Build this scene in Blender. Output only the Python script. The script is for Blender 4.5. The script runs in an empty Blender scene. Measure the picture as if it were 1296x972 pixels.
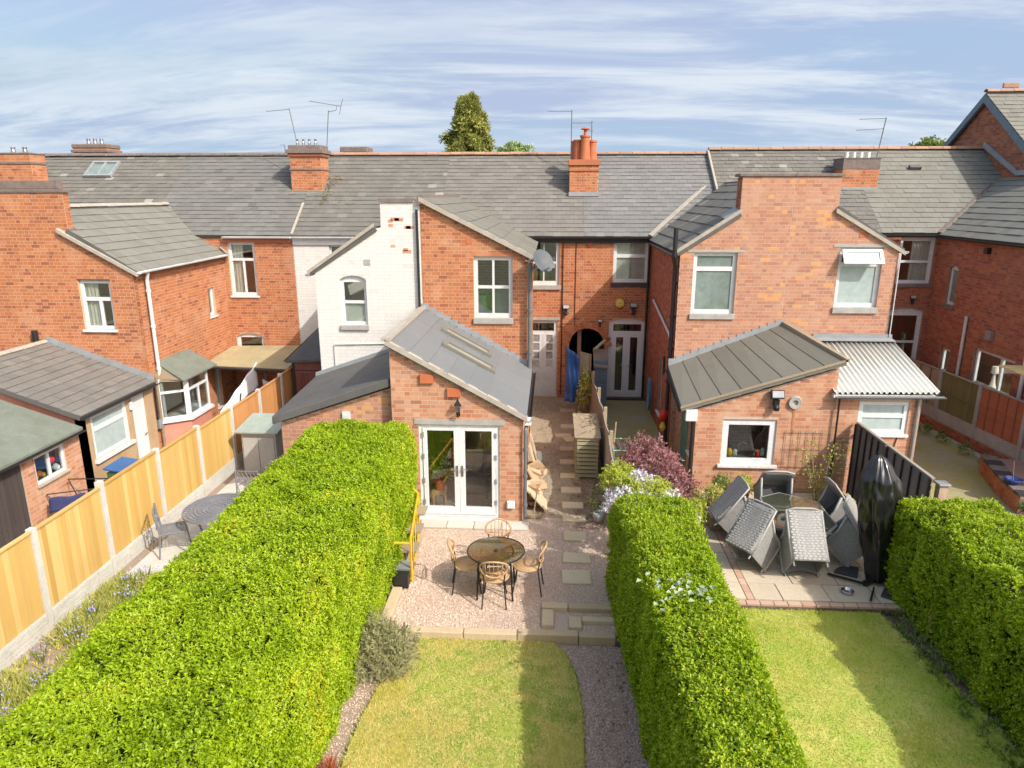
import bpy, bmesh, math, random
import numpy as np
from mathutils import Vector, Matrix, noise
from mathutils.geometry import tessellate_polygon
random.seed(7); RS = np.random.RandomState(11)
S = bpy.context.scene; C = S.collection; D = bpy.data
V = Vector
# ------------------------------------------------------------------ camera
CAM = V((0, 0, 6.2)); PITCH = 14.97; YAW = 3.23
cd = D.cameras.new('camera'); cam = D.objects.new('camera', cd); C.objects.link(cam)
cd.sensor_width = 36; cd.lens = 36 * 890 / 1296; cd.clip_start = .1; cd.clip_end = 5000
cam.location = CAM; cam.rotation_euler = (math.radians(90 - PITCH), 0, math.radians(YAW))
S.camera = cam
_f = V((-math.sin(math.radians(YAW)) * math.cos(math.radians(PITCH)), math.cos(math.radians(YAW)) * math.cos(math.radians(PITCH)), -math.sin(math.radians(PITCH))))
_r = V((math.cos(math.radians(YAW)), math.sin(math.radians(YAW)), 0)); _u = _r.cross(_f)
def in_view(p, m=20):
    d = V(p) - CAM; w = d.dot(_f)
    if w < .2: return 0
    x = 648 + 890 * d.dot(_r) / w; y = 486 - 890 * d.dot(_u) / w
    return w if -m < x < 1296 + m and -m < y < 972 + m else 0
# ------------------------------------------------------------------ light and sky
SUN = V((-1, .8, -1.09)).normalized()          # the way sunlight travels
ELEV = math.asin(-SUN.z); AZ = math.atan2(-SUN.x, -SUN.y)
sl = D.lights.new('sun', 'SUN'); sl.energy = 3.45; sl.angle = math.radians(.53); sl.color = (1, .95, .87)
so = D.objects.new('sun', sl); C.objects.link(so); so.rotation_euler = SUN.to_track_quat('-Z', 'Y').to_euler(); so.location = (20, -16, 30)
S.view_settings.view_transform = 'Standard'; S.view_settings.look = 'None'; S.view_settings.exposure = .5; S.view_settings.gamma = 1
W = D.worlds.new('World'); S.world = W; W.use_nodes = True
nt = W.node_tree; nt.nodes.clear(); N = nt.nodes.new; LK = nt.links.new
out = N('ShaderNodeOutputWorld'); bg = N('ShaderNodeBackground'); bg.inputs[1].default_value = .15
sky = N('ShaderNodeTexSky'); sky.sky_type = 'NISHITA'; sky.sun_disc = False
sky.sun_elevation = ELEV; sky.sun_rotation = AZ; sky.air_density = 1.0; sky.dust_density = 5.0; sky.ozone_density = 1.2
tc = N('ShaderNodeTexCoord'); sep = N('ShaderNodeSeparateXYZ'); LK(tc.outputs['Generated'], sep.inputs[0])
# high cloud: the view direction is met with a level sheet overhead, streaky noise on that sheet
def math_n(op, a, b=None, tree=None):
    m = (tree or nt).nodes.new('ShaderNodeMath'); m.operation = op
    for i, x in enumerate((a, b)):
        if x is None: continue
        if isinstance(x, (int, float)): m.inputs[i].default_value = x
        else: (tree or nt).links.new(x, m.inputs[i])
    return m.outputs[0]
zz = math_n('MAXIMUM', sep.outputs[2], 0.0); zz = math_n('ADD', zz, .16)
cx = math_n('DIVIDE', sep.outputs[0], zz); cy = math_n('DIVIDE', sep.outputs[1], zz)
cmb = N('ShaderNodeCombineXYZ'); LK(cx, cmb.inputs[0]); LK(cy, cmb.inputs[1])
mp = N('ShaderNodeMapping'); mp.inputs['Scale'].default_value = (.5, 1.6, 1); mp.inputs['Rotation'].default_value = (0, 0, .10); mp.inputs['Location'].default_value = (3.1, 1.2, 0)
LK(cmb.outputs[0], mp.inputs[0])
def cloud(scale, det, rough, dist, lo, hi, loc=0):
    n = N('ShaderNodeTexNoise'); n.inputs['Scale'].default_value = scale; n.inputs['Detail'].default_value = det; n.inputs['Roughness'].default_value = rough; n.inputs['Distortion'].default_value = dist
    a = N('ShaderNodeVectorMath'); a.operation = 'ADD'; a.inputs[1].default_value = (loc, loc * .7, 0); LK(mp.outputs[0], a.inputs[0]); LK(a.outputs[0], n.inputs[0])
    r = N('ShaderNodeMapRange'); r.interpolation_type = 'SMOOTHSTEP'; r.inputs[1].default_value = lo; r.inputs[2].default_value = hi; LK(n.outputs[0], r.inputs[0])
    return r.outputs[0]
ca = cloud(.62, 9, .6, .35, .36, .56); cb = cloud(1.25, 11, .66, .45, .40, .62, 7.3); cc_ = cloud(.5, 6, .6, .6, .30, .54, 3.7)
def mix_n(fac, a, b, tree=None):
    t = tree or nt
    m = t.nodes.new('ShaderNodeMix'); m.data_type = 'RGBA'
    for i, x in ((0, fac), (6, a), (7, b)):
        if isinstance(x, (int, float)): m.inputs[i].default_value = x
        elif isinstance(x, (tuple, list)): m.inputs[i].default_value = (*x[:3], 1)
        else: t.links.new(x, m.inputs[i])
    return m.outputs[2]
hz = N('ShaderNodeMapRange'); hz.inputs[1].default_value = 0; hz.inputs[2].default_value = .40; hz.inputs[3].default_value = .95; hz.inputs[4].default_value = .0; LK(sep.outputs[2], hz.inputs[0])
def brighter(col):                       # cloud is never darker than the clear sky it veils
    m = N('ShaderNodeVectorMath'); m.operation = 'MAXIMUM'; LK(sky.outputs[0], m.inputs[0]); m.inputs[1].default_value = col; return m.outputs[0]
fd = N('ShaderNodeMapRange'); fd.inputs[1].default_value = .02; fd.inputs[2].default_value = .13; LK(sep.outputs[2], fd.inputs[0]); fade = fd.outputs[0]
c0 = mix_n(hz.outputs[0], brighter((.95, 2.3, 4.05)), brighter((2.15, 2.9, 3.5)))
c1 = mix_n(math_n('MULTIPLY', math_n('MULTIPLY', ca, fade), .9), c0, brighter((2.25, 2.65, 3.65)))
c2 = mix_n(math_n('MULTIPLY', math_n('MULTIPLY', cb, cc_), .9), c1, brighter((3.7, 4.05, 4.45)))
LK(c2, bg.inputs[0]); LK(bg.outputs[0], out.inputs[0])
# ------------------------------------------------------------------ materials
def new_mat(name):
    m = D.materials.new(name); m.use_nodes = True; t = m.node_tree
    b = t.nodes['Principled BSDF']; return m, t, b
def tnoise(t, scale, detail=4, rough=.6, vec=None, stretch=None):
    n = t.nodes.new('ShaderNodeTexNoise'); n.inputs['Scale'].default_value = scale; n.inputs['Detail'].default_value = detail; n.inputs['Roughness'].default_value = rough
    g = t.nodes.new('ShaderNodeNewGeometry')
    src = g.outputs['Position']
    if stretch:
        mp = t.nodes.new('ShaderNodeMapping'); mp.inputs['Scale'].default_value = stretch; t.links.new(src, mp.inputs[0]); src = mp.outputs[0]
    t.links.new(src, n.inputs['Vector']); return n.outputs[0]
def ramp(t, fac, stops, interp='LINEAR'):
    r = t.nodes.new('ShaderNodeValToRGB'); r.color_ramp.interpolation = interp
    e = r.color_ramp.elements
    while len(e) < len(stops): e.new(.5)
    for k, (p, c) in enumerate(stops): e[k].position = p; e[k].color = (*c, 1)
    t.links.new(fac, r.inputs[0]); return r.outputs[0]
def rng01(t, fac, lo, hi, a=0, b=1):
    r = t.nodes.new('ShaderNodeMapRange'); r.inputs[1].default_value = lo; r.inputs[2].default_value = hi; r.inputs[3].default_value = a; r.inputs[4].default_value = b
    t.links.new(fac, r.inputs[0]); return r.outputs[0]
def piece_random(t):
    a = t.nodes.new('ShaderNodeAttribute'); a.attribute_name = 'rnd'
    o = t.nodes.new('ShaderNodeObjectInfo')
    return math_n('FRACT', math_n('ADD', a.outputs['Fac'], o.outputs['Random'], t), None, t)
def bump(t, b, h, strength=.3, dist=.01):
    n = t.nodes.new('ShaderNodeBump'); n.inputs['Strength'].default_value = strength; n.inputs['Distance'].default_value = dist
    t.links.new(h, n.inputs['Height']); t.links.new(n.outputs[0], b.inputs['Normal'])
def simple(name, c, rough=.5, c2=None, scale=6, metal=0, bmp=0, stretch=None, spec=None):
    m, t, b = new_mat(name); b.inputs['Roughness'].default_value = rough; b.inputs['Metallic'].default_value = metal
    if spec is not None: b.inputs['Specular IOR Level'].default_value = spec
    c2 = c2 or tuple(x * .72 for x in c)
    n = tnoise(t, scale, 5, .65, stretch=stretch)
    n2 = tnoise(t, scale * 7, 3, .6, stretch=stretch)
    col = mix_n(rng01(t, n, .35, .68), c, c2, t)
    col = mix_n(rng01(t, n2, .3, .75, 0, .35), col, tuple(x * .6 for x in c2), t)
    t.links.new(col, b.inputs['Base Color'])
    if bmp: bump(t, b, n2, bmp, .01)
    return m
def pieces_mat(name, stops, rough=.85, dirt=(.2, .17, .14), dirt_amt=.35, dirt_scale=.9, fine=30, pale=None, bmp=.25, pale_amt=.5, stretch=None):
    """colour per piece (brick, slate, stone, board), plus weathering patches"""
    m, t, b = new_mat(name); b.inputs['Roughness'].default_value = rough; b.inputs['Specular IOR Level'].default_value = .3
    r = piece_random(t); col = ramp(t, r, stops)
    n = tnoise(t, dirt_scale, 6, .65)
    col = mix_n(rng01(t, n, .5, .75, 0, dirt_amt), col, dirt, t)
    if pale:
        n3 = tnoise(t, dirt_scale * 1.7, 5, .6); col = mix_n(rng01(t, n3, .55, .72, 0, pale_amt), col, pale, t)
    n2 = tnoise(t, fine, 3, .7, stretch=stretch); col2 = mix_n(rng01(t, n2, .35, .8, 0, .4), col, dirt, t)
    t.links.new(col2, b.inputs['Base Color']); bump(t, b, n2, bmp, .006); return m
def glass(name, tint=(.83, .86, .85), refl=1.0):
    m, t, b = new_mat(name); t.nodes.remove(b); o = t.nodes['Material Output']
    tr = t.nodes.new('ShaderNodeBsdfTransparent'); tr.inputs[0].default_value = (*tint, 1)
    gl = t.nodes.new('ShaderNodeBsdfGlossy'); gl.inputs['Roughness'].default_value = .015; gl.inputs[0].default_value = (refl, refl, refl, 1)
    fr = t.nodes.new('ShaderNodeLayerWeight'); fr.inputs[0].default_value = .5
    fac = math_n('ADD', math_n('MULTIPLY', math_n('POWER', fr.outputs['Facing'], 4.0, t), .88, t), .11, t)
    mx = t.nodes.new('ShaderNodeMixShader'); t.links.new(fac, mx.inputs[0]); t.links.new(tr.outputs[0], mx.inputs[1]); t.links.new(gl.outputs[0], mx.inputs[2])
    t.links.new(mx.outputs[0], o.inputs[0]); return m
def leaf_mat(name, stops, trans=.35, rough=.5):
    m, t, b = new_mat(name); o = t.nodes['Material Output']
    r = piece_random(t); col = ramp(t, r, stops)
    n = tnoise(t, 1.6, 3, .6); col = mix_n(rng01(t, n, .4, .7, 0, .3), col, stops[0][1], t)
    t.links.new(col, b.inputs['Base Color']); b.inputs['Roughness'].default_value = rough; b.inputs['Specular IOR Level'].default_value = .35
    tl = t.nodes.new('ShaderNodeBsdfTranslucent'); t.links.new(col, tl.inputs[0])
    mx = t.nodes.new('ShaderNodeMixShader'); mx.inputs[0].default_value = trans
    t.links.new(b.outputs[0], mx.inputs[1]); t.links.new(tl.outputs[0], mx.inputs[2]); t.links.new(mx.outputs[0], o.inputs[0]); return m
M = {}
M['brick'] = pieces_mat('orange brick', [(0, (0.370, 0.124, 0.049)), (.2, (0.458, 0.171, 0.070)), (.4, (0.405, 0.137, 0.056)), (.6, (0.493, 0.209, 0.098)), (.8, (0.440, 0.158, 0.065)), (.92, (0.317, 0.098, 0.049)), (1, (0.238, 0.085, 0.053))], dirt=(0.238, 0.107, 0.061), dirt_amt=.55, pale=(0.546, 0.324, 0.196), pale_amt=.55)
M['brick_pink'] = pieces_mat('soft pink brick', [(0, (0.387, 0.141, 0.074)), (.25, (0.475, 0.230, 0.131)), (.5, (0.510, 0.273, 0.164)), (.75, (0.431, 0.179, 0.094)), (.9, (0.546, 0.324, 0.213)), (1, (0.290, 0.120, 0.074))], dirt=(0.334, 0.188, 0.123), dirt_amt=.5, pale=(0.563, 0.393, 0.278), pale_amt=.6)
M['brick_rose'] = pieces_mat('rose brick', [(0, (.33, .155, .11)), (.25, (.44, .215, .14)), (.5, (.47, .245, .16)), (.75, (.40, .17, .10)), (.93, (.50, .27, .165)), (.96, (.58, .28, .10)), (1, (.60, .30, .11))], dirt=(.31, .17, .12), dirt_amt=.55, pale=(.52, .33, .23), pale_amt=.5)
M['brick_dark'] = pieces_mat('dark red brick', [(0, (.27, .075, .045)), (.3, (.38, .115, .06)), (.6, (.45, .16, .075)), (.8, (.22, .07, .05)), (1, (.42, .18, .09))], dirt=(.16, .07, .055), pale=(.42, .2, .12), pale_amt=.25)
M['brick_white'] = pieces_mat('white painted brick', [(0, (.60, .582, .55)), (.5, (.65, .632, .60)), (.96, (.62, .60, .57)), (1, (.52, .50, .46))], dirt=(.66, .63, .58), dirt_amt=.25, bmp=.1)
M['brick_peeled'] = pieces_mat('bare patches in white paint', [(0, (.52, .22, .12)), (1, (.60, .32, .2))])
M['mortar'] = simple('lime mortar', (0.546, 0.370, 0.255), .95, (0.458, 0.282, 0.176), 3)
M['mortar_pale'] = simple('pale mortar', (0.546, 0.414, 0.326), .95, (0.475, 0.334, 0.246), 3)
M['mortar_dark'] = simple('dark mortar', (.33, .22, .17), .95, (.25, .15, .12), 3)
M['mortar_white'] = simple('white painted joint', (.60, .58, .55), .9, (.54, .52, .49), 3)
sl_d = (.10, .095, .085)
M['slate'] = pieces_mat('weathered grey slate', [(0, (0.139, 0.134, 0.126)), (.4, (0.168, 0.164, 0.151)), (.7, (0.151, 0.147, 0.137)), (.95, (0.185, 0.180, 0.168)), (1, (0.109, 0.107, 0.101))], .8, sl_d, .3, .7, 22, (0.227, 0.218, 0.193), .3, .35)
M['slate_brown'] = pieces_mat('brown grey slate', [(0, (0.155, 0.143, 0.128)), (.4, (0.189, 0.174, 0.155)), (.7, (0.168, 0.153, 0.136)), (1, (0.210, 0.193, 0.172))], .75, sl_d, .3, .8, 22, (0.210, 0.197, 0.168), .3, .3)
M['slate_lichen'] = pieces_mat('lichened slate', [(0, (0.139, 0.131, 0.118)), (.4, (0.164, 0.155, 0.139)), (.7, (0.150, 0.141, 0.124)), (.965, (0.185, 0.175, 0.153)), (1, (0.319, 0.302, 0.269))], .85, (0.097, 0.088, 0.071), .5, 1.2, 18, (0.252, 0.244, 0.193), .4, .4)
M['slate_blue'] = pieces_mat('blue grey slate', [(0, (0.155, 0.154, 0.150)), (.4, (0.186, 0.185, 0.178)), (.7, (0.168, 0.165, 0.160)), (1, (0.210, 0.207, 0.200))], .75, sl_d, .25, .7, 22, (0.235, 0.235, 0.218), .3, .3)
M['tile_green'] = pieces_mat('greenish grey tile', [(0, (0.172, 0.168, 0.147)), (.5, (0.206, 0.200, 0.175)), (1, (0.189, 0.183, 0.160))], .8, (0.109, 0.105, 0.076), .35, .8, 25, (0.260, 0.252, 0.210), .3, .35)
M['slab_roof'] = pieces_mat('smooth blue grey roof sheet', [(0, (0.150, 0.161, 0.168)), (.5, (0.175, 0.183, 0.189)), (1, (0.161, 0.171, 0.178))], .6, (0.105, 0.105, 0.098), .25, .9, 20, (0.203, 0.196, 0.175), .15, .3)
M['slab_olive'] = pieces_mat('olive grey roof slab', [(0, (0.152, 0.146, 0.120)), (.5, (0.180, 0.172, 0.144)), (1, (0.164, 0.157, 0.132))], .8, (0.096, 0.088, 0.068), .3, .9, 25, (0.216, 0.200, 0.160), .25, .3)
M['felt'] = simple('dark grey roofing felt', (.115, .112, .105), .8, (.085, .083, .08), 2, bmp=.1)
M['felt_green'] = simple('green mineral felt', (0.180, 0.203, 0.167), .9, (0.135, 0.149, 0.113), 2.5, bmp=.2)
M['ridge'] = pieces_mat('terracotta ridge tile', [(0, (.36, .20, .13)), (.5, (.42, .245, .165)), (1, (.33, .19, .13))], dirt=(.2, .15, .11), dirt_scale=2)
M['lead'] = simple('lead flashing', (.30, .32, .335), .55, (.24, .25, .26), 4)
M['cement'] = simple('cement fillet', (.42, .38, .32), .9, (.33, .29, .24), 5, bmp=.2)
M['stone'] = simple('stone sill', (.40, .38, .35), .85, (.30, .29, .27), 6, bmp=.15)
M['stone_dark'] = simple('dark blue sill', (.045, .047, .055), .55, (.035, .035, .04), 6)
M['coping'] = simple('coping brick', (.22, .17, .145), .9, (.14, .11, .10), 8, bmp=.3)
M['terracotta'] = simple('terracotta', (.50, .15, .06), .75, (.42, .12, .05), 6)
M['white'] = simple('white upvc', (.68, .69, .70), .3, (.63, .64, .65), 2)
M['white_paint'] = simple('white gloss paint', (.66, .66, .65), .45, (.58, .575, .56), 5)
M['glass'] = glass('window glass')
M['glass_clear'] = glass('clear glass', (.9, .92, .91), .9)
M['frost'] = simple('obscured glass', (.23, .29, .27), .12, (.13, .17, .15), 1.3, spec=.6)
M['frost_pale'] = simple('pale obscured glass', (.42, .50, .49), .12, (.33, .40, .39), 1.3, spec=.6)
M['blind'] = simple('cream blind', (.78, .78, .72), .8)
M['curtain'] = simple('pale curtain', (.78, .74, .65), .9, (.68, .63, .54), 8)
M['lace'] = simple('white lace', (.75, .75, .74), .9, (.55, .55, .54), 20)
M['dark'] = simple('dark interior', (.035, .032, .03), .9)
M['room'] = simple('interior plaster', (.30, .28, .25), .9)
M['black'] = simple('black plastic', (.018, .018, .02), .4)
M['black_metal'] = simple('black painted metal', (.016, .016, .017), .35)
M['grey_pipe'] = simple('grey plastic pipe', (.16, .165, .17), .5)
M['grey_metal'] = simple('grey metal', (.34, .345, .35), .4, metal=.3)
M['steel'] = simple('bright steel', (.6, .6, .6), .25, metal=1)
M['dish'] = simple('grey dish paint', (.085, .10, .11), .6)
M['render_tan'] = simple('tan render', (.46, .32, .19), .95, (.38, .25, .14), 2.5, bmp=.3)
M['render_pink'] = simple('salmon paint', (.58, .24, .17), .85, (.50, .20, .14), 3)
M['render_grey'] = simple('grey painted render', (.47, .45, .42), .9, (.40, .38, .35), 2)
M['green_paint'] = simple('green door paint', (.10, .22, .16), .6, (.07, .16, .12), 4)
M['red_wood'] = pieces_mat('dark red stained boards', [(0, (.19, .045, .03)), (.5, (.24, .065, .042)), (1, (.15, .035, .025))], stretch=(30, 30, 2), fine=1)
M['dark_wood'] = pieces_mat('black brown boards', [(0, (.042, .032, .03)), (.5, (.06, .046, .042)), (1, (.035, .027, .026))], dirt=(.1, .085, .075), stretch=(30, 30, 2), fine=1)
def wood(name, stops, dirt, amt=.4): return pieces_mat(name, stops, .8, dirt, amt, 1.1, 1, None, .2, stretch=(28, 28, 1.4))
M['fence_new'] = wood('new yellow larch boards', [(0, (.42, .255, .065)), (.25, (.56, .375, .125)), (.5, (.48, .30, .082)), (.75, (.62, .445, .18)), (1, (.44, .275, .075))], (.44, .25, .08), .35)
M['fence_orange'] = wood('orange stained boards', [(0, (.50, .235, .085)), (.5, (.56, .28, .11)), (1, (.45, .2, .07))], (.36, .16, .06))
M['fence_grey'] = wood('weathered grey boards', [(0, (.125, .115, .105)), (.5, (.16, .148, .135)), (1, (.105, .096, .09))], (.07, .063, .058))
M['fence_silver'] = wood('silver grey boards', [(0, (.30, .265, .22)), (.5, (.35, .31, .26)), (1, (.26, .225, .185))], (.2, .17, .14))
M['fence_moss'] = wood('mossy green boards', [(0, (.17, .16, .075)), (.5, (.20, .185, .09)), (1, (.14, .135, .06))], (.10, .105, .04))
M['fence_red'] = wood('red brown boards', [(0, (.34, .115, .06)), (.5, (.40, .14, .075)), (1, (.29, .095, .05))], (.22, .075, .04))
M['old_wood'] = wood('old weathered wood', [(0, (.30, .24, .165)), (.5, (.36, .29, .2)), (1, (.26, .2, .135))], (.19, .15, .1))
M['sleeper'] = wood('greyed sleeper', [(0, (.50, .39, .25)), (.5, (.58, .46, .30)), (1, (.44, .335, .21))], (.30, .22, .13))
M['pallet'] = wood('mossy pallet slats', [(0, (.33, .31, .19)), (.5, (.40, .375, .25)), (1, (.29, .28, .16))], (.2, .19, .1))
M['log'] = wood('split firewood', [(0, (.46, .33, .20)), (.4, (.55, .43, .28)), (.7, (.36, .23, .13)), (1, (.50, .38, .25))], (.36, .24, .15))
M['concrete'] = simple('pale concrete', (.60, .58, .53), .9, (.50, .48, .43), 4, bmp=.2)
M['concrete_grey'] = simple('grey concrete', (.42, .41, .385), .9, (.33, .32, .30), 4, bmp=.2)
M['slab'] = pieces_mat('sandstone flag', [(0, (.52, .43, .275)), (.5, (.58, .49, .33)), (1, (.47, .385, .25))], .9, (.36, .29, .19), .4, 2.5, 18)
M['paving'] = pieces_mat('worn patio flag', [(0, (.48, .40, .30)), (.35, (.54, .455, .35)), (.65, (.57, .47, .345)), (1, (.43, .365, .28))], .9, (.27, .24, .18), .4, 1.6, 15)
M['paver_red'] = pieces_mat('red block paver', [(0, (.46, .29, .21)), (1, (.54, .37, .28))], .9, (.34, .26, .19), .5)
M['flag_grey'] = pieces_mat('pale grey flag', [(0, (.50, .47, .41)), (1, (.56, .52, .46))], .9, (.38, .35, .3))
M['gravel'] = pieces_mat('pink gravel', [(0, (0.465, 0.325, 0.247)), (.2, (0.670, 0.523, 0.406)), (.4, (0.577, 0.424, 0.327)), (.6, (0.744, 0.613, 0.495)), (.8, (0.539, 0.388, 0.300)), (1, (0.781, 0.677, 0.574))], .9, (0.279, 0.180, 0.141), .25, 1, 40)
M['gravel_base'] = simple('gravel bed', (0.540, 0.414, 0.324), .95, (0.432, 0.315, 0.243), 30, bmp=.5)
M['gravel_mauve'] = pieces_mat('mauve slate chippings', [(0, (.36, .25, .21)), (.25, (.54, .41, .35)), (.5, (.46, .32, .275)), (.75, (.64, .51, .44)), (1, (.32, .21, .17))], .85, (.16, .1, .08), .35, 1.2, 40)
M['gravel_mauve_base'] = simple('chippings bed', (.40, .29, .245), .95, (.28, .19, .145), 30, bmp=.5)
M['soil'] = simple('garden soil', (.20, .14, .10), .95, (.12, .08, .055), 8, bmp=.5)
M['soil_dry'] = simple('dry soil', (.36, .27, .20), .95, (.27, .2, .14), 9, bmp=.5)
M['dirt_path'] = simple('dirt and old gravel', (.38, .315, .225), .95, (.27, .215, .145), 5, bmp=.6)
M['path_moss'] = simple('mossy concrete', (.33, .30, .235), .95, (.30, .28, .06), 1.1, bmp=.25)
M['ground'] = simple('town ground', (.20, .20, .13), .95, (.12, .14, .07), .2)
M['lawn_base'] = simple('dry lawn thatch', (.36, .39, .07), .95, (.56, .45, .16), 1.6, bmp=.4)
M['lawn_base_green'] = simple('lawn thatch', (.32, .42, .045), .95, (.56, .49, .15), 1.3, bmp=.4)
GR = [(0, (.22, .36, .025)), (.35, (.37, .45, .05)), (.62, (.56, .51, .10)), (.85, (.72, .57, .21)), (1, (.82, .65, .3))]
M['grass'] = leaf_mat('dry grass', GR, .3)
M['grass_green'] = leaf_mat('fresh grass', [(0, (.22, .40, .02)), (.4, (.34, .50, .035)), (.7, (.54, .56, .09)), (1, (.72, .60, .2))], .3)
M['hedge'] = leaf_mat('privet leaf', [(0, (0.184, 0.290, 0.006)), (.3, (0.304, 0.440, 0.010)), (.6, (0.405, 0.540, 0.015)), (.85, (0.488, 0.600, 0.030)), (.97, (0.552, 0.620, 0.080)), (1, (0.662, 0.520, 0.010))], .45, .45)
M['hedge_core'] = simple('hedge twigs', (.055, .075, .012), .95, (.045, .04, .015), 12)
M['lavender'] = leaf_mat('grey green needles', [(0, (0.221, 0.213, 0.095)), (.5, (0.312, 0.307, 0.144)), (1, (0.385, 0.369, 0.190))], .2)
M['acer'] = leaf_mat('purple maple leaf', [(0, (.22, .07, .075)), (.5, (.34, .15, .15)), (1, (.45, .29, .28))], .3)
M['petal'] = leaf_mat('pale lilac blossom', [(0, (.62, .57, .68)), (.5, (.74, .71, .76)), (1, (.80, .79, .76))], .35)
M['fresh'] = leaf_mat('lime green leaf', [(0, (.28, .36, .03)), (.5, (.40, .46, .05)), (1, (.50, .52, .09))], .4)
M['plant'] = leaf_mat('mid green leaf', [(0, (.09, .15, .025)), (.5, (.17, .25, .045)), (1, (.27, .33, .075))], .3)
M['bluebell'] = leaf_mat('bluebell petal', [(0, (.36, .36, .70)), (1, (.52, .53, .84))], .3)
M['strap'] = leaf_mat('strap leaves', [(0, (.28, .34, .05)), (.6, (.44, .46, .10)), (1, (.62, .52, .22))], .3)
M['bronze'] = leaf_mat('bronze spiky leaf', [(0, (.30, .07, .03)), (1, (.42, .15, .08))], .2)
M['conifer'] = leaf_mat('yellow green conifer', [(0, (.19, .22, .05)), (.5, (.38, .39, .10)), (1, (.56, .52, .18))], .35)
M['tree'] = leaf_mat('distant tree leaf', [(0, (.20, .28, .10)), (.5, (.30, .38, .15)), (1, (.40, .46, .2))], .25)
M['bark'] = simple('bark', (.14, .10, .07), .95, (.09, .065, .045), 12, bmp=.5)
M['twig'] = simple('bare stem', (.30, .23, .15), .9)
M['rattan'] = simple('golden rattan', (.52, .33, .17), .6, (.40, .24, .12), 25, bmp=.3)
M['wicker'] = simple('grey wicker', (.30, .295, .285), .6, (.20, .195, .19), 30, bmp=.3)
M['wicker_rim'] = simple('pale wicker rim', (.40, .385, .355), .6, (.30, .29, .27), 30, bmp=.2)
M['wicker_dark'] = simple('dark wicker gaps', (.06, .06, .062), .8)
M['alu'] = simple('grey cast aluminium', (.22, .22, .235), .5, (.17, .17, .18), 5)
M['polythene'] = simple('black polythene', (.014, .014, .016), .22, (.01, .01, .012), 3, spec=.7)
M['yellow'] = simple('yellow painted metal', (.72, .43, .025), .45, (.62, .36, .02), 5)
M['alarm'] = simple('yellow alarm case', (.75, .50, .01), .4, (.70, .45, .01), 3)
M['blue_tarp'] = simple('blue tarpaulin', (.035, .13, .38), .4, (.03, .09, .27), 4)
M['blue_lid'] = simple('blue bin lid', (.05, .14, .34), .45, (.04, .11, .27), 3)
M['bin_green'] = simple('green bin', (.06, .13, .06), .5)
M['blue_grey'] = simple('faded blue plastic', (.15, .20, .25), .6, (.11, .15, .19), 3)
M['board_brown'] = simple('faded brown cover', (.24, .20, .17), .7, (.19, .155, .13), 3)
M['navy'] = simple('navy cloth', (.035, .04, .13), .9)
M['sheet'] = simple('white cotton', (.82, .83, .86), .9, (.72, .74, .8), 7)
M['grey_cloth'] = simple('grey cloth', (.38, .36, .34), .9)
M['red'] = simple('red plastic', (.6, .02, .015), .4)
M['blue_pot'] = simple('blue glaze', (.02, .05, .22), .25)
M['white_pot'] = simple('white glaze', (.62, .63, .64), .5)
M['mint'] = simple('mint green cover', (.42, .60, .50), .5, (.34, .52, .42), 5)
M['film'] = glass('clear polythene film', (.86, .9, .88), .9)
M['tabletop_glass'] = glass('glass table top', (.72, .74, .66), 1)
M['hose'] = simple('blue hose', (.16, .33, .52), .45)
M['corr'] = pieces_mat('white corrugated sheet', [(0, (.60, .60, .55)), (.5, (.64, .64, .59)), (1, (.56, .56, .52))], .5, (.42, .41, .36), .35, .8, 20, None, .1)
M['pergola'] = simple('pine slat', (.62, .47, .22), .8, (.53, .39, .17), 5)
M['path_stone'] = pieces_mat('dull path stone', [(0, (.30, .245, .175)), (.5, (.42, .35, .26)), (1, (.52, .44, .34))], .9, (.25, .2, .14))
M['lid_green'] = simple('pale green grey lid', (.36, .41, .35), .7, (.29, .33, .28), 5)
M['lens'] = simple('floodlight lens', (.42, .43, .44), .2)
M['rooflight_pane'] = simple('dull rooflight pane', (.34, .32, .27), .35, (.27, .25, .21), 3)
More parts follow.
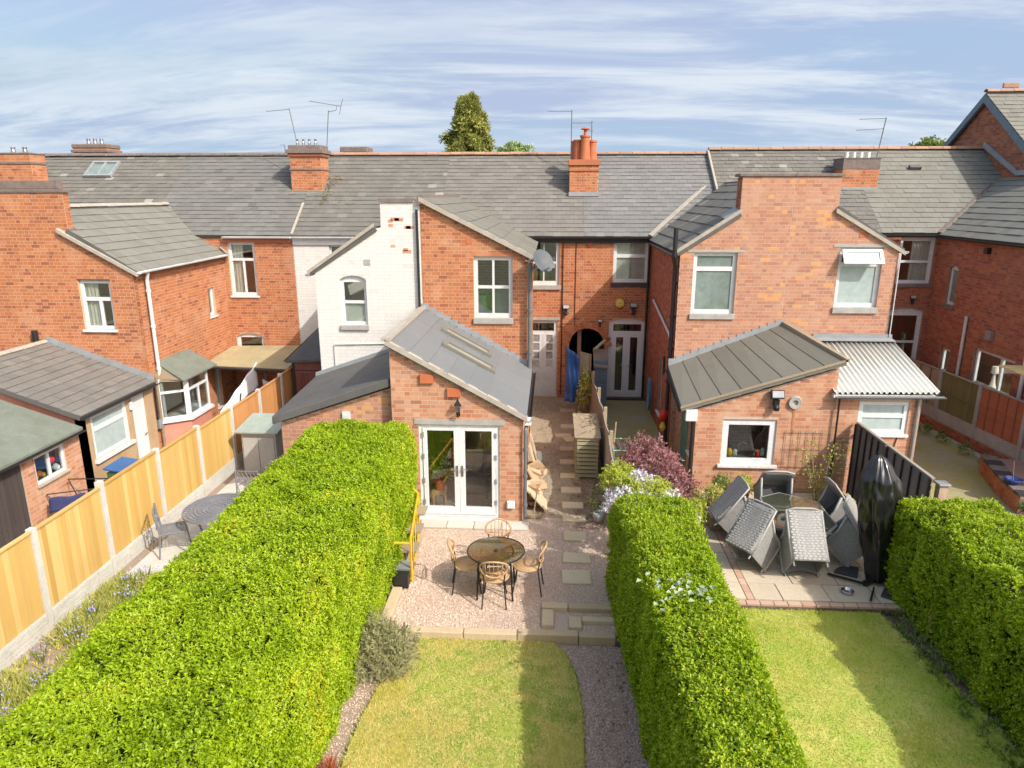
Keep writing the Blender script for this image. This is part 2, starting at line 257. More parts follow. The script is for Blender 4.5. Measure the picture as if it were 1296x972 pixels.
# ------------------------------------------------------------------ geometry helpers
class MB:
    """collects faces; build() links them as one mesh object under a parent"""
    def __init__(s): s.v = []; s.f = []; s.r = []
    def add(s, vs, fs, r=None):
        k = len(s.v); s.v += [tuple(p) for p in vs]; s.f += [tuple(i + k for i in f) for f in fs]
        r = random.random() if r is None else r
        s.r += [r] * len(fs); return s
    def box(s, a, b, r=None):
        x0, y0, z0 = a; x1, y1, z1 = b
        return s.add([(x0, y0, z0), (x1, y0, z0), (x1, y1, z0), (x0, y1, z0), (x0, y0, z1), (x1, y0, z1), (x1, y1, z1), (x0, y1, z1)],
                     [(3, 2, 1, 0), (4, 5, 6, 7), (0, 1, 5, 4), (1, 2, 6, 5), (2, 3, 7, 6), (3, 0, 4, 7)], r)
    def obox(s, O, u, v, n, a, b, r=None):
        """box in a frame: a, b are (u, v, n) corners"""
        O, u, v, n = V(O), V(u), V(v), V(n); P = []
        for z in (a[2], b[2]):
            for x, y in ((a[0], a[1]), (b[0], a[1]), (b[0], b[1]), (a[0], b[1])): P.append(O + u * x + v * y + n * z)
        return s.add(P, [(3, 2, 1, 0), (4, 5, 6, 7), (0, 1, 5, 4), (1, 2, 6, 5), (2, 3, 7, 6), (3, 0, 4, 7)], r)
    def slab(s, pts, t, r=None):
        """polygon given in order (seen from outside), thickened by vector t"""
        n = len(pts); t = V(t); a = [V(p) for p in pts]; b = [p + t for p in a]
        return s.add(a + b, [tuple(range(n)), tuple(range(2 * n - 1, n - 1, -1))] + [((i + 1) % n, i, i + n, (i + 1) % n + n) for i in range(n)], r)
    def tube(s, path, r, n=8, cap=True, closed=False, rr=None):
        path = [V(p) for p in path]; m = len(path); rs = r if isinstance(r, (list, tuple)) else [r] * m
        P = []; prev = None
        for i, p in enumerate(path):
            d = (path[(i + 1) % m] - path[i - 1]) if closed else (path[min(i + 1, m - 1)] - path[max(i - 1, 0)])
            d.normalize()
            if prev is None: x = d.orthogonal().normalized()
            else:
                x = prev - d * prev.dot(d)
                x = x.normalized() if x.length > 1e-6 else d.orthogonal().normalized()
            prev = x; y = d.cross(x)
            for k in range(n):
                a = 2 * math.pi * k / n; P.append(p + (x * math.cos(a) + y * math.sin(a)) * rs[i])
        F = []
        for i in range(m if closed else m - 1):
            for k in range(n):
                F.append((i * n + k, i * n + (k + 1) % n, ((i + 1) % m) * n + (k + 1) % n, ((i + 1) % m) * n + k))
        if cap and not closed: F += [tuple(range(n - 1, -1, -1)), tuple((m - 1) * n + k for k in range(n))]
        return s.add(P, F, rr)
    def lathe(s, c, prof, n=20, axis=(0, 0, 1), r=None):
        c = V(c); q = V(axis).normalized().to_track_quat('Z', 'Y'); P = []; m = len(prof)
        for (rad, z) in prof:
            for k in range(n):
                a = 2 * math.pi * k / n; P.append(c + q @ V((rad * math.cos(a), rad * math.sin(a), z)))
        F = [(i * n + k, i * n + (k + 1) % n, (i + 1) * n + (k + 1) % n, (i + 1) * n + k) for i in range(m - 1) for k in range(n)]
        F += [tuple(range(n - 1, -1, -1)), tuple((m - 1) * n + k for k in range(n))]
        return s.add(P, F, r)
    def grid(s, fn, nu, nv, r=None):
        P = [fn(i / nu, j / nv) for j in range(nv + 1) for i in range(nu + 1)]
        return s.add(P, [(j * (nu + 1) + i, j * (nu + 1) + i + 1, (j + 1) * (nu + 1) + i + 1, (j + 1) * (nu + 1) + i) for j in range(nv) for i in range(nu)], r)
    def build(s, name, mat, parent=None, smooth=False, bevel=0, kind=None, solid=0):
        o = np_mesh(name, np.array(s.v, dtype=np.float32), s.f, mat, parent, np.array(s.r, dtype=np.float32), smooth, kind)
        if solid:
            m = o.modifiers.new('solid', 'SOLIDIFY'); m.thickness = solid; m.offset = 0
        if bevel:
            m = o.modifiers.new('bevel', 'BEVEL'); m.width = bevel; m.segments = 2; m.limit_method = 'ANGLE'
        return o
def wloc(o):
    p = V((0, 0, 0))
    while o: p += o.location; o = o.parent
    return p
def np_mesh(name, v, faces, mat, parent=None, rnd=None, smooth=False, kind=None):
    """faces: a list of tuples, or an int array of n by k"""
    base = wloc(parent) if parent else V((0, 0, 0))
    v = np.asarray(v, dtype=np.float32) - np.array(base, dtype=np.float32)
    if isinstance(faces, np.ndarray): tot = np.full(len(faces), faces.shape[1], dtype=np.int32); idx = faces.ravel().astype(np.int32)
    else: tot = np.array([len(f) for f in faces], dtype=np.int32); idx = np.array([i for f in faces for i in f], dtype=np.int32)
    me = D.meshes.new(name); me.vertices.add(len(v)); me.vertices.foreach_set('co', v.ravel())
    me.loops.add(len(idx)); me.loops.foreach_set('vertex_index', idx)
    me.polygons.add(len(tot)); st = np.concatenate(([0], np.cumsum(tot)[:-1])).astype(np.int32)
    me.polygons.foreach_set('loop_start', st)
    if rnd is not None:
        a = me.attributes.new('rnd', 'FLOAT', 'FACE'); a.data.foreach_set('value', np.asarray(rnd, dtype=np.float32))
    me.update(calc_edges=True); me.validate()
    me.polygons.foreach_set('use_smooth', np.full(len(tot), bool(smooth)))
    me.materials.append(M[mat] if isinstance(mat, str) else mat)
    o = D.objects.new(name, me); C.objects.link(o)
    if parent: o.parent = parent
    if kind: o['kind'] = kind
    return o
def thing(name, label, cat, loc=(0, 0, 0), group=None, rz=0):
    o = D.objects.new(name, None); C.objects.link(o); o.location = loc; o.rotation_euler = (0, 0, rz); o.empty_display_size = .2
    return tag(o, label, cat, group)
def tag(o, label, cat, group=None):
    o['label'] = label; o['category'] = cat
    if group: o['group'] = group
    return o
def struct(mb, name, mat, **k):
    o = mb.build(name, mat, **k); o['kind'] = 'structure'; return o
def copy_tree(o, parent=None):
    c = o.copy(); C.objects.link(c); c.parent = parent
    for ch in list(o.children): copy_tree(ch, c)
    return c
def holed(mb, O, u, v, n, outline, holes, t):
    """flat outline with holes, in the frame, thickened inwards by t"""
    O, u, v, n = V(O), V(u), V(v), V(n)
    loops = [outline] + list(holes)
    tri = tessellate_polygon([[V((p[0], p[1], 0)) for p in l] for l in loops])
    pts = [p for l in loops for p in l]; k = len(pts)
    P = [O + u * p[0] + v * p[1] for p in pts] + [O + u * p[0] + v * p[1] - n * t for p in pts]
    F = []
    for a, b, c in tri:
        pa, pb, pc = pts[a], pts[b], pts[c]
        if (pb[0] - pa[0]) * (pc[1] - pa[1]) - (pb[1] - pa[1]) * (pc[0] - pa[0]) < 0: b, c = c, b
        F += [(a, b, c), (c + k, b + k, a + k)]
    s = 0
    for l in loops:
        m = len(l)
        for i in range(m): F.append((s + i, s + (i + 1) % m, s + (i + 1) % m + k, s + i + k))
        s += m
    return mb.add(P, F)
def scan(polys, y):
    xs = []
    for l in polys:
        for i in range(len(l)):
            (x0, y0), (x1, y1) = l[i], l[(i + 1) % len(l)]
            if (y0 <= y < y1) or (y1 <= y < y0): xs.append(x0 + (x1 - x0) * (y - y0) / (y1 - y0))
    xs.sort(); return list(zip(xs[::2], xs[1::2]))
def courses(polys, L, H, gap, bond=.5, v0=None, jit=0):
    vs = [p[1] for l in polys for p in l]; a = min(vs) if v0 is None else v0; b = max(vs); out = []; k = 0
    while a < b - .01:
        t = min(a + H, b); e = gap * .5 + .003
        for p0, p1 in scan(polys, a + e):
            for q0, q1 in scan(polys, t - e):
                x0, x1 = max(p0, q0), min(p1, q1)
                if x1 - x0 < .03: continue
                fl = L == BL; p = 1.5 * L if fl else L; i = 0          # brick walls: stretcher and header in turn
                x = math.floor((x0 - 1) / p) * p + (k % 2) * (.75 * L if fl else bond * L)
                while x < x1:
                    w = L * .5 if fl and i % 2 else L; i += 1
                    c0, c1 = max(x, x0), min(x + w, x1)
                    if c1 - c0 > .025: out.append((c0 + gap / 2, c1 - gap / 2, a + gap / 2, t - gap / 2, c1 - c0 > w * .99 and t - a > H * .99))
                    x += w
        a += H; k += 1
    return out
UNIT = {}
def unit_mesh(name, mat, kind):
    if (name, mat) in UNIT: return UNIT[(name, mat)]
    mb = MB()
    if kind == 'brick': mb.box((-.5, -.5, 0), (.5, .5, 1))
    else: mb.add([(-.5, -.5, .35), (.5, -.5, .35), (.5, .5, -.6), (-.5, .5, -.6), (-.5, -.5, 1.35), (.5, -.5, 1.35), (.5, .5, .1), (-.5, .5, .1)], [(3, 2, 1, 0), (4, 5, 6, 7), (0, 1, 5, 4), (1, 2, 6, 5), (2, 3, 7, 6), (3, 0, 4, 7)])
    me = D.meshes.new(name); me.from_pydata(mb.v, [], mb.f); me.materials.append(M[mat]); UNIT[(name, mat)] = me; return me
PENDING = {}
def tiles(parent, name, O, u, v, n, polys, L, H, gap, thick, mat, bond=.5, tilt=False, single=True, jit=.0, v0=None, owner=None):
    """bricks or slates over a flat outline; the largest seen become single parts later, the rest one joined part"""
    O, u, v, n = V(O), V(u).normalized(), V(v).normalized(), V(n).normalized()
    key = (owner or parent.name, name)
    lst = PENDING.setdefault(key, [])
    for (a, b, c, d, full) in courses(polys, L, H, gap, bond, v0):
        mid = O + u * (a + b) / 2 + v * (c + d) / 2
        w = in_view(mid, 0) if single and full else 0
        face = (CAM - mid).normalized().dot(n)
        score = ((b - a) / w if w and face > .15 else 0)
        lst.append((score, parent, O, u, v, n, a, b, c, d, thick, mat, tilt, jit))
def flush_tiles(quota=300, quotas={}):
    for (own, name), lst in PENDING.items():
        q = quotas.get((own, name), quota)
        lst.sort(key=lambda t: -t[0]); groups = {}
        for i, (score, parent, O, u, v, n, a, b, c, d, th, mat, tilt, jit) in enumerate(lst):
            j = random.uniform(-jit, jit)
            if i < q and score > 0:
                o = D.objects.new(name, unit_mesh(name, mat, 'slate' if tilt else 'brick')); C.objects.link(o); o.parent = parent
                R = Matrix((u, v, n)).transposed().to_4x4(); p = O + u * (a + b) / 2 + v * (c + d) / 2 - wloc(parent)
                o.matrix_local = Matrix.Translation(p) @ R @ Matrix.Rotation(j, 4, 'Z') @ Matrix.Diagonal((b - a, d - c, th * (random.uniform(.6, 1.5) if tilt else random.uniform(.7, 1.3)), 1))
                continue
            P, F, r = groups.setdefault((parent.name, mat), ([], [], []))[:3]
            k = len(P) ; lo, hi = (.35, 1.35) if tilt else (-.2, 1); lo2, hi2 = (-.6, .1) if tilt else (-.2, 1)
            f = (random.uniform(.6, 1.5) if tilt else random.uniform(.7, 1.3)) * th; dj = random.uniform(-jit, jit) * (b - a) * .5
            for (x, y, z) in ((a, c + dj, hi), (b, c - dj, hi), (b, d, hi2), (a, d, hi2), (a, c + dj, lo), (b, c - dj, lo), (b, d, lo2), (a, d, lo2)): P.append(tuple(O + u * x + v * y + n * z * f))
            F += [(k, k + 1, k + 2, k + 3), (k, k + 4, k + 5, k + 1), (k + 1, k + 5, k + 6, k + 2), (k + 2, k + 6, k + 7, k + 3), (k + 3, k + 7, k + 4, k)]
            r += [random.random()] * 5
        for (pn, mat), (P, F, r) in groups.items():
            np_mesh(name + 's', np.array(P), np.array(F), mat, D.objects[pn], r, kind='stuff')
    PENDING.clear()
BL, BH, BG = .222, .083, .012
def wall(h, O, u, n, outline, holes, brick='brick', mortar='mortar', t=.14, name='wall', single=True, joint=.0025, own_bricks=True):
    """a wall of the house h: mortar body with real openings, bricks standing proud of it"""
    mb = MB(); holed(mb, O, u, (0, 0, 1), n, outline, holes, t); w = mb.build(name, mortar, h)
    if brick: tiles(w, 'brick', O, u, (0, 0, 1), n, [outline] + list(holes), BL, BH, BG, joint, brick, single=single, owner=h.name)
    return w
def rect(x0, x1, z0, z1): return [(x0, z0), (x1, z0), (x1, z1), (x0, z1)]
def arch(x0, x1, z0, z1, rise, n=8):
    p = [(x0, z0), (x1, z0)]
    for i in range(n + 1):
        a = i / n; p.append((x1 + (x0 - x1) * a, z1 - rise + rise * math.sin(math.pi * a) ** .7 if 0 < i < n else z1 - rise))
    return p
def window(h, O, u, n, outline, panes, name='window', mat='white', gl='glass', recess=.07, sill=None, lintel=None, ft=.06, handle=None):
    """frame with one hole per pane; every pane, the sill and the lintel are pieces of their own. Coordinates are (u, z) on the wall plane"""
    O, u, n = V(O), V(u), V(n); z = V((0, 0, 1)); mb = MB()
    xs = [p[0] for p in outline]; zs = [p[1] for p in outline]
    holed(mb, O - n * recess, u, z, n, outline, [rect(*p[:4]) for p in panes], ft)
    w = mb.build(name, mat, h)
    for p in panes:
        g = p[4] if len(p) > 4 else gl
        m = MB(); m.obox(O - n * (recess + .03), u, z, n, (p[0] - .01, p[2] - .01, -.006), (p[1] + .01, p[3] + .01, .006)); m.build('pane', g, w)
    if sill:
        m = MB(); sm, sh, so, sx = sill; m.obox(O, u, z, n, (min(xs) - sx, min(zs) - sh, -.1), (max(xs) + sx, min(zs) - .002, so)); m.build('sill', sm, w, bevel=.008)
    if lintel:
        m = MB(); lm, lh, lo_, lx = lintel; m.obox(O, u, z, n, (min(xs) - lx, max(zs) + .002, -.1), (max(xs) + lx, max(zs) + lh, lo_)); m.build('lintel', lm, w, bevel=.006)
    return w
def backing(w, O, u, n, x0, x1, z0, z1, mat, depth=.3, wave=0, name='curtain'):
    O, u, n = V(O), V(u), V(n); mb = MB(); k = max(1, int((x1 - x0) / .02)) if wave else 1
    mb.grid(lambda a, b: O + u * (x0 + (x1 - x0) * a) + V((0, 0, z0 + (z1 - z0) * b)) - n * (depth + wave * math.sin(a * k * 1.4)), k, 1)
    return mb.build(name, mat, w, smooth=wave > 0)
def pipe(h, path, r, mat, name='downpipe', clips=()):
    mb = MB(); mb.tube(path, r, 10)
    for c in clips: mb.lathe((c[0], c[1], c[2] - .03), [(r * 1.35, 0), (r * 1.35, .06)], 10)
    return mb.build(name, mat, h, smooth=False)
def gutter(h, a, b, mat='black', r=.055, name='gutter'):
    a, b = V(a), V(b); d = (b - a).normalized(); x = d.cross(V((0, 0, 1))).normalized(); mb = MB(); P = []; K = 9
    for p in (a, b):
        for k in range(K):
            t = math.pi * k / (K - 1); P.append(p + x * math.cos(t) * r - V((0, 0, math.sin(t) * r)))
    mb.add(P, [(k, k + 1, k + 1 + K, k + K) for k in range(K - 1)])
    return mb.build(name, mat, h, solid=.008)
def slope(h, O, u, up, outline, mat, L=.26, H=.205, t=.1, name='roof', body='felt', gap=.006, thick=.011, single=True, jit=.010, slate='slate', bond=.5):
    """a roof plane: body slab plus overlapping slates"""
    u = V(u).normalized(); v = V(up).normalized(); n = u.cross(v).normalized(); mb = MB()
    holed(mb, O, u, v, n, outline, [], t); w = mb.build(name, body, h)
    tiles(w, slate, O, u, v, n, [outline], L, H, gap, thick, mat, bond, tilt=True, single=single, jit=jit, owner=h.name)
    return w
def ridge_tiles(h, a, b, mat='ridge', L=.42, r=.12, name='ridge_tile', down=None):
    a, b = V(a), V(b); d = b - a; ln = d.length; k = max(1, round(ln / L)); step = ln / k; d.normalize(); me = UNIT.get((name, mat, r))
    if me is None:
        mb = MB(); P = []; K = 9
        for x in (0, 1):
            for i in range(K):
                t = math.pi * (i / (K - 1)); P.append((x, math.cos(t) * r, math.sin(t) * r * .75 - r * .35))
        for x in (0, 1):
            for i in range(K):
                t = math.pi * (i / (K - 1)); P.append((x, math.cos(t) * r * .84, math.sin(t) * r * .6 - r * .35))
        F = [(i, i + 1, i + 1 + K, i + K) for i in range(K - 1)] + [(2 * K + i + K, 2 * K + i + 1 + K, 2 * K + i + 1, 2 * K + i) for i in range(K - 1)]
        F += [(i, i + 2 * K, i + 1 + 2 * K, i + 1) for i in range(K - 1)] + [(K + i + 1, K + i + 1 + 2 * K, K + i + 2 * K, K + i) for i in range(K - 1)]
        me = D.meshes.new(name); me.from_pydata(P, [], F); me.materials.append(M[mat]); UNIT[(name, mat, r)] = me
    y = V((0, 0, 1)).cross(d).normalized(); z = d.cross(y); base = wloc(h)
    for i in range(k):
        o = D.objects.new(name, me); C.objects.link(o); o.parent = h
        R = Matrix((d, y, z)).transposed().to_4x4()
        o.matrix_local = Matrix.Translation(a + d * (i * step) - base + V((0, 0, random.uniform(-.006, .006)))) @ R @ Matrix.Diagonal((step - .012, 1, 1, 1))
def vnoise(P, f, seed=0):
    """value noise on an array of points"""
    Q = P * f + seed * 17.31; I = np.floor(Q).astype(np.int64); T = Q - I; T = T * T * (3 - 2 * T); out = np.zeros(len(P))
    for dx in (0, 1):
        for dy in (0, 1):
            for dz in (0, 1):
                h = (I[:, 0] + dx) * 374761393 + (I[:, 1] + dy) * 668265263 + (I[:, 2] + dz) * 2147483647 + seed * 1013
                h = (h ^ (h >> 13)) * 1274126177; h = (h ^ (h >> 16)) & 0xffff
                w = (T[:, 0] if dx else 1 - T[:, 0]) * (T[:, 1] if dy else 1 - T[:, 1]) * (T[:, 2] if dz else 1 - T[:, 2])
                out += w * (h / 65535.0)
    return out * 2 - 1
def unitv(a): return a / np.maximum(np.linalg.norm(a, axis=1, keepdims=True), 1e-9)
def leaf_mesh(name, P, axis, face, ln, wd, mat, parent, rnd=None, fold=.25, kind=None):
    """one folded two-triangle leaf per point: axis is where it points, face is its upper side"""
    n = len(P); axis = unitv(axis); side = unitv(np.cross(axis, face)); up = np.cross(side, axis)
    ln = np.broadcast_to(np.asarray(ln, float), (n,))[:, None]; wd = np.broadcast_to(np.asarray(wd, float), (n,))[:, None]
    m = P + axis * ln * .45 + up * wd * fold
    vv = np.stack([P, m + side * wd * .5, P + axis * ln - up * wd * fold * .5, m - side * wd * .5], 1).reshape(-1, 3)
    k = np.arange(n)[:, None] * 4
    F = np.concatenate([k + np.array([[0, 2, 1]]), k + np.array([[0, 3, 2]])], 1).reshape(-1, 3)
    r = np.repeat(RS.rand(n) if rnd is None else np.clip(rnd, 0, .999), 2)
    return np_mesh(name, vv, F, mat, parent, r, kind=kind)
def shoots(P, Nn, per, ln, spread=.5, up=.35):
    """each point grows a short shoot: per leaves along it"""
    n = len(P); ax = unitv(Nn + RS.normal(0, spread, (n, 3)) + np.array([0, 0, up]))
    PP = []; AA = []; FF = []
    for i in range(per):
        t = (i + .5) / per; r = unitv(np.cross(ax, RS.normal(0, 1, (n, 3))))
        PP.append(P + ax * ln * t + RS.normal(0, .004, (n, 3))); a = unitv(r * (1.2 - .35 * t) + ax * (.3 + .45 * t)); AA.append(a); FF.append(ax + Nn * .4 + RS.normal(0, .25, (n, 3)))
    return np.concatenate(PP), np.concatenate(AA), np.concatenate(FF)
def blob(name, c, rad, n, ln, wd, mat, parent, up=.3, shell=.55, per=4, shoot=.08, bottom=-.5, seed=0, lump=.25, kind=None):
    """leaves over an uneven, lumpy volume"""
    d = unitv(RS.normal(0, 1, (n, 3))); d = d[d[:, 2] > bottom]; n = len(d)
    k = 1 + lump * vnoise(d, 2.2, seed) + lump * .5 * vnoise(d, 5, seed + 1)
    rr = (shell + (1 - shell) * RS.rand(n) ** .6) * k
    P = np.array(c) + d * rr[:, None] * np.array(rad)
    Q, A, Fc = shoots(P, d, per, shoot, .6, up)
    return leaf_mesh(name, Q, A, Fc, ln * RS.uniform(.7, 1.2, len(Q)), wd * RS.uniform(.7, 1.2, len(Q)), mat, parent, kind=kind)
# ------------------------------------------------------------------ ground
def sheet(name, pts, z, mat, t=.25, kind='structure'):
    mb = MB(); mb.slab([(x, y, z) for x, y in pts], (0, 0, -t)); return struct(mb, name, mat)
mb = MB(); mb.add([(-900, -300, -.5), (900, -300, -.5), (900, 2500, -.5), (-900, 2500, -.5)], [(0, 1, 2, 3)]); struct(mb, 'ground', 'ground')
def R4(x0, x1, y0, y1): return [(x0, y0), (x1, y0), (x1, y1), (x0, y1)]
sheet('garden_soil', R4(-3.0, 2.45, 2, 8.95), -.125, 'soil_dry')
LAWN1 = [(-2.5, 2.5), (.38, 2.5), (.43, 5.5), (.45, 6.7), (.46, 7.6), (.40, 8.2), (.27, 8.7), (.08, 8.95), (-1.85, 8.95), (-1.95, 8.5), (-2.2, 8.0), (-2.3, 7.2), (-2.35, 5)]
sheet('lawn', LAWN1, -.085, 'lawn_base', .1)
sheet('chippings_bed', [(.44, 2.5), (1.6, 2.5), (1.2, 8.9), (.1, 8.9), (.3, 8.72), (.43, 8.2), (.49, 7.6), (.48, 6.7)], -.11, 'gravel_mauve_base', .1)
sheet('gravel_bed', R4(-2.55, 1.15, 9.05, 12.9), -.015, 'gravel_base')
sheet('side_path', R4(-.55, 1.3, 12.9, 21.65), -.02, 'dirt_path')
sheet('soil_border', R4(-3.0, -2.55, 8.9, 12.9), -.03, 'soil_dry')
sheet('hedge_border', R4(1.12, 2.45, 8.95, 14.4), -.03, 'soil')
sheet('patio_bed', R4(2.45, 6.35, 9.98, 14.6), -.03, 'soil')
sheet('passage_paving', R4(1.3, 3.2, 14.4, 21.65), -.015, 'path_moss')
LAWN2 = [(2.35, 2.5), (5.45, 2.5), (5.5, 7.5), (5.25, 9.2), (5.15, 9.94), (2.5, 9.94), (2.4, 8)]
sheet('garden_soil', R4(2.2, 7.0, 2, 9.95), -.11, 'soil')
sheet('lawn', LAWN2, -.06, 'lawn_base_green', .1)
sheet('side_passage', R4(6.35, 10.55, 12.9, 21.65), -.01, 'path_moss')
sheet('side_passage', R4(6.9, 10.55, 4, 12.9), -.04, 'concrete_grey')
mb = MB(); mb.box((8.3, 12.72, -.1), (10.4, 12.92, .05)); struct(mb, 'kerb', 'concrete')
sheet('neighbour_yard', R4(10.55, 15, 3, 21.65), -.03, 'concrete_grey')
sheet('neighbour_garden', R4(-7.35, -3.0, 2, 21.6), -.04, 'soil_dry')
sheet('neighbour_patio', R4(-7.15, -4.0, 10.3, 14.6), -.004, 'concrete')
sheet('neighbour_yard', R4(-12, -7.45, 3, 21.6), -.42, 'concrete_grey', .3)
# ------------------------------------------------------------------ houses
YR = 21.6; RV = V((0, 3.5, 2.52)); RL = RV.length
X1, NX = (1, 0, 0), (0, -1, 0)          # rear walls: along +X, facing the gardens
YP, PX = (0, 1, 0), (1, 0, 0)           # side walls facing right
YM, MX = (0, -1, 0), (-1, 0, 0)         # side walls facing left
def new_house(name, label, x0, x1, dz=0):
    h = thing(name, label, 'house', ((x0 + x1) / 2, 23, 0), 'terraced houses in the row')
    m = MB(); m.box((x0 + .002, 28.3, -.5), (x1 - .002, 28.5, 5.0)); m.build('street_wall', 'brick_dark', h)
    m = MB(); m.slab([(x0, 24.9, 7.50 + dz), (x1, 24.9, 7.50 + dz), (x1, 28.6, 4.9 + dz), (x0, 28.6, 4.9 + dz)], (0, 0, -.1)); m.build('street_roof', 'slate', h)
    m = MB(); m.box((x1 - .12, 21.75, -.5), (x1 - .004, 28.3, 4.9)); m.add([(x1 - .12, 21.75, 4.9), (x1 - .12, 28.3, 4.9), (x1 - .12, 25, 7.3), (x1 - .004, 21.75, 4.9), (x1 - .004, 28.3, 4.9), (x1 - .004, 25, 7.3)], [(0, 1, 2), (5, 4, 3), (0, 3, 4, 1), (1, 4, 5, 2), (2, 5, 3, 0)]); m.build('party_wall', 'mortar_dark', h)
    return h
def main_roof(h, x0, x1, mat, dz=0, **k):
    return slope(h, (0, 21.5, 5.03 + dz), X1, RV, [(x0, 0), (x1, 0), (x1, RL), (x0, RL)], mat, **k)
def eaves(h, x0, x1, z=5.0, mat='black', corbel='brick'):
    gutter(h, (x0, 21.44, z), (x1, 21.44, z), mat)
    m = MB(); m.box((x0, 21.535, z - .16), (x1, 21.592, z - .04)); m.build('eaves_board', 'black' if mat == 'black' else 'white_paint', h)
def chimney(h, x0, x1, y0, d, z0, z1, pots, brick='brick', bands=(), top='coping', mortar='mortar', potm='terracotta', cap=None):
    m = MB(); m.box((x0, y0, z0), (x1, y0 + d, z1)); c = m.build('chimney', mortar, h)
    own = h.name + '_chimney'
    for (O, u, n, a, b) in (((0, y0, 0), X1, NX, x0, x1), ((x1, 0, 0), YP, PX, y0, y0 + d), ((x0, 0, 0), YM, MX, -y0 - d, -y0)):
        tiles(c, 'brick', O, u, (0, 0, 1), n, [rect(a, b, z0 + .02, z1)], BL, BH, BG, .003, brick, single=False, owner=own)
    for z, hh, o_, mt in bands:
        m = MB(); m.box((x0 - o_, y0 - o_, z), (x1 + o_, y0 + d + o_, z + hh)); m.build('corbel', mt, c, bevel=.01)
    m = MB(); m.box((x0 - .02, y0 - .1, z0 - .01), (x1 + .02, y0 - .008, z0 + .12)); m.build('lead_apron', 'lead', c)
    if cap:
        m = MB(); m.slab([(x0 - .03, y0 - .03, z1 + .003), (x1 + .03, y0 - .03, z1 + .003), (x1 + .03, y0 + d + .03, z1 + .003), (x0 - .03, y0 + d + .03, z1 + .003)], (0, 0, cap)); m.build('chimney_cap', 'coping', c, bevel=.03)
    zt = z1 + (cap or 0)
    for (px, py, r, hh, mt) in pots:
        m = MB(); m.lathe((px, py, zt - .01), [(r * 1.05, 0), (r * 1.05, .05), (r, .08), (r * .82, hh * .7), (r * .85, hh - .07), (r, hh - .05), (r, hh), (r * .75, hh), (r * .75, hh - .15), (.01, hh - .15)], 16); m.build('chimney_pot', mt, c, smooth=False)
    return c
# --- the leftmost house, cut by the frame
h0 = new_house('terraced_house', 'leftmost brick house, skylight in its lichened roof and broad stack wall at the frame edge', -19.5, -12.6)
main_roof(h0, -19.5, -12.6, 'slate_lichen')
ridge_tiles(h0, (-19.5, 25, 7.6), (-12.6, 25, 7.6), 'coping')
wall(h0, (0, YR, 0), X1, NX, rect(-19.5, -12.6, -.5, 5), [], single=False)
# skylight
Rn = V(X1).cross(RV.normalized())
def on_roof(x, s, off=.03): return V((x, 21.5, 5.03)) + RV.normalized() * s + Rn * off
m = MB(); holed(m, on_roof(0, 0, .11), X1, RV.normalized(), Rn, rect(-15.85, -14.9, 3.0, 3.85), [rect(-15.78, -15.4, 3.08, 3.77), rect(-15.35, -14.97, 3.08, 3.77)], .09); sk = m.build('skylight', 'lead', h0)
m = MB(); m.obox(on_roof(0, 0, .05), X1, RV.normalized(), Rn, (-15.79, 3.07, 0), (-14.96, 3.78, .01)); m.build('pane', 'frost', sk)
m = MB(); m.obox(on_roof(0, 0, .0), X1, RV.normalized(), Rn, (-14.3, 1.35, 0), (-14.0, 1.5, .07)); m.build('roof_vent', 'lead', h0)
chimney(h0, -18.1, -16.95, 23.0, .7, 6.3, 7.5, [(-17.7, 23.3, .07, .2, 'steel'), (-17.3, 23.3, .07, .2, 'steel')], bands=[(7.2, .07, .03, 'coping')], cap=.06)
chimney(h0, -17.75, -16.45, 26.4, .8, 6.5, 7.9, [(-17.3 + .25 * k, 26.7, .07, .22, 'steel') for k in range(3)], bands=[(7.75, .1, .06, 'coping')], cap=.15)
# --- house with the paired outshot, yard and small windows
hA = new_house('terraced_house', 'orange brick house with slate roofed outshot, bay window and low tan extension behind yellow fence', -12.6, -7.97)
main_roof(hA, -12.6, -7.97, 'slate'); ridge_tiles(hA, (-12.6, 25, 7.6), (-7.97, 25, 7.6), 'coping')
wall(hA, (0, YR, 0), X1, NX, rect(-10.2, -7.974, -.5, 5), [rect(-10.05, -9.2, 3.17, 4.82), arch(-10.05, -9.15, 1.3, 1.97, .12)])
window(hA, (0, YR, 0), X1, NX, rect(-10.05, -9.2, 3.17, 4.82), [(-9.96, -9.29, 4.33, 4.74), (-9.96, -9.64, 3.26, 4.25), (-9.58, -9.29, 3.26, 4.25)], sill=('white', .06, .05, .04), lintel=('stone_dark', .05, .006, .04))
wall(hA, (0, YR, 0), X1, NX, rect(-12.5, -10.204, 4.0, 5.0), [], single=False)
window(hA, (0, YR, 0), X1, NX, arch(-10.05, -9.15, 1.3, 1.97, .12), [(-9.95, -9.25, 1.5, 1.83)])
backing(hA, (0, YR, 0), X1, NX, -9.96, -9.62, 3.2, 4.75, 'curtain', .15, .02)
AY = 16.7; AX = -10.2
OA = [(-17, -.5), (AX, -.5), (AX, 4.45), (-11.85, 5.36), (-11.66, 5.36), (-11.66, 6.28), (-17, 6.28)]
wall(hA, (0, AY, 0), X1, NX, OA, [rect(-11.62, -10.82, 2.98, 4.2)])
window(hA, (0, AY, 0), X1, NX, rect(-11.62, -10.82, 2.98, 4.2), [(-11.54, -10.9, 3.78, 4.12), (-11.54, -11.2, 3.06, 3.69), (-11.13, -10.9, 3.06, 3.69)], sill=('white', .06, .06, .04), lintel=('stone_dark', .03, .006, .03))
backing(hA, (0, AY, 0), X1, NX, -11.55, -11.2, 3.0, 4.15, 'curtain', .15, .02)
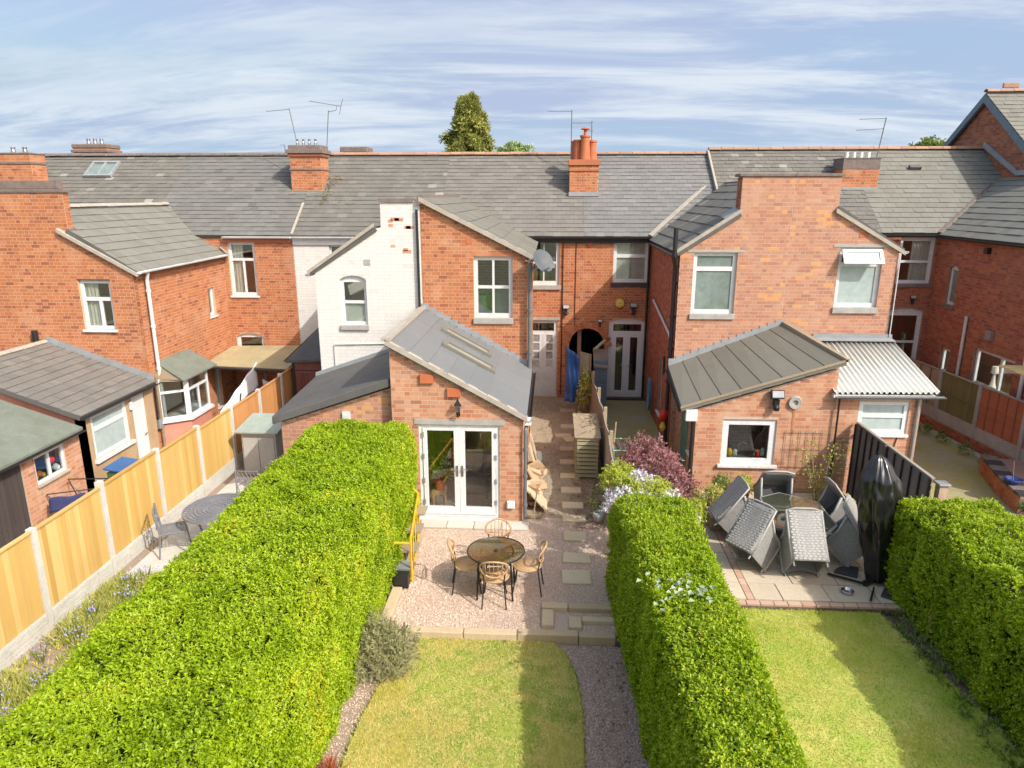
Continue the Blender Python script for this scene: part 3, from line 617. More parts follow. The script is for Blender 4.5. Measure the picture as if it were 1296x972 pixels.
m = MB(); m.box((-17, AY - .04, 6.285), (-11.6, AY + .24, 6.36)); m.box((-17, AY - .02, 6.362), (-11.75, AY + .2, 6.55)); m.build('stack_coping', 'coping', hA, bevel=.01)
m = MB(); m.box((-17, AY + .14, 4), (-11.66, AY + .2, 6.28)); m.build('stack', 'mortar', hA)
tiles(hA, 'brick', (-11.66, 0, 0), YP, (0, 0, 1), PX, [rect(AY, AY + .2, 4.6, 6.28)], BL, BH, BG, .006, 'brick', single=False, owner=hA.name)
wall(hA, (AX, 0, 0), YP, PX, rect(AY + .004, YR - .004, -.5, 4.42), [rect(20.35, 20.75, 2.7, 3.55), rect(17.2, 18.85, .5, 1.62), rect(20.2, 20.6, -.1, 1.4)])
window(hA, (AX, 0, 0), YP, PX, rect(20.35, 20.75, 2.7, 3.55), [(20.42, 20.68, 2.78, 3.48)], sill=('white', .05, .05, .03))
window(hA, (AX, 0, 0), YP, PX, rect(20.2, 20.6, -.1, 1.4), [(20.27, 20.53, -.02, 1.33)], gl='frost_pale', sill=('white', .05, .05, .03))
# outshot roof, falling to the right
SO = V((-10.05, 0, 4.42)); upA = V((-2.35, 0, 1.5)); LA = upA.length
slope(hA, SO, YP, upA, [(AY - .06, 0), (23.5, 0), (23.5, LA), (AY + .21, LA), (AY + .21, LA * .68), (AY - .06, LA * .68)], 'tile_green', .33, .30)
m = MB(); m.slab([(-12.4, AY + .2, 5.92), (-12.4, 23.4, 5.92), (-15, 23.4, 4.4), (-15, AY + .2, 4.4)], (0, 0, -.1)); m.build('roof', 'felt', hA)
ridge_tiles(hA, (-12.4, AY + .22, 5.97), (-12.4, 22.7, 5.97), 'cement', .45, .1)
m = MB(); m.slab([(-11.9, AY - .1, 5.44), (-11.9, AY + .02, 5.46), (-10.05, AY + .02, 4.40), (-10.05, AY - .1, 4.40)][::-1], (0, 0, -.09)); m.build('verge', 'cement', hA)
gutter(hA, (-10.0, AY - .05, 4.42), (-10.0, 21.5, 4.46), 'white')
m = MB(); m.slab([(-10.05, 21.45, 4.53), (-9.95, 21.45, 4.50), (-12.5, 22.75, 5.99), (-12.6, 22.75, 6.03)], (0, 0, -.03)); m.build('valley_lead', 'lead', hA)
pipe(hA, [(-10.02, 17.05, 4.4), (-10.1, 17.1, 4.15), (-10.1, 17.1, 1.75), (-10.1, 17.15, -.4)], .045, 'white_paint', clips=[(-10.1, 17.1, z) for z in (1.9, 3.0, 3.9)])
pipe(hA, [(-10.12, 16.95, 1.7), (-10.12, 16.95, -.4)], .04, 'twig'); pipe(hA, [(-10.12, 16.8, 1.5), (-10.12, 16.8, .6)], .02, 'black')
m = MB(); m.box((-10.19, 16.78, .35), (-10.08, 17.0, .6)); m.build('meter_box', 'grey_metal', hA, bevel=.01)
gutter(hA, (-10.1, 21.44, 5), (-7.98, 21.44, 5), 'white'); m = MB(); m.box((-10.2, 21.54, 4.82), (-7.98, 21.592, 4.96)); m.build('eaves_board', 'brick_dark', hA)
chimney(hA, -8.5, -7.48, 23.35, .75, 6.2, 7.5, [], bands=[(7.0, .06, .03, 'coping'), (7.42, .1, .05, 'brick'), (7.525, .12, .09, 'coping')], cap=.28)
ch = [c for c in hA.children if c.name.startswith('chimney')][-1]
for k in range(4):
    m = MB(); m.lathe((-8.3 + .2 * k, 23.6, 7.77), [(.05, 0), (.05, .1), (.035, .14), (.045, .2)], 8); m.build('chimney_pot', 'steel', ch)
chimney(hA, -7.7, -6.75, 26.4, .8, 6.5, 7.72, [], bands=[(7.6, .1, .05, 'coping')], cap=.2)
# bay window on the side wall
m = MB(); bx0, bx1, by0, by1 = AX + .02, -9.55, 17.05, 18.75
bay = [(bx0, by0 - .1), (bx1, by0 + .35), (bx1, by1 - .25), (bx0, by1)]
m.slab([(x, y, .5) for x, y in bay], (0, 0, -1.0)); bw = m.build('bay_window', 'render_pink', hA)
def bay_frame(a, b, panes, z0=.5, z1=1.62):
    a, b = V((*a, 0)), V((*b, 0)); u = (b - a).normalized(); n = u.cross(V((0, 0, 1))); L = (b - a).length
    mm = MB(); holed(mm, a, u, (0, 0, 1), n, rect(0, L, z0, z1), [rect(p[0] * L, p[1] * L, p[2], p[3]) for p in panes], .06); mm.build('frame', 'white', bw)
    for p in panes:
        mm = MB(); mm.obox(a, u, (0, 0, 1), n, (p[0] * L, p[2], -.035), (p[1] * L, p[3], -.025)); mm.build('pane', 'glass', bw)
bay_frame(bay[0], bay[1], [(.14, .86, .58, 1.22), (.14, .86, 1.28, 1.55)]); bay_frame(bay[1], bay[2], [(.05, .48, .58, 1.22), (.05, .95, 1.28, 1.55), (.52, .95, .58, 1.22)]); bay_frame(bay[2], bay[3], [(.1, .9, .58, 1.55)])
m = MB(); m.slab([(bx0, by0 - .2, .52), (bx1 + .08, by0 + .3, .52), (bx1 + .08, by1 - .2, .52), (bx0, by1 + .08, .52)], (0, 0, -.07)); m.build('sill', 'white', bw)
m = MB(); m.slab([(AX, 17.15, 2.06), (-9.42, 17.0, 1.62), (-9.42, 18.85, 1.62), (AX, 18.8, 2.06)], (0, 0, -.05)); m.build('bay_roof', 'felt_green', bw, bevel=.01)
m = MB(); m.slab([(AX, 17.0, 1.6), (-9.5, 17.1, 1.6), (-9.5, 18.8, 1.6), (AX, 18.8, 1.6)], (0, 0, -.04)); m.slab([(AX, 17.02, 1.62), (-9.5, 17.05, 1.61), (AX, 17.15, 2.0)], (0, .02, 0)); m.build('soffit', 'old_wood', bw)
m = MB(); m.lathe((-9.75, 18.0, .53), [(.13, 0), (.16, .12), (.1, .2)], 12); m.build('bowl', 'white_pot', bw)
m = MB(); m.grid(lambda a, b: V((AX - .3, 17.25 + 1.5 * a, .5 + 1.1 * b)), 1, 1); m.build('curtain', 'curtain', bw)
# lean-to of mossy sheets across the back of the yard
m = MB(); m.slab([(-10.18, 19.5, 1.42), (-7.62, 19.4, 1.36), (-7.62, 21.55, 1.62), (-10.18, 21.55, 1.56)], (0, 0, -.05)); veranda = m.build('lean_to_roof', simple('mossy board', (.44, .37, .20), .9, (.33, .28, .17), 1.6, bmp=.3), hA)
m = MB(); m.tube([(-10.18, 19.5, 1.36), (-7.62, 19.4, 1.30)], .045, 6); m.tube([(-7.68, 19.5, 1.3), (-7.68, 19.5, -.4)], .045, 6); m.tube([(-8.3, 19.45, 1.3), (-8.3, 19.45, -.4)], .035, 6); m.build('lean_to_post', 'dark_wood', hA)
# tan extension with its own slated roof, and the salmon wall above the shed
EX = -10.1; E0, E1 = 13.9, AY
wall(hA, (EX, 0, 0), YP, PX, rect(E0, E1 - .02, -.5, 1.6), [rect(14.2, 15.55, .5, 1.5), rect(15.75, 16.3, -.42, 1.55)], brick=None, mortar='render_tan')
wx = window(hA, (EX, 0, 0), YP, PX, rect(14.2, 15.55, .5, 1.5), [(14.3, 15.45, 1.22, 1.43), (14.3, 15.45, .58, 1.12)], gl='frost_pale', sill=('white', .08, .08, .06), recess=.03)
m = MB(); m.obox((EX - .03, 0, 0), YP, (0, 0, 1), PX, (15.75, -.42, -.04), (16.3, 1.55, 0)); dr = m.build('door', 'white', hA)
m = MB(); m.tube([(EX + .01, 16.22, .45), (EX + .01, 16.12, .45)], .015, 6); m.build('handle', 'steel', dr)
m = MB(); m.box((EX, 15.62, 1.22), (EX + .07, 15.72, 1.42)); m.build('wall_lamp', 'white', hA, bevel=.02)
wall(hA, (0, E0, 0), X1, NX, [(-14, -.5), (EX, -.5), (EX, 1.58), (-12.7, 2.5), (-14, 2.2)], [], brick=None, mortar='render_pink')
upE = V((-2.75, 0, .99)); slope(hA, (-9.98, 0, 1.66), YP, upE, [(E0 - .15, 0), (AY, 0), (AY, upE.length), (E0 - .15, upE.length)], 'slate_brown', .26, .24)
m = MB(); m.slab([(-12.73, E0 - .15, 2.65), (-12.73, AY, 2.65), (-14.5, AY, 2.1), (-14.5, E0 - .15, 2.1)], (0, 0, -.08)); m.build('roof', 'felt', hA); ridge_tiles(hA, (-12.73, E0 - .15, 2.68), (-12.73, AY, 2.68), 'cement', .4, .09)
gutter(hA, (-9.95, E0 - .15, 1.62), (-9.95, AY, 1.62), 'black', .05)
def step_flashing(h, n_, x0, z0, x1, z1, y, w=.16, hgt=.12):
    for k in range(n_):
        t = k / (n_ - 1); x = x0 + (x1 - x0) * t; z = z0 + (z1 - z0) * t
        mm = MB(); mm.box((x - w / 2 - .01, y - .014 - .0015 * (k % 2), z - .05), (x + w / 2 + .01, y - .0065, z + hgt)); mm.build('step_flashing', 'lead', h)
step_flashing(hA, 17, -12.6, 2.66, -10.1, 1.74, AY)
pipe(hA, [(-12.9, AY - .08, 2.4), (-12.9, AY - .08, 2.95)], .07, 'black', 'flue')
# brick shed in front of the extension
sh = thing('brick_shed', 'low brick store with green felt roof, white framed window and black plank door', 'shed', (-11, 12.5, -.42))
wall(sh, (EX + .01, 0, 0), YP, PX, rect(9.6, E0 - .16, -.5, 1.42), [rect(12.38, 13.25, .66, 1.24), rect(10.3, 12.05, -.5, 1.36)], 'brick_pink', 'mortar_pale')
sw = window(sh, (EX + .01, 0, 0), YP, PX, rect(12.38, 13.25, .66, 1.24), [(12.43, 12.79, .71, 1.19), (12.84, 13.2, .71, 1.19)], recess=.03, sill=('cement', .05, .05, .04))
for (y, z, r, mt) in ((12.5, .78, .06, 'yellow'), (12.62, .82, .07, 'terracotta'), (12.72, .76, .05, 'yellow'), (12.95, 1.0, .1, 'red'), (13.1, .78, .08, 'sheet')):
    m = MB(); m.lathe((EX - .12, y, z - r), [(r * .5, 0), (r, r * .6), (r * .9, r * 1.2), (r * .3, r * 1.8)], 10); m.build('toy', mt, sw, smooth=True)
m = MB(); m.box((EX - .9, 12.3, .3), (EX - .25, 13.3, 1.3)); m.build('shelf', 'dark', sw)  # no real shelf: near-black block, the store's inner shade put into its colour
for k in range(15):
    m = MB(); y = 10.3 + k * .1165; m.obox((EX - .02, 0, 0), YP, (0, 0, 1), PX, (y, -.45, -.03), (y + .108, 1.34, random.uniform(0, .012))); m.build('plank', 'dark_wood', sh)
m = MB(); m.slab([(-9.93, 9.4, 1.45), (-9.93, E0 - .2, 1.45), (-11.7, E0 - .2, 2.05), (-11.7, 9.4, 2.05)], (0, 0, -.07)); m.build('roof', 'felt_green', sh, bevel=.015)
gutter(sh, (-9.9, 9.4, 1.4), (-9.9, E0 - .2, 1.4), 'black', .045)
# --- white painted house
hC = new_house('terraced_house', 'white painted house with flaking parapet, arched window and black felt lean-to', -7.97, -3.5)
main_roof(hC, -7.97, -3.5, 'slate_lichen', L=.28, H=.22); ridge_tiles(hC, (-7.97, 25, 7.6), (-3.5, 25, 7.6))
wall(hC, (0, YR, 0), X1, NX, rect(-7.966, -3.5, -.5, 5), [rect(-6.85, -6.0, 3.9, 4.74)], 'brick_white', 'mortar_white')
window(hC, (0, YR, 0), X1, NX, rect(-6.85, -6.0, 3.9, 4.74), [(-6.8, -6.05, 3.95, 4.69)])
backing(hC, (0, YR, 0), X1, NX, -6.85, -6.0, 3.9, 4.74, 'old_wood', .2)
gutter(hC, (-7.96, 21.44, 5), (-5.2, 21.44, 5), 'white'); m = MB(); m.box((-7.96, 21.54, 4.76), (-3.5, 21.592, 4.97)); m.build('eaves_board', 'white_paint', hC)
# patch of yellow moss and the cement party fillet below the chimney
m = MB()
for k in range(160):
    s_ = random.uniform(1.5, 2.95); w_ = .12 + .45 * max(0, (s_ - 1.5) / 1.45); x = -7.42 + random.uniform(0, w_) * random.random() ** .5 + .02; p = on_roof(x, s_, .03)
    m.add([p + V((random.uniform(-.05, .05), random.uniform(-.04, .04), random.uniform(0, .02))) for _ in range(3)], [(0, 1, 2)])
    if s_ > 2.75:
        p = on_roof(x + random.uniform(0, .4), s_ + .05, .04); m.add([p + V((random.uniform(-.06, .06), random.uniform(-.04, .04), random.uniform(0, .05))) for _ in range(3)], [(0, 1, 2)])
m.build('moss', simple('yellow moss', (.36, .27, .07), .95, (.25, .16, .05), 6), hC, kind='stuff')
m = MB(); m.obox(on_roof(0, 0, .012), X1, RV.normalized(), Rn, (-8.0, .05, 0), (-7.93, 1.6, .03)); m.build('cement_fillet', 'cement', hC)
CY = 16.5
OC = [(-5.62, -.5), (-3.06, -.5), (-3.06, 6.1), (-3.98, 6.05), (-3.98, 5.5), (-4.15, 5.46), (-5.62, 4.5)]
wall(hC, (0, CY, 0), X1, NX, OC, [arch(-5.03, -4.4, 3.2, 4.38, .1)], 'brick_white', 'mortar_white')
m = MB()
for k in range(9):
    x = -3.98 + .16 + random.random() * .45; z = 4.9 + random.random() * 1.0; w_ = random.choice((.11, .2, .22)); x = max(-3.95, min(x, -3.14 - w_)); m.box((x, CY - .0062, z), (x + w_, CY - .002, z + .07))
m.build('flaked_brick', 'brick_peeled', hC)
wC = window(hC, (0, CY, 0), X1, NX, arch(-5.03, -4.4, 3.2, 4.38, .1), [(-4.96, -4.47, 3.78, 4.22), (-4.96, -4.47, 3.27, 3.71)], sill=('stone', .12, .06, .03))
backing(wC, (0, CY, 0), X1, NX, -5.0, -4.4, 3.2, 3.75, 'blind', .125)
m = MB(); m.box((-4.42, CY - .012, 4.62), (-4.27, CY - .004, 4.76)); m.build('air_brick', 'stone', hC)
m = MB(); m.tube([(-5.6, CY - .03, 2.0), (-5.25, CY - .03, 2.0), (-5.25, CY - .03, 2.72), (-3.1, CY - .03, 2.78)], .013, 6); m.build('cable', 'white_paint', hC)
wall(hC, (-5.62, 0, 0), YM, MX, rect(-21.6, -CY - .004, -.5, 4.5), [], 'brick_white', 'mortar_white', single=False)
upC = V((1.6, 0, 1.02)); slope(hC, (-5.75, 0, 4.47), YM, upC, [(-23.2, 0), (-CY + .05, 0), (-CY + .05, upC.length * 1.02), (-23.2, upC.length * 1.02)], 'slate')
m = MB(); m.slab([(-5.78, CY - .08, 4.40), (-5.78, CY - .003, 4.40), (-4.14, CY - .003, 5.5), (-4.14, CY - .08, 5.5)], (0, 0, .09)); m.build('verge', 'cement', hC)
m = MB(); m.box((-4.02, CY - .04, 6.06), (-3.2, CY + .5, 6.14)); m.box((-3.98, CY + .14, 5), (-3.07, CY + .5, 6.05)); m.build('coping', 'coping', hC)
gutter(hC, (-5.8, CY - .05, 4.4), (-5.8, 21.5, 4.4), 'white')
# black felt lean-to
m = MB(); m.slab([(-5.42, 12.8, 2.04), (-3.06, 12.8, 2.84), (-3.06, 16.48, 2.84), (-5.75, 16.48, 1.93)], (0, 0, -.16)); lr = m.build('lean_to_roof', 'felt', hC, bevel=.015)
m = MB(); m.slab([(-5.75, 16.47, 2.02), (-3.07, 16.47, 2.92), (-3.07, 16.47, 2.83), (-5.75, 16.47, 1.92)][::-1], (0, -.05, 0)); m.build('flashing', 'lead', hC)
wall(hC, (0, 12.95, 0), X1, NX, [(-5.3, -.5), (-3.07, -.5), (-3.07, 2.62), (-5.3, 1.88)], [], 'brick_rose', 'mortar_pale')
m = MB(); m.box((-4.05, 12.9, 1.98), (-3.9, 12.945, 2.13)); m.build('vent', 'white', hC)
wall(hC, (-5.3, 0, 0), YM, MX, rect(-16.4, -12.954, -.5, 1.85), [], None, 'render_grey')
# low grey pent roof and red door beside the white outshot
m = MB(); m.slab([(-7.45, 18.9, 1.72), (-5.64, 18.7, 1.86), (-5.64, 20.6, 2.7), (-6.75, 20.7, 2.62)], (0, 0, -.07)); m.slab([(-7.5, 18.9, 1.72), (-6.75, 20.7, 2.62), (-7.5, 21.4, 1.8)], (0, 0, -.05)); m.build('pent_roof', 'felt', hC)
m = MB(); m.box((-7.3, 18.95, -.3), (-5.64, 19.03, 1.74)); dr = m.build('door_frame', 'dark_wood', hC)
for k in range(7):
    m = MB(); x = -7.2 + k * .118; m.box((x, 18.92, -.2), (x + .112, 18.948, 1.42)); m.build('plank', 'red_wood', dr)
m = MB(); m.box((-7.2, 18.92, 1.45), (-6.37, 18.948, 1.68)); m.box((-7.2, 18.9, 1.36), (-6.37, 18.93, 1.43)); m.build('panel', 'red_wood', dr)
# --- the middle house, French doors and low garden room
hD = new_house('terraced_house', 'middle brick house with grey roofed garden room, white French doors and tall slate outshot', -3.5, .95)
main_roof(hD, -3.5, .95, 'slate_brown'); ridge_tiles(hD, (-3.5, 25, 7.6), (.95, 25, 7.6))
DX = .95
wall(hD, (0, YR, 0), X1, NX, [(-3.496, -.5), (.56, -.5), (.56, 1.65)] + [(1.115 - .555 * math.cos(t), 1.65 + .6 * math.sin(t)) for t in [k * math.pi / 14 for k in range(1, 6)]] + [(DX, 2.225), (DX, 5), (-3.496, 5)],
     [rect(-.66, .23, 3.56, 4.93), rect(-.75, .2, .02, 2.48)])
wD = window(hD, (0, YR, 0), X1, NX, rect(-.66, .23, 3.56, 4.93), [(-.57, -.27, 4.27, 4.84), (-.23, .12, 4.27, 4.84), (-.57, -.27, 3.68, 4.21), (-.23, .12, 3.68, 4.21)], sill=('stone', .13, .06, .05), mat='white_paint')
m = MB(); m.box((-.7, YR - .03, 4.934), (.3, YR - .007, 5.0)); m.build('lintel', simple('faded blue lintel', (.16, .17, .36), .7), wD)
m = MB(); m.lathe((.05, YR + .25, 4.2), [(.05, 0), (.06, .08), (.03, .2)], 8); m.build('ornament', 'curtain', wD)
m = MB(); m.box((-.6, YR + .5, 3.5), (.2, YR + .55, 3.95)); m.build('sill_plants', 'plant', wD)
dD = window(hD, (0, YR, 0), X1, NX, rect(-.75, .2, .02, 2.48), [(-.62, .09, 2.13, 2.38)], name='door', mat='white_paint', recess=.05)
for (a, b, p0, p1) in ((-.66, -.26, -.56, -.36), (-.25, .13, -.15, .05)):
    m = MB(); holed(m, (0, YR + .035, 0), X1, (0, 0, 1), NX, rect(a, b, .06, 2.05), [rect(p0, p1, z, z + .22) for z in (.98, 1.25, 1.52, 1.79)], .04); lf = m.build('leaf', 'white_paint', dD)
    for z in (.98, 1.25, 1.52, 1.79):
        m = MB(); m.box((p0, YR + .05, z), (p1, YR + .06, z + .22)); m.build('pane', 'glass', dD)
    m = MB(); m.box((a + .06, YR + .024, .16), (b - .06, YR + .034, .5)); m.box((a + .06, YR + .024, .6), (b - .06, YR + .034, .88)); m.build('panel', 'white_paint', dD, bevel=.004)
m = MB(); m.box((-.8, YR - .03, 2.484), (.26, YR - .0, 2.56)); m.build('lintel', 'stone', dD)
# passage between the two houses: a dark round headed tunnel
m = MB(); m.box((.45, 27.9, -.4), (1.8, 28.2, 2.4)); m.box((.45, 21.75, 2.32), (1.8, 28, 2.4)); m.box((.45, 21.75, -.4), (.55, 28, 2.31)); m.box((1.69, 21.75, -.4), (1.8, 28, 2.31)); m.build('passage_wall', 'mortar_dark', hD)
for k in range(13):                                     # header bricks round the arch
    t = math.pi * (k + .5) / 13; c = V((1.115, YR - .012, 1.65)); rr = V((-math.cos(t), 0, math.sin(t))); tt = V((math.sin(t), 0, math.cos(t)))
    m = MB(); m.obox(c, tt, rr, (0, -1, 0), (-.055, .58, -.02), (.055, .78, .004)); m.build('arch_brick', 'brick', hD)
eaves(hD, -.6, .95)
pipe(hD, [(.33, YR - .03, 4.9), (.33, YR - .03, .1)], .014, 'black', 'cable'); pipe(hD, [(.72, YR - .02, 4.9), (.72, YR - .02, 2.3)], .009, 'black', 'cable')
DY = 16.5
wall(hD, (0, DY, 0), X1, NX, [(-3.055, -.5), (-.57, -.5), (-.57, 4.86), (-3.055, 6.12)], [rect(-1.83, -.92, 3.4, 4.84)])
wD2 = window(hD, (0, DY, 0), X1, NX, rect(-1.83, -.92, 3.4, 4.84), [(-1.74, -1.4, 4.16, 4.75), (-1.35, -1.01, 4.16, 4.75), (-1.74, -1.4, 3.5, 4.09), (-1.35, -1.01, 3.5, 4.09)], sill=('stone', .14, .05, .02), mat='white_paint', lintel=('brick', .1, .004, .06))
m = MB(); m.box((-1.72, DY + .25, 3.6), (-1.45, DY + .27, 3.95)); m.build('picture', 'mint', wD2)
backing(wD2, (0, DY, 0), X1, NX, -1.8, -.95, 3.45, 4.05, 'frost', .2)
m = MB(); m.box((-2.0, DY - .01, 5.12), (-1.86, DY - .003, 5.26)); m.build('air_brick', 'terracotta', hD)
wall(hD, (-.57, 0, 0), YP, PX, rect(DY + .004, YR - .004, -.5, 4.84), [], single=False)
upD = V((-2.6, 0, 1.31)); slope(hD, (-.42, 0, 4.86), YP, upD, [(DY - .1, 0), (23.4, 0), (23.4, upD.length), (DY - .1, upD.length)], 'slab_olive', .45, .42)
m = MB(); m.slab([(-3.06, DY - .11, 6.19), (-3.06, DY - .003, 6.19), (-.40, DY - .003, 4.86), (-.40, DY - .11, 4.86)][::-1], (0, 0, -.11)); m.build('verge', 'cement', hD)
m = MB(); m.slab([(-3.1, DY - .1, 6.18), (-3.0, DY - .1, 6.23), (-3.0, 23.2, 6.23), (-3.1, 23.2, 6.18)], (0, 0, -.2)); m.build('party_coping', 'coping', hD)
pipe(hD, [(-.5, DY - .13, 4.72), (-.5, DY - .13, 3.85), (-.5, DY - .13, 2.2)], .055, 'grey_pipe', clips=[(-.5, DY - .13, z) for z in (2.6, 3.6, 4.6)])
pipe(hD, [(-3.12, CY - .06, 5.9), (-3.12, CY - .06, 3.4)], .03, 'black')
chimney(hD, .51, 1.41, 23.15, .75, 6.2, 7.3, [(.76, 23.5, .15, .62, 'terracotta'), (.98, 23.35, .17, .74, 'terracotta'), (1.22, 23.5, .15, .6, 'terracotta'), (.68, 23.75, .14, .6, 'terracotta')], bands=[(6.95, .07, .03, 'brick'), (7.13, .17, .05, 'brick_dark')])
cc = [c for c in hD.children if c.name.startswith('chimney')][-1]
m = MB(); m.tube([(.98, 23.35, 8.0), (.98, 23.35, 8.2)], .05, 8); m.lathe((.98, 23.35, 8.2), [(.13, 0), (.15, .02), (.02, .09)], 12); m.build('cowl', 'terracotta', cc)
# garden room
GY = 12.75
G = [(-3.03, -.3), (-.52, -.3), (-.52, 2.1), (-3.03, 3.48)]
wall(hD, (0, GY, 0), X1, NX, G, [rect(-2.52, -.96, .03, 1.96)], 'brick_pink', 'mortar_pale')
wall(hD, (-.52, 0, 0), YP, PX, rect(GY + .004, DY - .004, -.3, 2.1), [], 'brick_pink', 'mortar_pale', single=False)
wall(hD, (-3.03, 0, 0), YM, MX, rect(-DY + .004, -GY - .004, -.3, 3.45), [], 'brick_pink', 'mortar_pale', single=False)
fd = window(hD, (0, GY, 0), X1, NX, rect(-2.52, -.96, .03, 1.96), [(-2.45, -1.765, .09, 1.90, 'glass_clear'), (-1.715, -1.03, .09, 1.90, 'glass_clear')], name='french_doors', recess=.03)
for o in [c for c in fd.children]: D.objects.remove(o)
for (a, b, p0, p1, hx) in ((-2.445, -1.742, -2.37, -1.85, -1.79), (-1.738, -1.035, -1.635, -1.115, -1.69)):
    m = MB(); holed(m, (0, GY + .012, 0), X1, (0, 0, 1), NX, rect(a, b, .095, 1.895), [rect(p0, p1, .24, 1.83)], .07); lf = m.build('leaf', 'white', fd, bevel=.006)
    m = MB(); m.box((p0, GY + .045, .24), (p1, GY + .055, 1.83)); m.build('pane', 'glass_clear', fd)
    m = MB(); m.box((hx - .02, GY - .005, .9), (hx + .02, GY + .012, 1.12)); m.tube([(hx, GY - .005, 1.06), (hx, GY - .045, 1.06), (hx + (-.11 if hx < -1.74 else .11), GY - .045, 1.06)], .011, 6); m.build('handle', 'steel', fd)
    xh = a if hx < -1.74 else b
    for z in (.3, .75, 1.25, 1.7):
        m = MB(); m.box((xh - .02, GY - .005, z), (xh + .02, GY + .012, z + .1)); m.build('hinge', 'grey_metal', fd)
m = MB(); m.box((-2.6, GY - .02, 1.965), (-.86, GY + .05, 2.07)); m.build('lintel', 'stone', fd)
m = MB(); m.box((-2.58, GY - .12, -.02), (-.93, GY + .1, .028)); m.build('threshold', 'white', fd)
mR = slope(hD, (-.44, 0, 2.17), YP, V((-2.6, 0, 1.43)), [(GY - .1, 0), (DY - .002, 0), (DY - .002, 2.967), (GY - .1, 2.967)], 'slab_roof', 1.27, .42, thick=.010, gap=.005, bond=0, slate='roof_sheet', jit=0)
rn = V(YP).cross(V((-2.6, 0, 1.43)).normalized()); rv = V((-2.6, 0, 1.43)).normalized()
for (y0, s0, s1) in ((15.35, 1.05, 2.3), (14.25, .85, 2.1)):
    m = MB(); holed(m, V((-.44, 0, 2.17)) + rn * .07, YP, rv, rn, rect(y0, y0 + .42, s0, s1), [rect(y0 + .07, y0 + .35, s0 + .1, s1 - .1)], .08); rl = m.build('rooflight', 'slab_olive', hD)
    m = MB(); m.obox(V((-.44, 0, 2.17)) + rn * .03, YP, rv, rn, (y0 + .05, s0 + .05, 0), (y0 + .37, s1 - .05, .008)); m.build('pane', 'rooflight_pane', rl)
m = MB(); m.slab([(-3.08, GY - .12, 3.63), (-3.08, GY - .003, 3.63), (-.42, GY - .003, 2.17), (-.42, GY - .12, 2.17)][::-1], (0, 0, -.1)); m.build('verge', 'cement', hD)
m = MB(); m.slab([(-3.14, GY - .12, 3.60), (-2.98, GY - .12, 3.60), (-2.98, DY - .01, 3.62), (-3.14, DY - .01, 3.60)], (0, 0, .06)); m.build('cement_fillet', 'cement', hD)
step_flashing(hD, 15, -3.0, 3.62, -.6, 2.29, DY, .16, .11)
gutter(hD, (-.4, GY - .1, 2.12), (-.4, DY, 2.12), 'black', .05)
pipe(hD, [(-.4, GY + .1, 2.08), (-.46, GY - .05, 1.9), (-.46, GY - .05, .05)], .035, 'grey_pipe', clips=[(-.46, GY - .05, z) for z in (.35, .95, 1.5)])
m = MB(); m.box((-.47, GY - .09, 2.0), (-.35, GY - .0, 2.14)); m.build('bracket', 'white', hD)
for x, z in ((-2.33, 2.78), (-1.82, 2.52)):
    m = MB(); m.box((x - .13, GY - .06, z), (x + .13, GY - .006, z + .18)); m.build('terracotta_vent', 'terracotta', hD, bevel=.01)
m = MB(); m.box((-.82, GY - .07, .26), (-.66, GY - .006, .42)); m.build('vent', 'white', hD, bevel=.02)
# inside the garden room
m = MB(); m.box((-2.9, GY + .15, .0), (-.65, DY - .05, .03)); m.build('floor', 'room', hD)
m = MB(); m.box((-2.95, DY - .06, .03), (-.6, DY - .02, 2.0)); m.build('inner_wall', 'room', hD)
m = MB(); m.box((-2.0, GY + 1.1, .03), (-1.1, GY + 1.9, .42)); m.box((-2.0, GY + 1.75, .42), (-1.1, GY + 1.95, .8)); m.build('settee', 'grey_cloth', hD, bevel=.06)
m = MB(); m.lathe((-1.3, GY + .9, .7), [(.3, 0), (.32, .03)], 20); m.tube([(-1.3, GY + .9, .03), (-1.3, GY + .9, .7)], .03); m.build('table', 'blue_grey', hD)
m = MB(); m.box((-2.36, GY + .3, .35), (-2.1, GY + .6, .45)); [m.tube([(x, y, .03), (x, y, .4)], .02, 5) for x in (-2.33, -2.13) for y in (GY + .33, GY + .57)]; m.build('stool', 'rattan', hD)
m = MB(); m.lathe((-2.2, GY + .4, .46), [(.1, 0), (.13, .2)], 12); m.build('pot', 'red', hD); blob('pot_plant', (-2.2, GY + .4, .85), (.17, .17, .25), 60, .14, .05, 'plant', hD)
# --- house right of the middle one, sharing a big gabled outshot with the next
hE = new_house('terraced_house', 'brick house with yellow alarm box, narrow French doors and olive roofed kitchen extension', .95, 5.15)
main_roof(hE, .95, 5.15, 'slate_blue'); ridge_tiles(hE, (.95, 25, 7.6), (5.15, 25, 7.6))
EO = 2.98
wall(hE, (0, YR, 0), X1, NX, [(1.67, -.5), (EO - .004, -.5), (EO - .004, 5), (DX, 5), (DX, 2.225)] + [(1.115 - .555 * math.cos(t), 1.65 + .6 * math.sin(t)) for t in [k * math.pi / 14 for k in range(6, 14)]] + [(1.67, 1.65)],
     [rect(1.85, 2.9, 3.66, 4.93), arch(1.78, 2.92, .05, 2.55, .1)])
wE = window(hE, (0, YR, 0), X1, NX, rect(1.85, 2.9, 3.66, 4.93), [(1.95, 2.8, 4.5, 4.84), (1.95, 2.8, 3.76, 4.4)], sill=('stone_dark', .12, .06, .06), lintel=('stone_dark', .06, .01, .1))
backing(wE, (0, YR, 0), X1, NX, 1.9, 2.85, 3.7, 4.9, 'blind', .125)
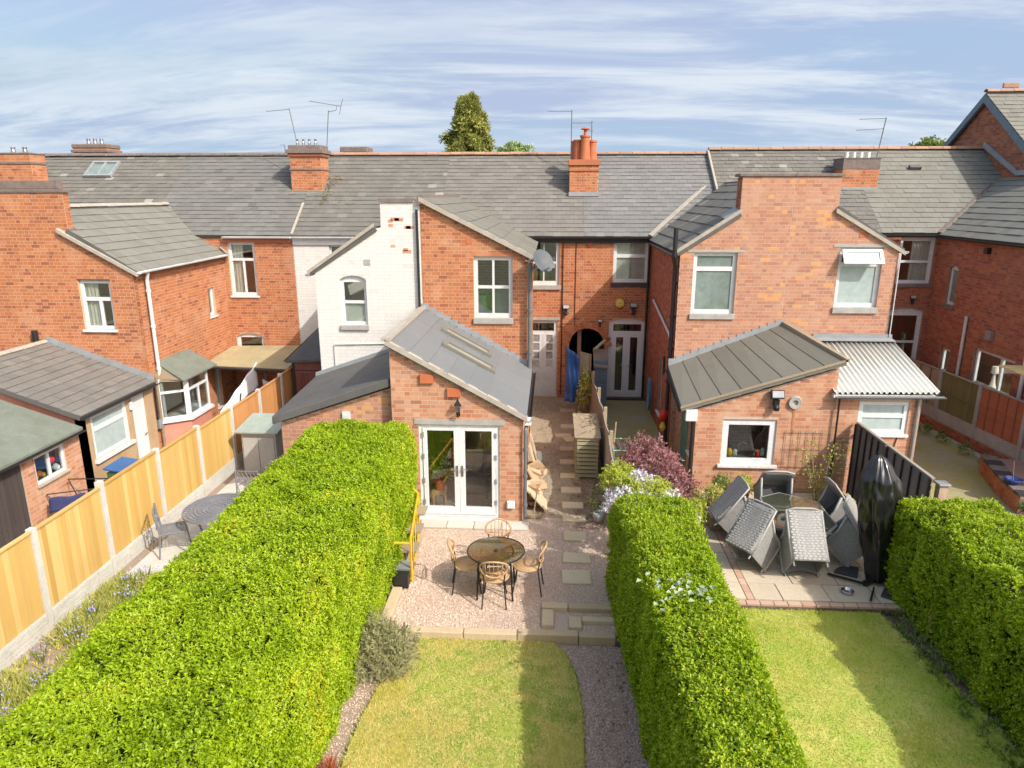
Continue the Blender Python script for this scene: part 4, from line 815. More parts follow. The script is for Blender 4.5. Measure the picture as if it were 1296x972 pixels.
dE = window(hE, (0, YR, 0), X1, NX, arch(1.78, 2.92, .05, 2.55, .1), [(1.92, 2.78, 2.15, 2.37), (1.9, 2.3, .2, 2.04), (2.4, 2.8, .2, 2.04)], name='french_doors', recess=.05)
for o in list(dE.children)[1:]: D.objects.remove(o)
for (a, b, p0, p1) in ((1.88, 2.348, 2.02, 2.24), (2.352, 2.82, 2.46, 2.68)):
    m = MB(); holed(m, (0, YR + .03, 0), X1, (0, 0, 1), NX, rect(a, b, .12, 2.08), [rect(p0, p1, .25, 1.96)], .05); m.build('leaf', 'white', dE, bevel=.005)
    m = MB(); m.box((p0, YR + .05, .25), (p1, YR + .06, 1.96)); m.build('pane', 'glass', dE)
    m = MB(); hx = 2.3 if a < 2 else 2.4; m.tube([(hx, YR, 1.08), (hx + (-.1 if a < 2 else .1), YR, 1.08)], .012, 6); m.build('handle', 'steel', dE)
m = MB(); m.box((1.7, YR - .2, -.1), (3.0, YR - .01, .04)); m.build('threshold', 'stone_dark', dE)
eaves(hE, .95, 2.95)
pipe(hE, [(2.9, YR - .06, 4.95), (2.9, YR - .06, 0)], .035, 'black')
m = MB(); m.lathe((1.12, YR - .02, 4.82), [(.1, -.012), (.1, .02), (.06, .03)], 16, (0, -1, 0)); m.build('tie_plate', 'brick_dark', hE)
EY = 16.8; CXR = 5.44
OE = [(EO, -.5), (7.9, -.5), (7.9, 5.08), (6.46, 5.9), (6.46, 6.62), (4.27, 6.62), (4.27, 5.84), (EO, 4.98)]
wE1, wE2 = rect(3.3, 4.3, 3.5, 4.93), rect(6.6, 7.58, 3.68, 5.06)
LF = [p for p in [(EO, -.5), (CXR, -.5), (CXR, 6.62), (4.27, 6.62), (4.27, 5.84), (EO, 4.98)]]
RF = [(CXR, -.5), (7.9, -.5), (7.9, 5.08), (6.46, 5.9), (6.46, 6.62), (CXR, 6.62)]
wall(hE, (0, EY, 0), X1, NX, LF, [wE1], 'brick_rose', 'mortar_pale')
w1 = window(hE, (0, EY, 0), X1, NX, wE1, [(3.39, 4.21, 4.6, 4.85), (3.39, 4.21, 3.59, 4.5)], gl='frost', sill=('stone', .13, .05, .03), lintel=('stone', .06, .012, .15))
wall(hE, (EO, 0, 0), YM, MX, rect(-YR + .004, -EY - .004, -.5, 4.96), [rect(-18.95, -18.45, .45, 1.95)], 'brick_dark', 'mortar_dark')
ws = window(hE, (EO, 0, 0), YM, MX, rect(-18.95, -18.45, .45, 1.95), [(-18.88, -18.52, .55, 1.85)], sill=('white', .06, .05, .05))
upE2 = V((2.55, 0, 1.66)); slope(hE, (2.87, 0, 4.93), YM, upE2, [(-24.3, 0), (-EY + .05, 0), (-EY + .05, upE2.length * .545), (-EY - .46, upE2.length * .545), (-EY - .46, upE2.length), (-24.3, upE2.length)], 'slate_lichen', .38, .36)
m = MB(); m.slab([(2.84, EY - .07, 4.88), (2.84, EY - .003, 4.88), (4.3, EY - .003, 5.84), (4.3, EY - .07, 5.84)], (0, 0, .09)); m.build('verge', 'cement', hE)
m = MB(); m.obox((2.9, 21.5, 5.05), V((1.95, 2.1, 1.45)).normalized(), V((-.5, .6, .1)).normalized(), V((-.4, -.5, .8)).normalized(), (0, -.06, 0), (3.2, .06, .05)); m.build('valley_fillet', 'cement', hE)
m = MB(); m.box((4.2, EY - .035, 6.625), (CXR, EY + .45, 6.69)); m.build('coping', 'coping', hE, bevel=.01)
m = MB(); m.box((4.28, EY + .14, 5), (CXR, EY + .4, 6.62)); m.build('parapet', 'mortar', hE)
tiles(hE, 'brick', (4.27, 0, 0), YM, (0, 0, 1), MX, [rect(-EY - .42, -EY, 5.7, 6.62)], BL, BH, BG, .006, 'brick_dark', single=False, owner='x')
m = MB(); m.slab([(4.25, EY - .05, 5.86), (3.95, EY - .05, 5.66), (3.95, EY + .5, 5.72), (4.25, EY + .5, 5.92)][::-1], (0, 0, .03)); m.build('flashing', 'lead', hE)
gutter(hE, (2.83, EY - .05, 4.88), (2.83, 21.5, 4.9), 'black', .055)
pipe(hE, [(2.83, EY + .1, 4.85), (2.9, EY + .14, 4.6), (2.9, EY + .14, .05)], .05, 'black', clips=[(2.9, EY + .14, z) for z in (1.8, 2.6, 3.4, 4.2)])
pipe(hE, [(2.83, EY - .12, 5.5), (2.83, EY - .12, 4.85), (2.9, EY + .05, 4.6)], .055, 'black', 'soil_pipe')
pipe(hE, [(2.93, 20.4, 3.3), (2.93, 17.5, 2.9), (2.93, 17.0, 2.75)], .03, 'white_paint', 'waste_pipe')
# kitchen extension
KY = 14.45
wall(hE, (0, KY, 0), X1, NX, [(3.1, -.3), (5.95, -.3), (5.95, 2.76), (3.1, 1.84)], [rect(3.68, 4.8, .62, 1.62)], 'brick_pink', 'mortar_pale')
wk = window(hE, (0, KY, 0), X1, NX, rect(3.68, 4.8, .62, 1.62), [(3.81, 4.67, .74, 1.5)], recess=.03, sill=('white', .07, .07, .07), lintel=('brick_pink', .02, .004, .02))
for (x, z, r, mt) in ((3.9, .8, .06, 'yellow'), (4.02, .78, .05, 'white_pot'), (4.6, .82, .05, 'mint'), (4.5, .76, .05, 'red')):
    m = MB(); m.lathe((x, KY + .16, z - .05), [(r, 0), (r, .12), (r * .5, .17)], 10); m.build('ornament', mt, wk, smooth=True)
m = MB(); m.tube([(4.2 + .1 * math.cos(t), KY + .25, .9 + .13 * math.sin(t)) for t in [k * .3 for k in range(0, 14)]], .015, 6); m.build('tap', 'steel', wk)
m = MB(); m.box((3.6, KY + .2, .55), (4.9, KY + .7, .68)); m.build('worktop', 'grey_metal', wk)
m = MB(); m.box((3.2, KY + .1, -.02), (5.9, EY - .1, .0)); m.build('floor', 'room', hE)
wall(hE, (3.1, 0, 0), YM, MX, rect(-EY + .004, -KY - .004, -.3, 1.84), [rect(-16.05, -15.2, .02, 1.72), rect(-15.0, -14.6, .72, 1.5)], 'brick_rose', 'mortar', single=False)
m = MB(); m.obox((3.1, 0, 0), YM, (0, 0, 1), MX, (-16.05, .02, -.06), (-15.2, 1.72, -.02)); gd = m.build('door', 'green_paint', hE)
m = MB(); m.obox((3.1, 0, 0), YM, (0, 0, 1), MX, (-15.95, .15, -.018), (-15.3, .75, -.008)); m.obox((3.1, 0, 0), YM, (0, 0, 1), MX, (-15.95, .9, -.018), (-15.3, 1.6, -.008)); m.build('panel', 'green_paint', gd)
window(hE, (3.1, 0, 0), YM, MX, rect(-15.0, -14.6, .72, 1.5), [(-14.94, -14.66, .8, 1.42)], recess=.03, sill=('white', .05, .06, .04))
KO, KU = V((2.76, 0, 1.93)), V((3.15, 0, 1.0))
kn = V(YM).cross(KU.normalized())
for k in range(8):                      # broad roof sheets, one beside the other down the fall
    a, b = k / 8, (k + 1) / 8
    def kp(t, y): p0 = V((2.76, KY - .12, 1.9)).lerp(V((2.85, EY - .01, 2.20)), y); p1 = V((6.03, KY - .12, 2.95)).lerp(V((5.5, EY - .01, 3.27)), y); return p0.lerp(p1, t)
    m = MB(); m.slab([kp(a + .0004, 0) + V((0, 0, .016)), kp(b - .0004, 0) + V((0, 0, .004)), kp(b - .0004, 1) + V((0, 0, .004)), kp(a + .0004, 1) + V((0, 0, .016))], (0, 0, -.1)); m.build('roof_sheet', 'slab_olive', hE)
m = MB(); m.slab([(2.74, KY - .14, 1.88), (6.05, KY - .14, 2.94), (6.05, KY - .1, 2.94), (2.74, KY - .1, 1.88)], (0, 0, .045)); m.slab([(6.0, KY - .14, 2.93), (6.08, KY - .14, 2.93), (5.55, EY - .02, 3.29), (5.45, EY - .02, 3.26)], (0, 0, .07)); m.build('verge', 'old_wood', hE)
step_flashing(hE, 15, 2.95, 2.28, 5.4, 3.24, EY, .18, .12)
gutter(hE, (2.74, KY - .12, 1.85), (2.82, EY, 2.16), 'black', .05)
m = MB(); m.box((2.86, KY - .16, 1.62), (3.1, KY - .02, 1.86)); m.build('fascia_end', 'white', hE)
pipe(hE, [(2.8, KY, 1.84), (3.04, KY + .0, 1.65), (3.04, KY, .12), (3.05, KY - .25, .08)], .035, 'black')
m = MB(); m.lathe((5.12, KY - .004, 2.02), [(.15, 0), (.13, .05), (.06, .04), (.055, -.02)], 14, (0, -1, 0)); m.build('flue_vent', 'stone', hE)
m = MB(); m.box((5.1, KY - .0085, 1.35), (5.145, KY - .0065, 1.85)); m.build('rust_stain', simple('rust stain', (.42, .19, .08), .95), hE)
m = MB()
for k in range(6): m.tube([(5.0 + k * .15, KY - .03, .55), (5.0 + k * .15, KY - .03, 1.42)], .006, 5)
for z in (.6, 1.0, 1.38): m.tube([(4.95, KY - .035, z), (5.8, KY - .035, z)], .006, 5)
m.build('wire_trellis', 'twig', hE)
# --- right half of the shared outshot, corrugated lean-to
hF = new_house('terraced_house', 'brick house behind the grey larch fence, corrugated white lean-to and open top window', 5.15, 9.6, .12)
main_roof(hF, 5.15, 9.6, 'slate_lichen', .13); ridge_tiles(hF, (5.15, 25, 7.73), (9.6, 25, 7.73))
m = MB(); m.slab([(5.1, 21.5, 5.05), (5.1, 25, 7.58), (5.1, 25, 7.74), (5.1, 21.5, 5.2)][::-1], (.06, 0, 0)); m.build('verge', 'cement', hF)
wall(hF, (0, YR, 0), X1, NX, rect(7.9, 9.6, -.5, 5.1), [], 'brick_dark', 'mortar_dark')
wall(hF, (0, EY, 0), X1, NX, RF, [wE2], 'brick_rose', 'mortar_pale')
w2 = window(hF, (0, EY, 0), X1, NX, wE2, [(6.69, 7.49, 4.72, 4.97, 'white'), (6.69, 7.49, 3.77, 4.62)], gl='frost_pale', sill=('stone', .14, .05, .03), lintel=('stone', .07, .012, .15))
m = MB(); holed(m, (0, EY - .07, 0), X1, V((0, -.42, .9)).normalized(), V((0, -.9, -.42)).normalized(), rect(6.64, 7.54, 5.07, 5.38), [], .03)
D.objects.remove([c for c in w2.children if c.name.startswith('pane')][0])
m = MB(); holed(m, (0, EY - .04, 5.02), X1, V((0, .55, .83)).normalized(), V((0, -.83, .55)).normalized(), rect(6.64, 7.54, -.36, 0), [rect(6.72, 7.46, -.29, -.06)], .045); sa = m.build('open_sash', 'white', w2)
m = MB(); m.obox((0, EY - .04, 5.02), X1, V((0, .55, .83)).normalized(), V((0, -.83, .55)).normalized(), (6.72, -.29, -.03), (7.46, -.06, -.02)); m.build('pane', 'frost_pale', w2)
wall(hF, (7.9, 0, 0), YP, PX, rect(EY + .004, YR - .004, -.5, 5.05), [], 'brick_rose', 'mortar_pale', single=False)
upF = V((-2.6, 0, 1.6)); slope(hF, (8.02, 0, 5.02), YP, upF, [(EY - .05, 0), (24.3, 0), (24.3, upF.length), (EY + .46, upF.length), (EY + .46, upF.length * .6), (EY - .05, upF.length * .6)], 'slate', .3, .26)
m = MB(); m.slab([(6.4, EY - .07, 5.93), (6.4, EY - .003, 5.93), (8.05, EY - .003, 4.98), (8.05, EY - .07, 4.98)][::-1], (0, 0, -.09)); m.build('verge', 'cement', hF)
m = MB(); m.box((CXR, EY - .035, 6.625), (6.53, EY + .45, 6.69)); m.build('coping', 'coping', hF, bevel=.01); m = MB(); m.box((CXR, EY + .14, 5), (6.45, EY + .4, 6.62)); m.build('parapet', 'mortar', hF)
gutter(hF, (8.07, EY - .05, 4.98), (8.07, 21.5, 5.0), 'white', .05); pipe(hF, [(7.95, EY - .04, 4.9), (7.95, EY - .05, 3)], .012, 'white_paint', 'cable')
m = MB(); m.box((7.0, EY - .011, 5.28), (7.2, EY - .006, 5.4)); m.build('air_brick', 'terracotta', hF)
gutter(hF, (8.1, 21.44, 5.1), (9.6, 21.44, 5.1), 'black', .05)
chimney(hF, 8.95, 10.05, 23.3, .8, 6.35, 7.3, [], bands=[(7.0, .32, .012, 'coping')], cap=.04)
cf = [c for c in hF.children if c.name.startswith('chimney')][-1]
for k in range(4):
    m = MB(); m.lathe((9.12 + .22 * k, 23.6, 7.32), [(.07, 0), (.07, .2)], 10); m.build('chimney_pot', 'white_paint', cf)
wall(hF, (0, KY, 0), X1, NX, rect(5.954, 7.7, -.3, 2.16), [rect(6.45, 7.46, 1.36, 2.06)], 'brick_pink', 'mortar_pale')
window(hF, (0, KY, 0), X1, NX, rect(6.45, 7.46, 1.36, 2.06), [(6.54, 7.37, 1.8, 1.99), (6.54, 7.37, 1.45, 1.71)], gl='frost_pale', recess=.02, sill=('white', .06, .05, .05))
wall(hF, (7.7, 0, 0), YP, PX, rect(KY + .004, EY - .004, -.3, 2.3), [], 'brick_pink', 'mortar_pale', single=False)
c0_, c1_, c2_, c3_ = V((5.85, KY - .15, 2.28)), V((7.95, KY - .15, 2.31)), V((8.02, EY - .01, 2.92)), V((5.9, EY - .01, 2.92))
for k in range(3):                                  # three corrugated sheets side by side
    m = MB(); A0, A1 = k / 3 - (.01 if k else 0), (k + 1) / 3
    def cp(a, b):
        t = A0 + (A1 - A0) * a; p = c0_.lerp(c1_, t).lerp(c3_.lerp(c2_, t), b); return p + V((0, 0, .025 * math.cos(t * 2 * math.pi * 19) + .003 * (k % 2)))
    m.grid(cp, 96, 2); o = m.build('corrugated_sheet', 'corr', hF, smooth=True, solid=.006)
m = MB(); m.box((5.85, KY - .13, 2.17), (7.9, KY - .01, 2.24)); m.build('fascia', 'white_paint', hF); gutter(hF, (5.9, KY - .2, 2.22), (8.05, KY - .2, 2.24), 'grey_pipe', .045)
m = MB(); m.slab([(6.2, EY - .02, 2.93), (8.02, EY - .02, 2.93), (8.02, EY - .02, 3.05), (6.2, EY - .02, 3.05)], (0, -.02, 0)); m.slab([(6.2, EY - .02, 2.95), (8.02, EY - .02, 2.95), (8.02, EY - .25, 2.92), (6.2, EY - .25, 2.92)][::-1], (0, 0, .012)); m.build('flashing', 'lead', hF)
pipe(hF, [(7.62, KY - .05, 2.15), (7.62, KY - .05, 0)], .03, 'grey_metal'); pipe(hF, [(7.3, KY - .02, 1.3), (7.15, KY - .02, .5), (7.1, KY - .02, 0)], .01, 'black', 'cable'); pipe(hF, [(6.0, KY - .08, 2.15), (6.0, KY - .08, .3)], .02, 'black', 'cable')
# --- end house with the long wing on the right
hH = new_house('terraced_house', 'dark red brick house on the right, long side wing with lace curtained window', 9.6, 14.0, .12)
main_roof(hH, 9.6, 14.0, 'tile_green', .13, L=.30, H=.24); ridge_tiles(hH, (9.6, 25, 7.73), (14, 25, 7.73))
m = MB(); m.obox(on_roof(0, 0, .13), X1, RV.normalized(), Rn, (11.3, 3.2, 0), (11.65, 3.35, .09)); m.build('roof_vent', 'felt', hH)
HX = 11.3
wall(hH, (0, YR, 0), X1, NX, rect(9.604, HX, -.5, 5.1), [rect(10.2, 11.2, 3.68, 5.02), arch(10.1, 11.15, .0, 2.95, .1)], 'brick_dark', 'mortar_dark')
wh = window(hH, (0, YR, 0), X1, NX, rect(10.2, 11.2, 3.68, 5.02), [(10.3, 11.1, 4.36, 4.93), (10.3, 11.1, 3.78, 4.29)], sill=('coping', .1, .05, .03))
backing(wh, (0, YR, 0), X1, NX, 10.6, 11.15, 3.7, 5.0, 'curtain', .15, .02)
wh2 = window(hH, (0, YR, 0), X1, NX, arch(10.1, 11.15, .0, 2.95, .1), [(10.22, 11.03, 1.95, 2.72), (10.22, 11.03, .1, 1.88)], name='french_window')
gutter(hH, (9.6, 21.44, 5.1), (HX, 21.44, 5.1), 'black')
wall(hH, (HX, 0, 0), YM, MX, rect(-YR + .004, -13, -.5, 5.12), [arch(-20.85, -20.4, 3.2, 4.3, .08), rect(-20.65, -20.15, .3, 1.98), rect(-19.05, -17.35, .75, 2.3)], 'brick_dark', 'mortar_dark')
window(hH, (HX, 0, 0), YM, MX, arch(-20.85, -20.4, 3.2, 4.3, .08), [(-20.78, -20.47, 3.28, 4.18)], gl='frost', sill=('coping', .12, .04, .05))
window(hH, (HX, 0, 0), YM, MX, rect(-20.65, -20.15, .3, 1.98), [(-20.58, -20.22, .38, 1.9)])
wl = window(hH, (HX, 0, 0), YM, MX, rect(-19.05, -17.35, .75, 2.3), [(-18.97, -18.0, .83, 2.22), (-17.92, -17.43, .83, 2.22)])
backing(wl, (HX, 0, 0), YM, MX, -18.99, -17.4, .8, 1.42, 'lace', .12, .02)
m = MB(); m.lathe((HX + .25, 18.45, 1.3), [(.1, 0), (.05, .2), (.03, .4), (.09, .45), (.07, .62)], 12); m.build('vase', 'curtain', wl)
upH = V((2.75, 0, 1.65)); slope(hH, (HX - .1, 0, 5.1), YM, upH, [(-24.5, 0), (-12.9, 0), (-12.9, upH.length), (-24.5, upH.length)], 'tile_green', .34, .30)
gutter(hH, (HX - .14, 13, 5.05), (HX - .14, 21.5, 5.07), 'black', .05)
m = MB(); m.obox((HX - .1, 21.5, 5.15), V((2.7, 2.3, 1.62)).normalized(), V((.6, -.7, 0)).normalized(), V((-.4, -.4, .8)).normalized(), (0, -.05, 0), (3.4, .05, .05)); m.build('valley', 'coping', hH)
pipe(hH, [(HX - .06, 19.55, 3.05), (HX - .06, 19.55, -.1)], .04, 'white_paint'); pipe(hH, [(HX - .06, 16.9, 5), (HX - .06, 16.9, 0)], .045, 'white_paint')
m = MB(); m.box((HX - .08, 18.35, 2.62), (HX - .006, 18.6, 2.85)); m.build('vent', 'grey_metal', hH); m = MB(); m.box((HX - .12, 19.05, 4.75), (HX - .006, 19.2, 4.9)); m.build('vent', 'black', hH)
# --- taller house beyond, gable end
hT = thing('tall_house', 'taller brick house at the right edge, bare gable end with grey bargeboards', 'house', (16, 25, 0), 'terraced houses in the row')
GA, GZ = 25.1, 9.3
gab = [(-29.4, -.5), (-20.8, -.5), (-20.8, 6.35), (-GA, GZ), (-29.4, 6.5)]
wall(hT, (14.0, 0, 0), YM, MX, gab, [], 'brick_dark', 'mortar_dark')
m = MB(); m.box((14.2, 29.2, -.5), (24, 29.35, 6.4)); m.box((14.2, 20.85, -.5), (24, 20.9, 6.3)); m.build('wall', 'brick_dark', hT)
nu = V((0, 4.35, 2.98)); slope(hT, (13.85, 20.75, 6.42), X1, nu, [(0, 0), (9, 0), (9, nu.length), (0, nu.length)], 'tile_green', .3, .25)
m = MB(); m.slab([(13.85, 25.05, 9.42), (24, 25.05, 9.42), (24, 29.7, 6.3), (13.85, 29.7, 6.3)], (0, 0, -.1)); m.build('roof', 'slate', hT)
m = MB(); m.slab([(13.83, 20.6, 6.28), (13.83, GA, 9.37), (13.83, GA, 9.12), (13.83, 20.6, 6.03)][::-1], (.1, 0, 0)); m.slab([(13.83, GA, 9.37), (13.83, 29.7, 6.28), (13.83, 29.7, 6.03), (13.83, GA, 9.12)][::-1], (.1, 0, 0)); m.build('bargeboard', 'blue_grey', hT)
ridge_tiles(hT, (13.85, GA, 9.48), (20, GA, 9.48))
for k in range(4):
    m = MB(); x = 14.35 + k * .95; m.box((x, GA - .04, 9.55), (x + .5, GA + .04, 9.7)); m.build('ridge_crest', 'ridge', hT, bevel=.02)
m = MB(); m.slab([(13.985, 24.9, 7.72), (13.985, 23.0, 6.82), (13.985, 23.0, 6.98), (13.985, 24.9, 7.9)], (-.06, 0, 0)); m.slab([(13.985, 23.0, 6.80), (13.985, 13, 6.80), (13.985, 13, 6.95), (13.985, 23.0, 6.95)], (-.06, 0, 0)); m.build('flashing', 'lead', hT)
flush_tiles(300, {('x', 'brick'): 0})
# ------------------------------------------------------------------ aerials, dish, lamps on the walls
def aerial(label, base, top, booms, cat='aerial', r=.016):
    a = thing('tv_aerial', label, cat, base, 'roof aerials'); m = MB(); m.tube([base, top], r, 6); m.build('mast', 'grey_pipe', a)
    for (off, d, L, k, el) in booms:
        p = V(top) + V(off); d = V(d).normalized(); m = MB(); m.tube([p, p + d * L], .009, 5)
        s = d.cross(V((0, 0, 1))).normalized() if abs(d.z) < .9 else V((1, 0, 0)); s = s.lerp(V((0, 0, 1)), .25).normalized()
        for i in range(k): q = p + d * L * (i + .5) / k; m.tube([q - s * el / 2, q + s * el / 2], .006, 4)
        m.build('boom', 'grey_pipe', a)
    return a
aerial('thin leaning aerial with a single plain boom on the stack between white and orange houses', (-8.3, 23.7, 7.6), (-8.52, 23.7, 8.92), [((0, 0, -.03), (-1, -.2, -.1), .72, 6, .08)])
a = aerial('leaning aerial with a long toothed boom and angled reflector beside the white house stack', (-7.52, 24.1, 7.5), (-7.36, 24.1, 8.9), [((.42, 0, .12), (-1, 0, .16), 1.05, 16, .1)])
m = MB(); m.tube([(-7.36, 24.1, 8.85), (-7.1, 24.1, 8.9), (-7.08, 24.1, 9.02)], .01, 5); m.tube([(-6.94, 24.1, 9.03), (-6.86, 24.1, 9.25)], .01, 5); m.tube([(-6.94, 24.1, 9.03), (-7.0, 24.1, 8.78)], .01, 5); m.build('reflector', 'grey_pipe', a)
aerial('upper slim aerial rising behind the terracotta chimney pots', (.56, 24, 7.3), (.56, 24, 8.85), [((.02, 0, -.04), (-1, -.1, 0), .8, 9, .09)])
aerial('shorter aerial with cross bars at the right side of the terracotta pots', (1.2, 23.8, 7.3), (1.2, 23.8, 8.5), [((0, 0, -.06), (-1, 0, 0), .62, 7, .1), ((.05, 0, -.3), (-1, 0, 0), .3, 2, .05)])
aerial('tall aerial with two level booms on the stack with white pots', (10.1, 23.9, 6.7), (10.32, 23.9, 8.56), [((0, 0, -.03), (-1, -.1, -.03), .85, 9, .07), ((-.05, 0, -.33), (-1, -.1, -.06), .85, 9, .07)])
aerial('tiny distant aerial standing alone above the left ridge', (-10.35, 28, 7.0), (-10.35, 28, 8.1), [((0, 0, 0), (-1, 0, 0), .2, 2, .05)])
d = thing('satellite_dish', 'round grey satellite dish on the corner pipe beside the upstairs sash window', 'satellite dish', (-.35, 16.2, 4.3))
q = V((.55, -.6, .45)).normalized()
m = MB(); m.lathe((-.2, 16.1, 4.78), [(.01, -.07), (.15, -.05), (.27, 0), (.285, .012), (.27, .012), (.15, -.035), (.01, -.055)], 24, tuple(q)); m.build('dish', 'dish', d, smooth=True)
m = MB(); m.tube([(-.5, 16.37, 4.75), (-.5, 16.37, 4.5), (-.2, 16.14, 4.68)], .022, 6); m.tube([(-.62, 16.44, 4.75), (-.38, 16.44, 4.75)], .02, 6); m.build('bracket', 'grey_metal', d)
m = MB(); p = V((-.2, 16.1, 4.56)); m.tube([p, p + q * .35 + V((0, 0, -.05))], .012, 6); m.box(tuple(p + q * .35 + V((-.06, -.04, -.08))), tuple(p + q * .35 + V((.06, .04, 0)))); m.build('receiver', 'grey_metal', d)
def at_wall(name, label, cat, p): return thing(name, label, cat, p)
l = at_wall('alarm_box', 'yellow six sided burglar alarm box above the narrow French doors', 'alarm', (2.08, YR - .02, 3.04)); m = MB()
hexa = [(2.08 + .15 * math.cos(math.pi / 3 * k + .52), YR - .1, 3.04 + .15 * math.sin(math.pi / 3 * k + .52)) for k in range(6)]; m.slab(hexa[::1], (0, .09, 0)); m.build('case', 'alarm', l, bevel=.015)
m = MB(); m.lathe((2.08, YR - .1, 3.04), [(.068, 0), (.06, .012)], 16, (0, -1, 0)); m.build('badge', 'white', l)
m = MB(); m.box((2.035, YR - .1165, 3.045), (2.125, YR - .1125, 3.065)); m.box((2.045, YR - .1165, 3.015), (2.09, YR - .1125, 3.03)); m.build('badge_mark', 'blue_lid', l)
def lantern(label, x, y, z, k=1.0):
    l = at_wall('wall_lantern', label, 'lantern', (x, y, z)); m = MB(); m.box((x - .03 * k, y - .02, z - .1 * k), (x + .03 * k, y - .004, z + .08 * k)); m.tube([(x, y - .02, z - .06 * k), (x, y - .1 * k, z - .1 * k), (x, y - .12 * k, z - .02)], .012 * k, 6); m.build('bracket', 'black_metal', l)
    m = MB(); m.lathe((x, y - .12 * k, z), [(.035 * k, 0), (.062 * k, .14 * k)], 6); m.build('lamp_glass', 'glass_clear', l)
    m = MB(); m.lathe((x, y - .12 * k, z + .14 * k), [(.08 * k, 0), (.03 * k, .07 * k), (.008, .13 * k)], 6); m.lathe((x, y - .12 * k, z - .03 * k), [(.03 * k, 0), (.045 * k, .03 * k)], 6); m.build('lamp_cap', 'black_metal', l)
lantern('black carriage lantern above the garden room French doors', -1.74, GY, 2.24)
def flood(label, x, y, z, s=1.0):
    l = at_wall('flood_light', label, 'floodlight', (x, y, z)); m = MB(); m.box((x - .04 * s, y - .09 * s, z - .1 * s), (x + .04 * s, y - .006, z)); m.lathe((x, y - .08 * s, z - .17 * s), [(.045 * s, 0), (.05 * s, .05 * s), (.03 * s, .09 * s)], 10); m.build('sensor', 'black', l)
    m = MB(); m.obox((x, y - .1 * s, z + .02 * s), X1, V((0, .35, .94)), V((0, -.94, .35)), (-.1 * s, 0, -.03 * s), (.1 * s, .14 * s, .03 * s)); m.build('case', 'black', l, bevel=.01)
    m = MB(); m.obox((x, y - .1 * s, z + .02 * s), X1, V((0, .35, .94)), V((0, -.94, .35)), (-.085 * s, .02 * s, .031 * s), (.085 * s, .12 * s, .036 * s)); m.build('lens', 'lens', l)
flood('black floodlight with sensor on the kitchen extension above its window', 4.72, KY, 2.1, 1.35)
flood('small white faced floodlight above the arched passage side of the sash window', .45, YR, 2.82, 1.0)
flood('floodlight in shade between the yellow alarm and the dark drainpipe', 2.5, YR, 2.88, 1.1)
flood('small lamp on shaded brick just above the tunnel arch', 1.5, YR, 2.42, .7)
flood('small lamp over the right hand french window in dark brick', 10.75, YR, 3.22, .8)
# ------------------------------------------------------------------ fences
def board_row(f, name, O, u, n, x0, x1, z0, z1, w, mat, th=.014, gap=.004, lap=True, wav=0):
    """upright boards side by side, each its own piece"""
    k = max(1, round((x1 - x0) / w)); w = (x1 - x0) / k; O, u, n = V(O), V(u), V(n)
    for i in range(k):
        m = MB(); a, b = x0 + i * w, x0 + (i + 1) * w - gap; t = random.uniform(-.003, .003)
        m.slab([O + u * a + V((0, 0, z0)) + n * (th * .4 + t), O + u * (b + (.012 if lap else 0)) + V((0, 0, z0)) + n * (th + t), O + u * (b + (.012 if lap else 0)) + V((0, 0, z1 + random.uniform(-wav, wav))) + n * (th + t), O + u * a + V((0, 0, z1 + random.uniform(-wav, wav))) + n * (th * .4 + t)], -n * th); m.build(name, mat, f)
def lap_rows(f, name, O, u, n, x0, x1, z0, z1, h, mat, wav=.008, th=.012):
    """level boards overlapping downwards"""
    k = max(1, round((z1 - z0) / h)); h = (z1 - z0) / k; O, u, n = V(O), V(u), V(n)
    for i in range(k):
        a, b = z0 + i * h, z0 + (i + 1) * h + .012; m = MB(); K = 8; P = []; ph = random.uniform(0, 6)
        lo = [O + u * (x0 + (x1 - x0) * j / K) + V((0, 0, a + wav * math.sin(ph + j * 1.1))) + n * (th + .012) for j in range(K + 1)]
        hi = [O + u * (x0 + (x1 - x0) * j / K) + V((0, 0, b)) + n * (th - .004) for j in range(K + 1)]
        m.slab(lo + hi[::-1], -n * th); m.build(name, mat, f)
# --- yellow panel fence with concrete posts, left
FX = -7.4; FY = [5.55, 7.18, 8.79, 10.37, 12.05, 13.61, 15.18, 16.78, 18.28, 19.38]; FT = [1.6, 1.6, 1.6, 1.66, 1.61, 1.55, 1.49, 1.47, 1.5, 1.53]
fl = thing('panel_fence', 'tall new fence of yellow then orange upright boards between pale concrete posts', 'fence', (FX, 12, 0))
for i, y in enumerate(FY):
    m = MB(); m.slab([(FX - .05, y - .05, -.4), (FX + .05, y - .05, -.4), (FX + .05, y + .05, -.4), (FX - .05, y + .05, -.4)][::-1], (0, 0, FT[i] + .4)); m.add([(FX - .05, y - .05, FT[i]), (FX + .05, y - .05, FT[i]), (FX + .05, y + .05, FT[i]), (FX - .05, y + .05, FT[i]), (FX, y, FT[i] + .02)], [(0, 1, 4), (1, 2, 4), (2, 3, 4), (3, 0, 4)]); m.build('post', 'concrete', fl)
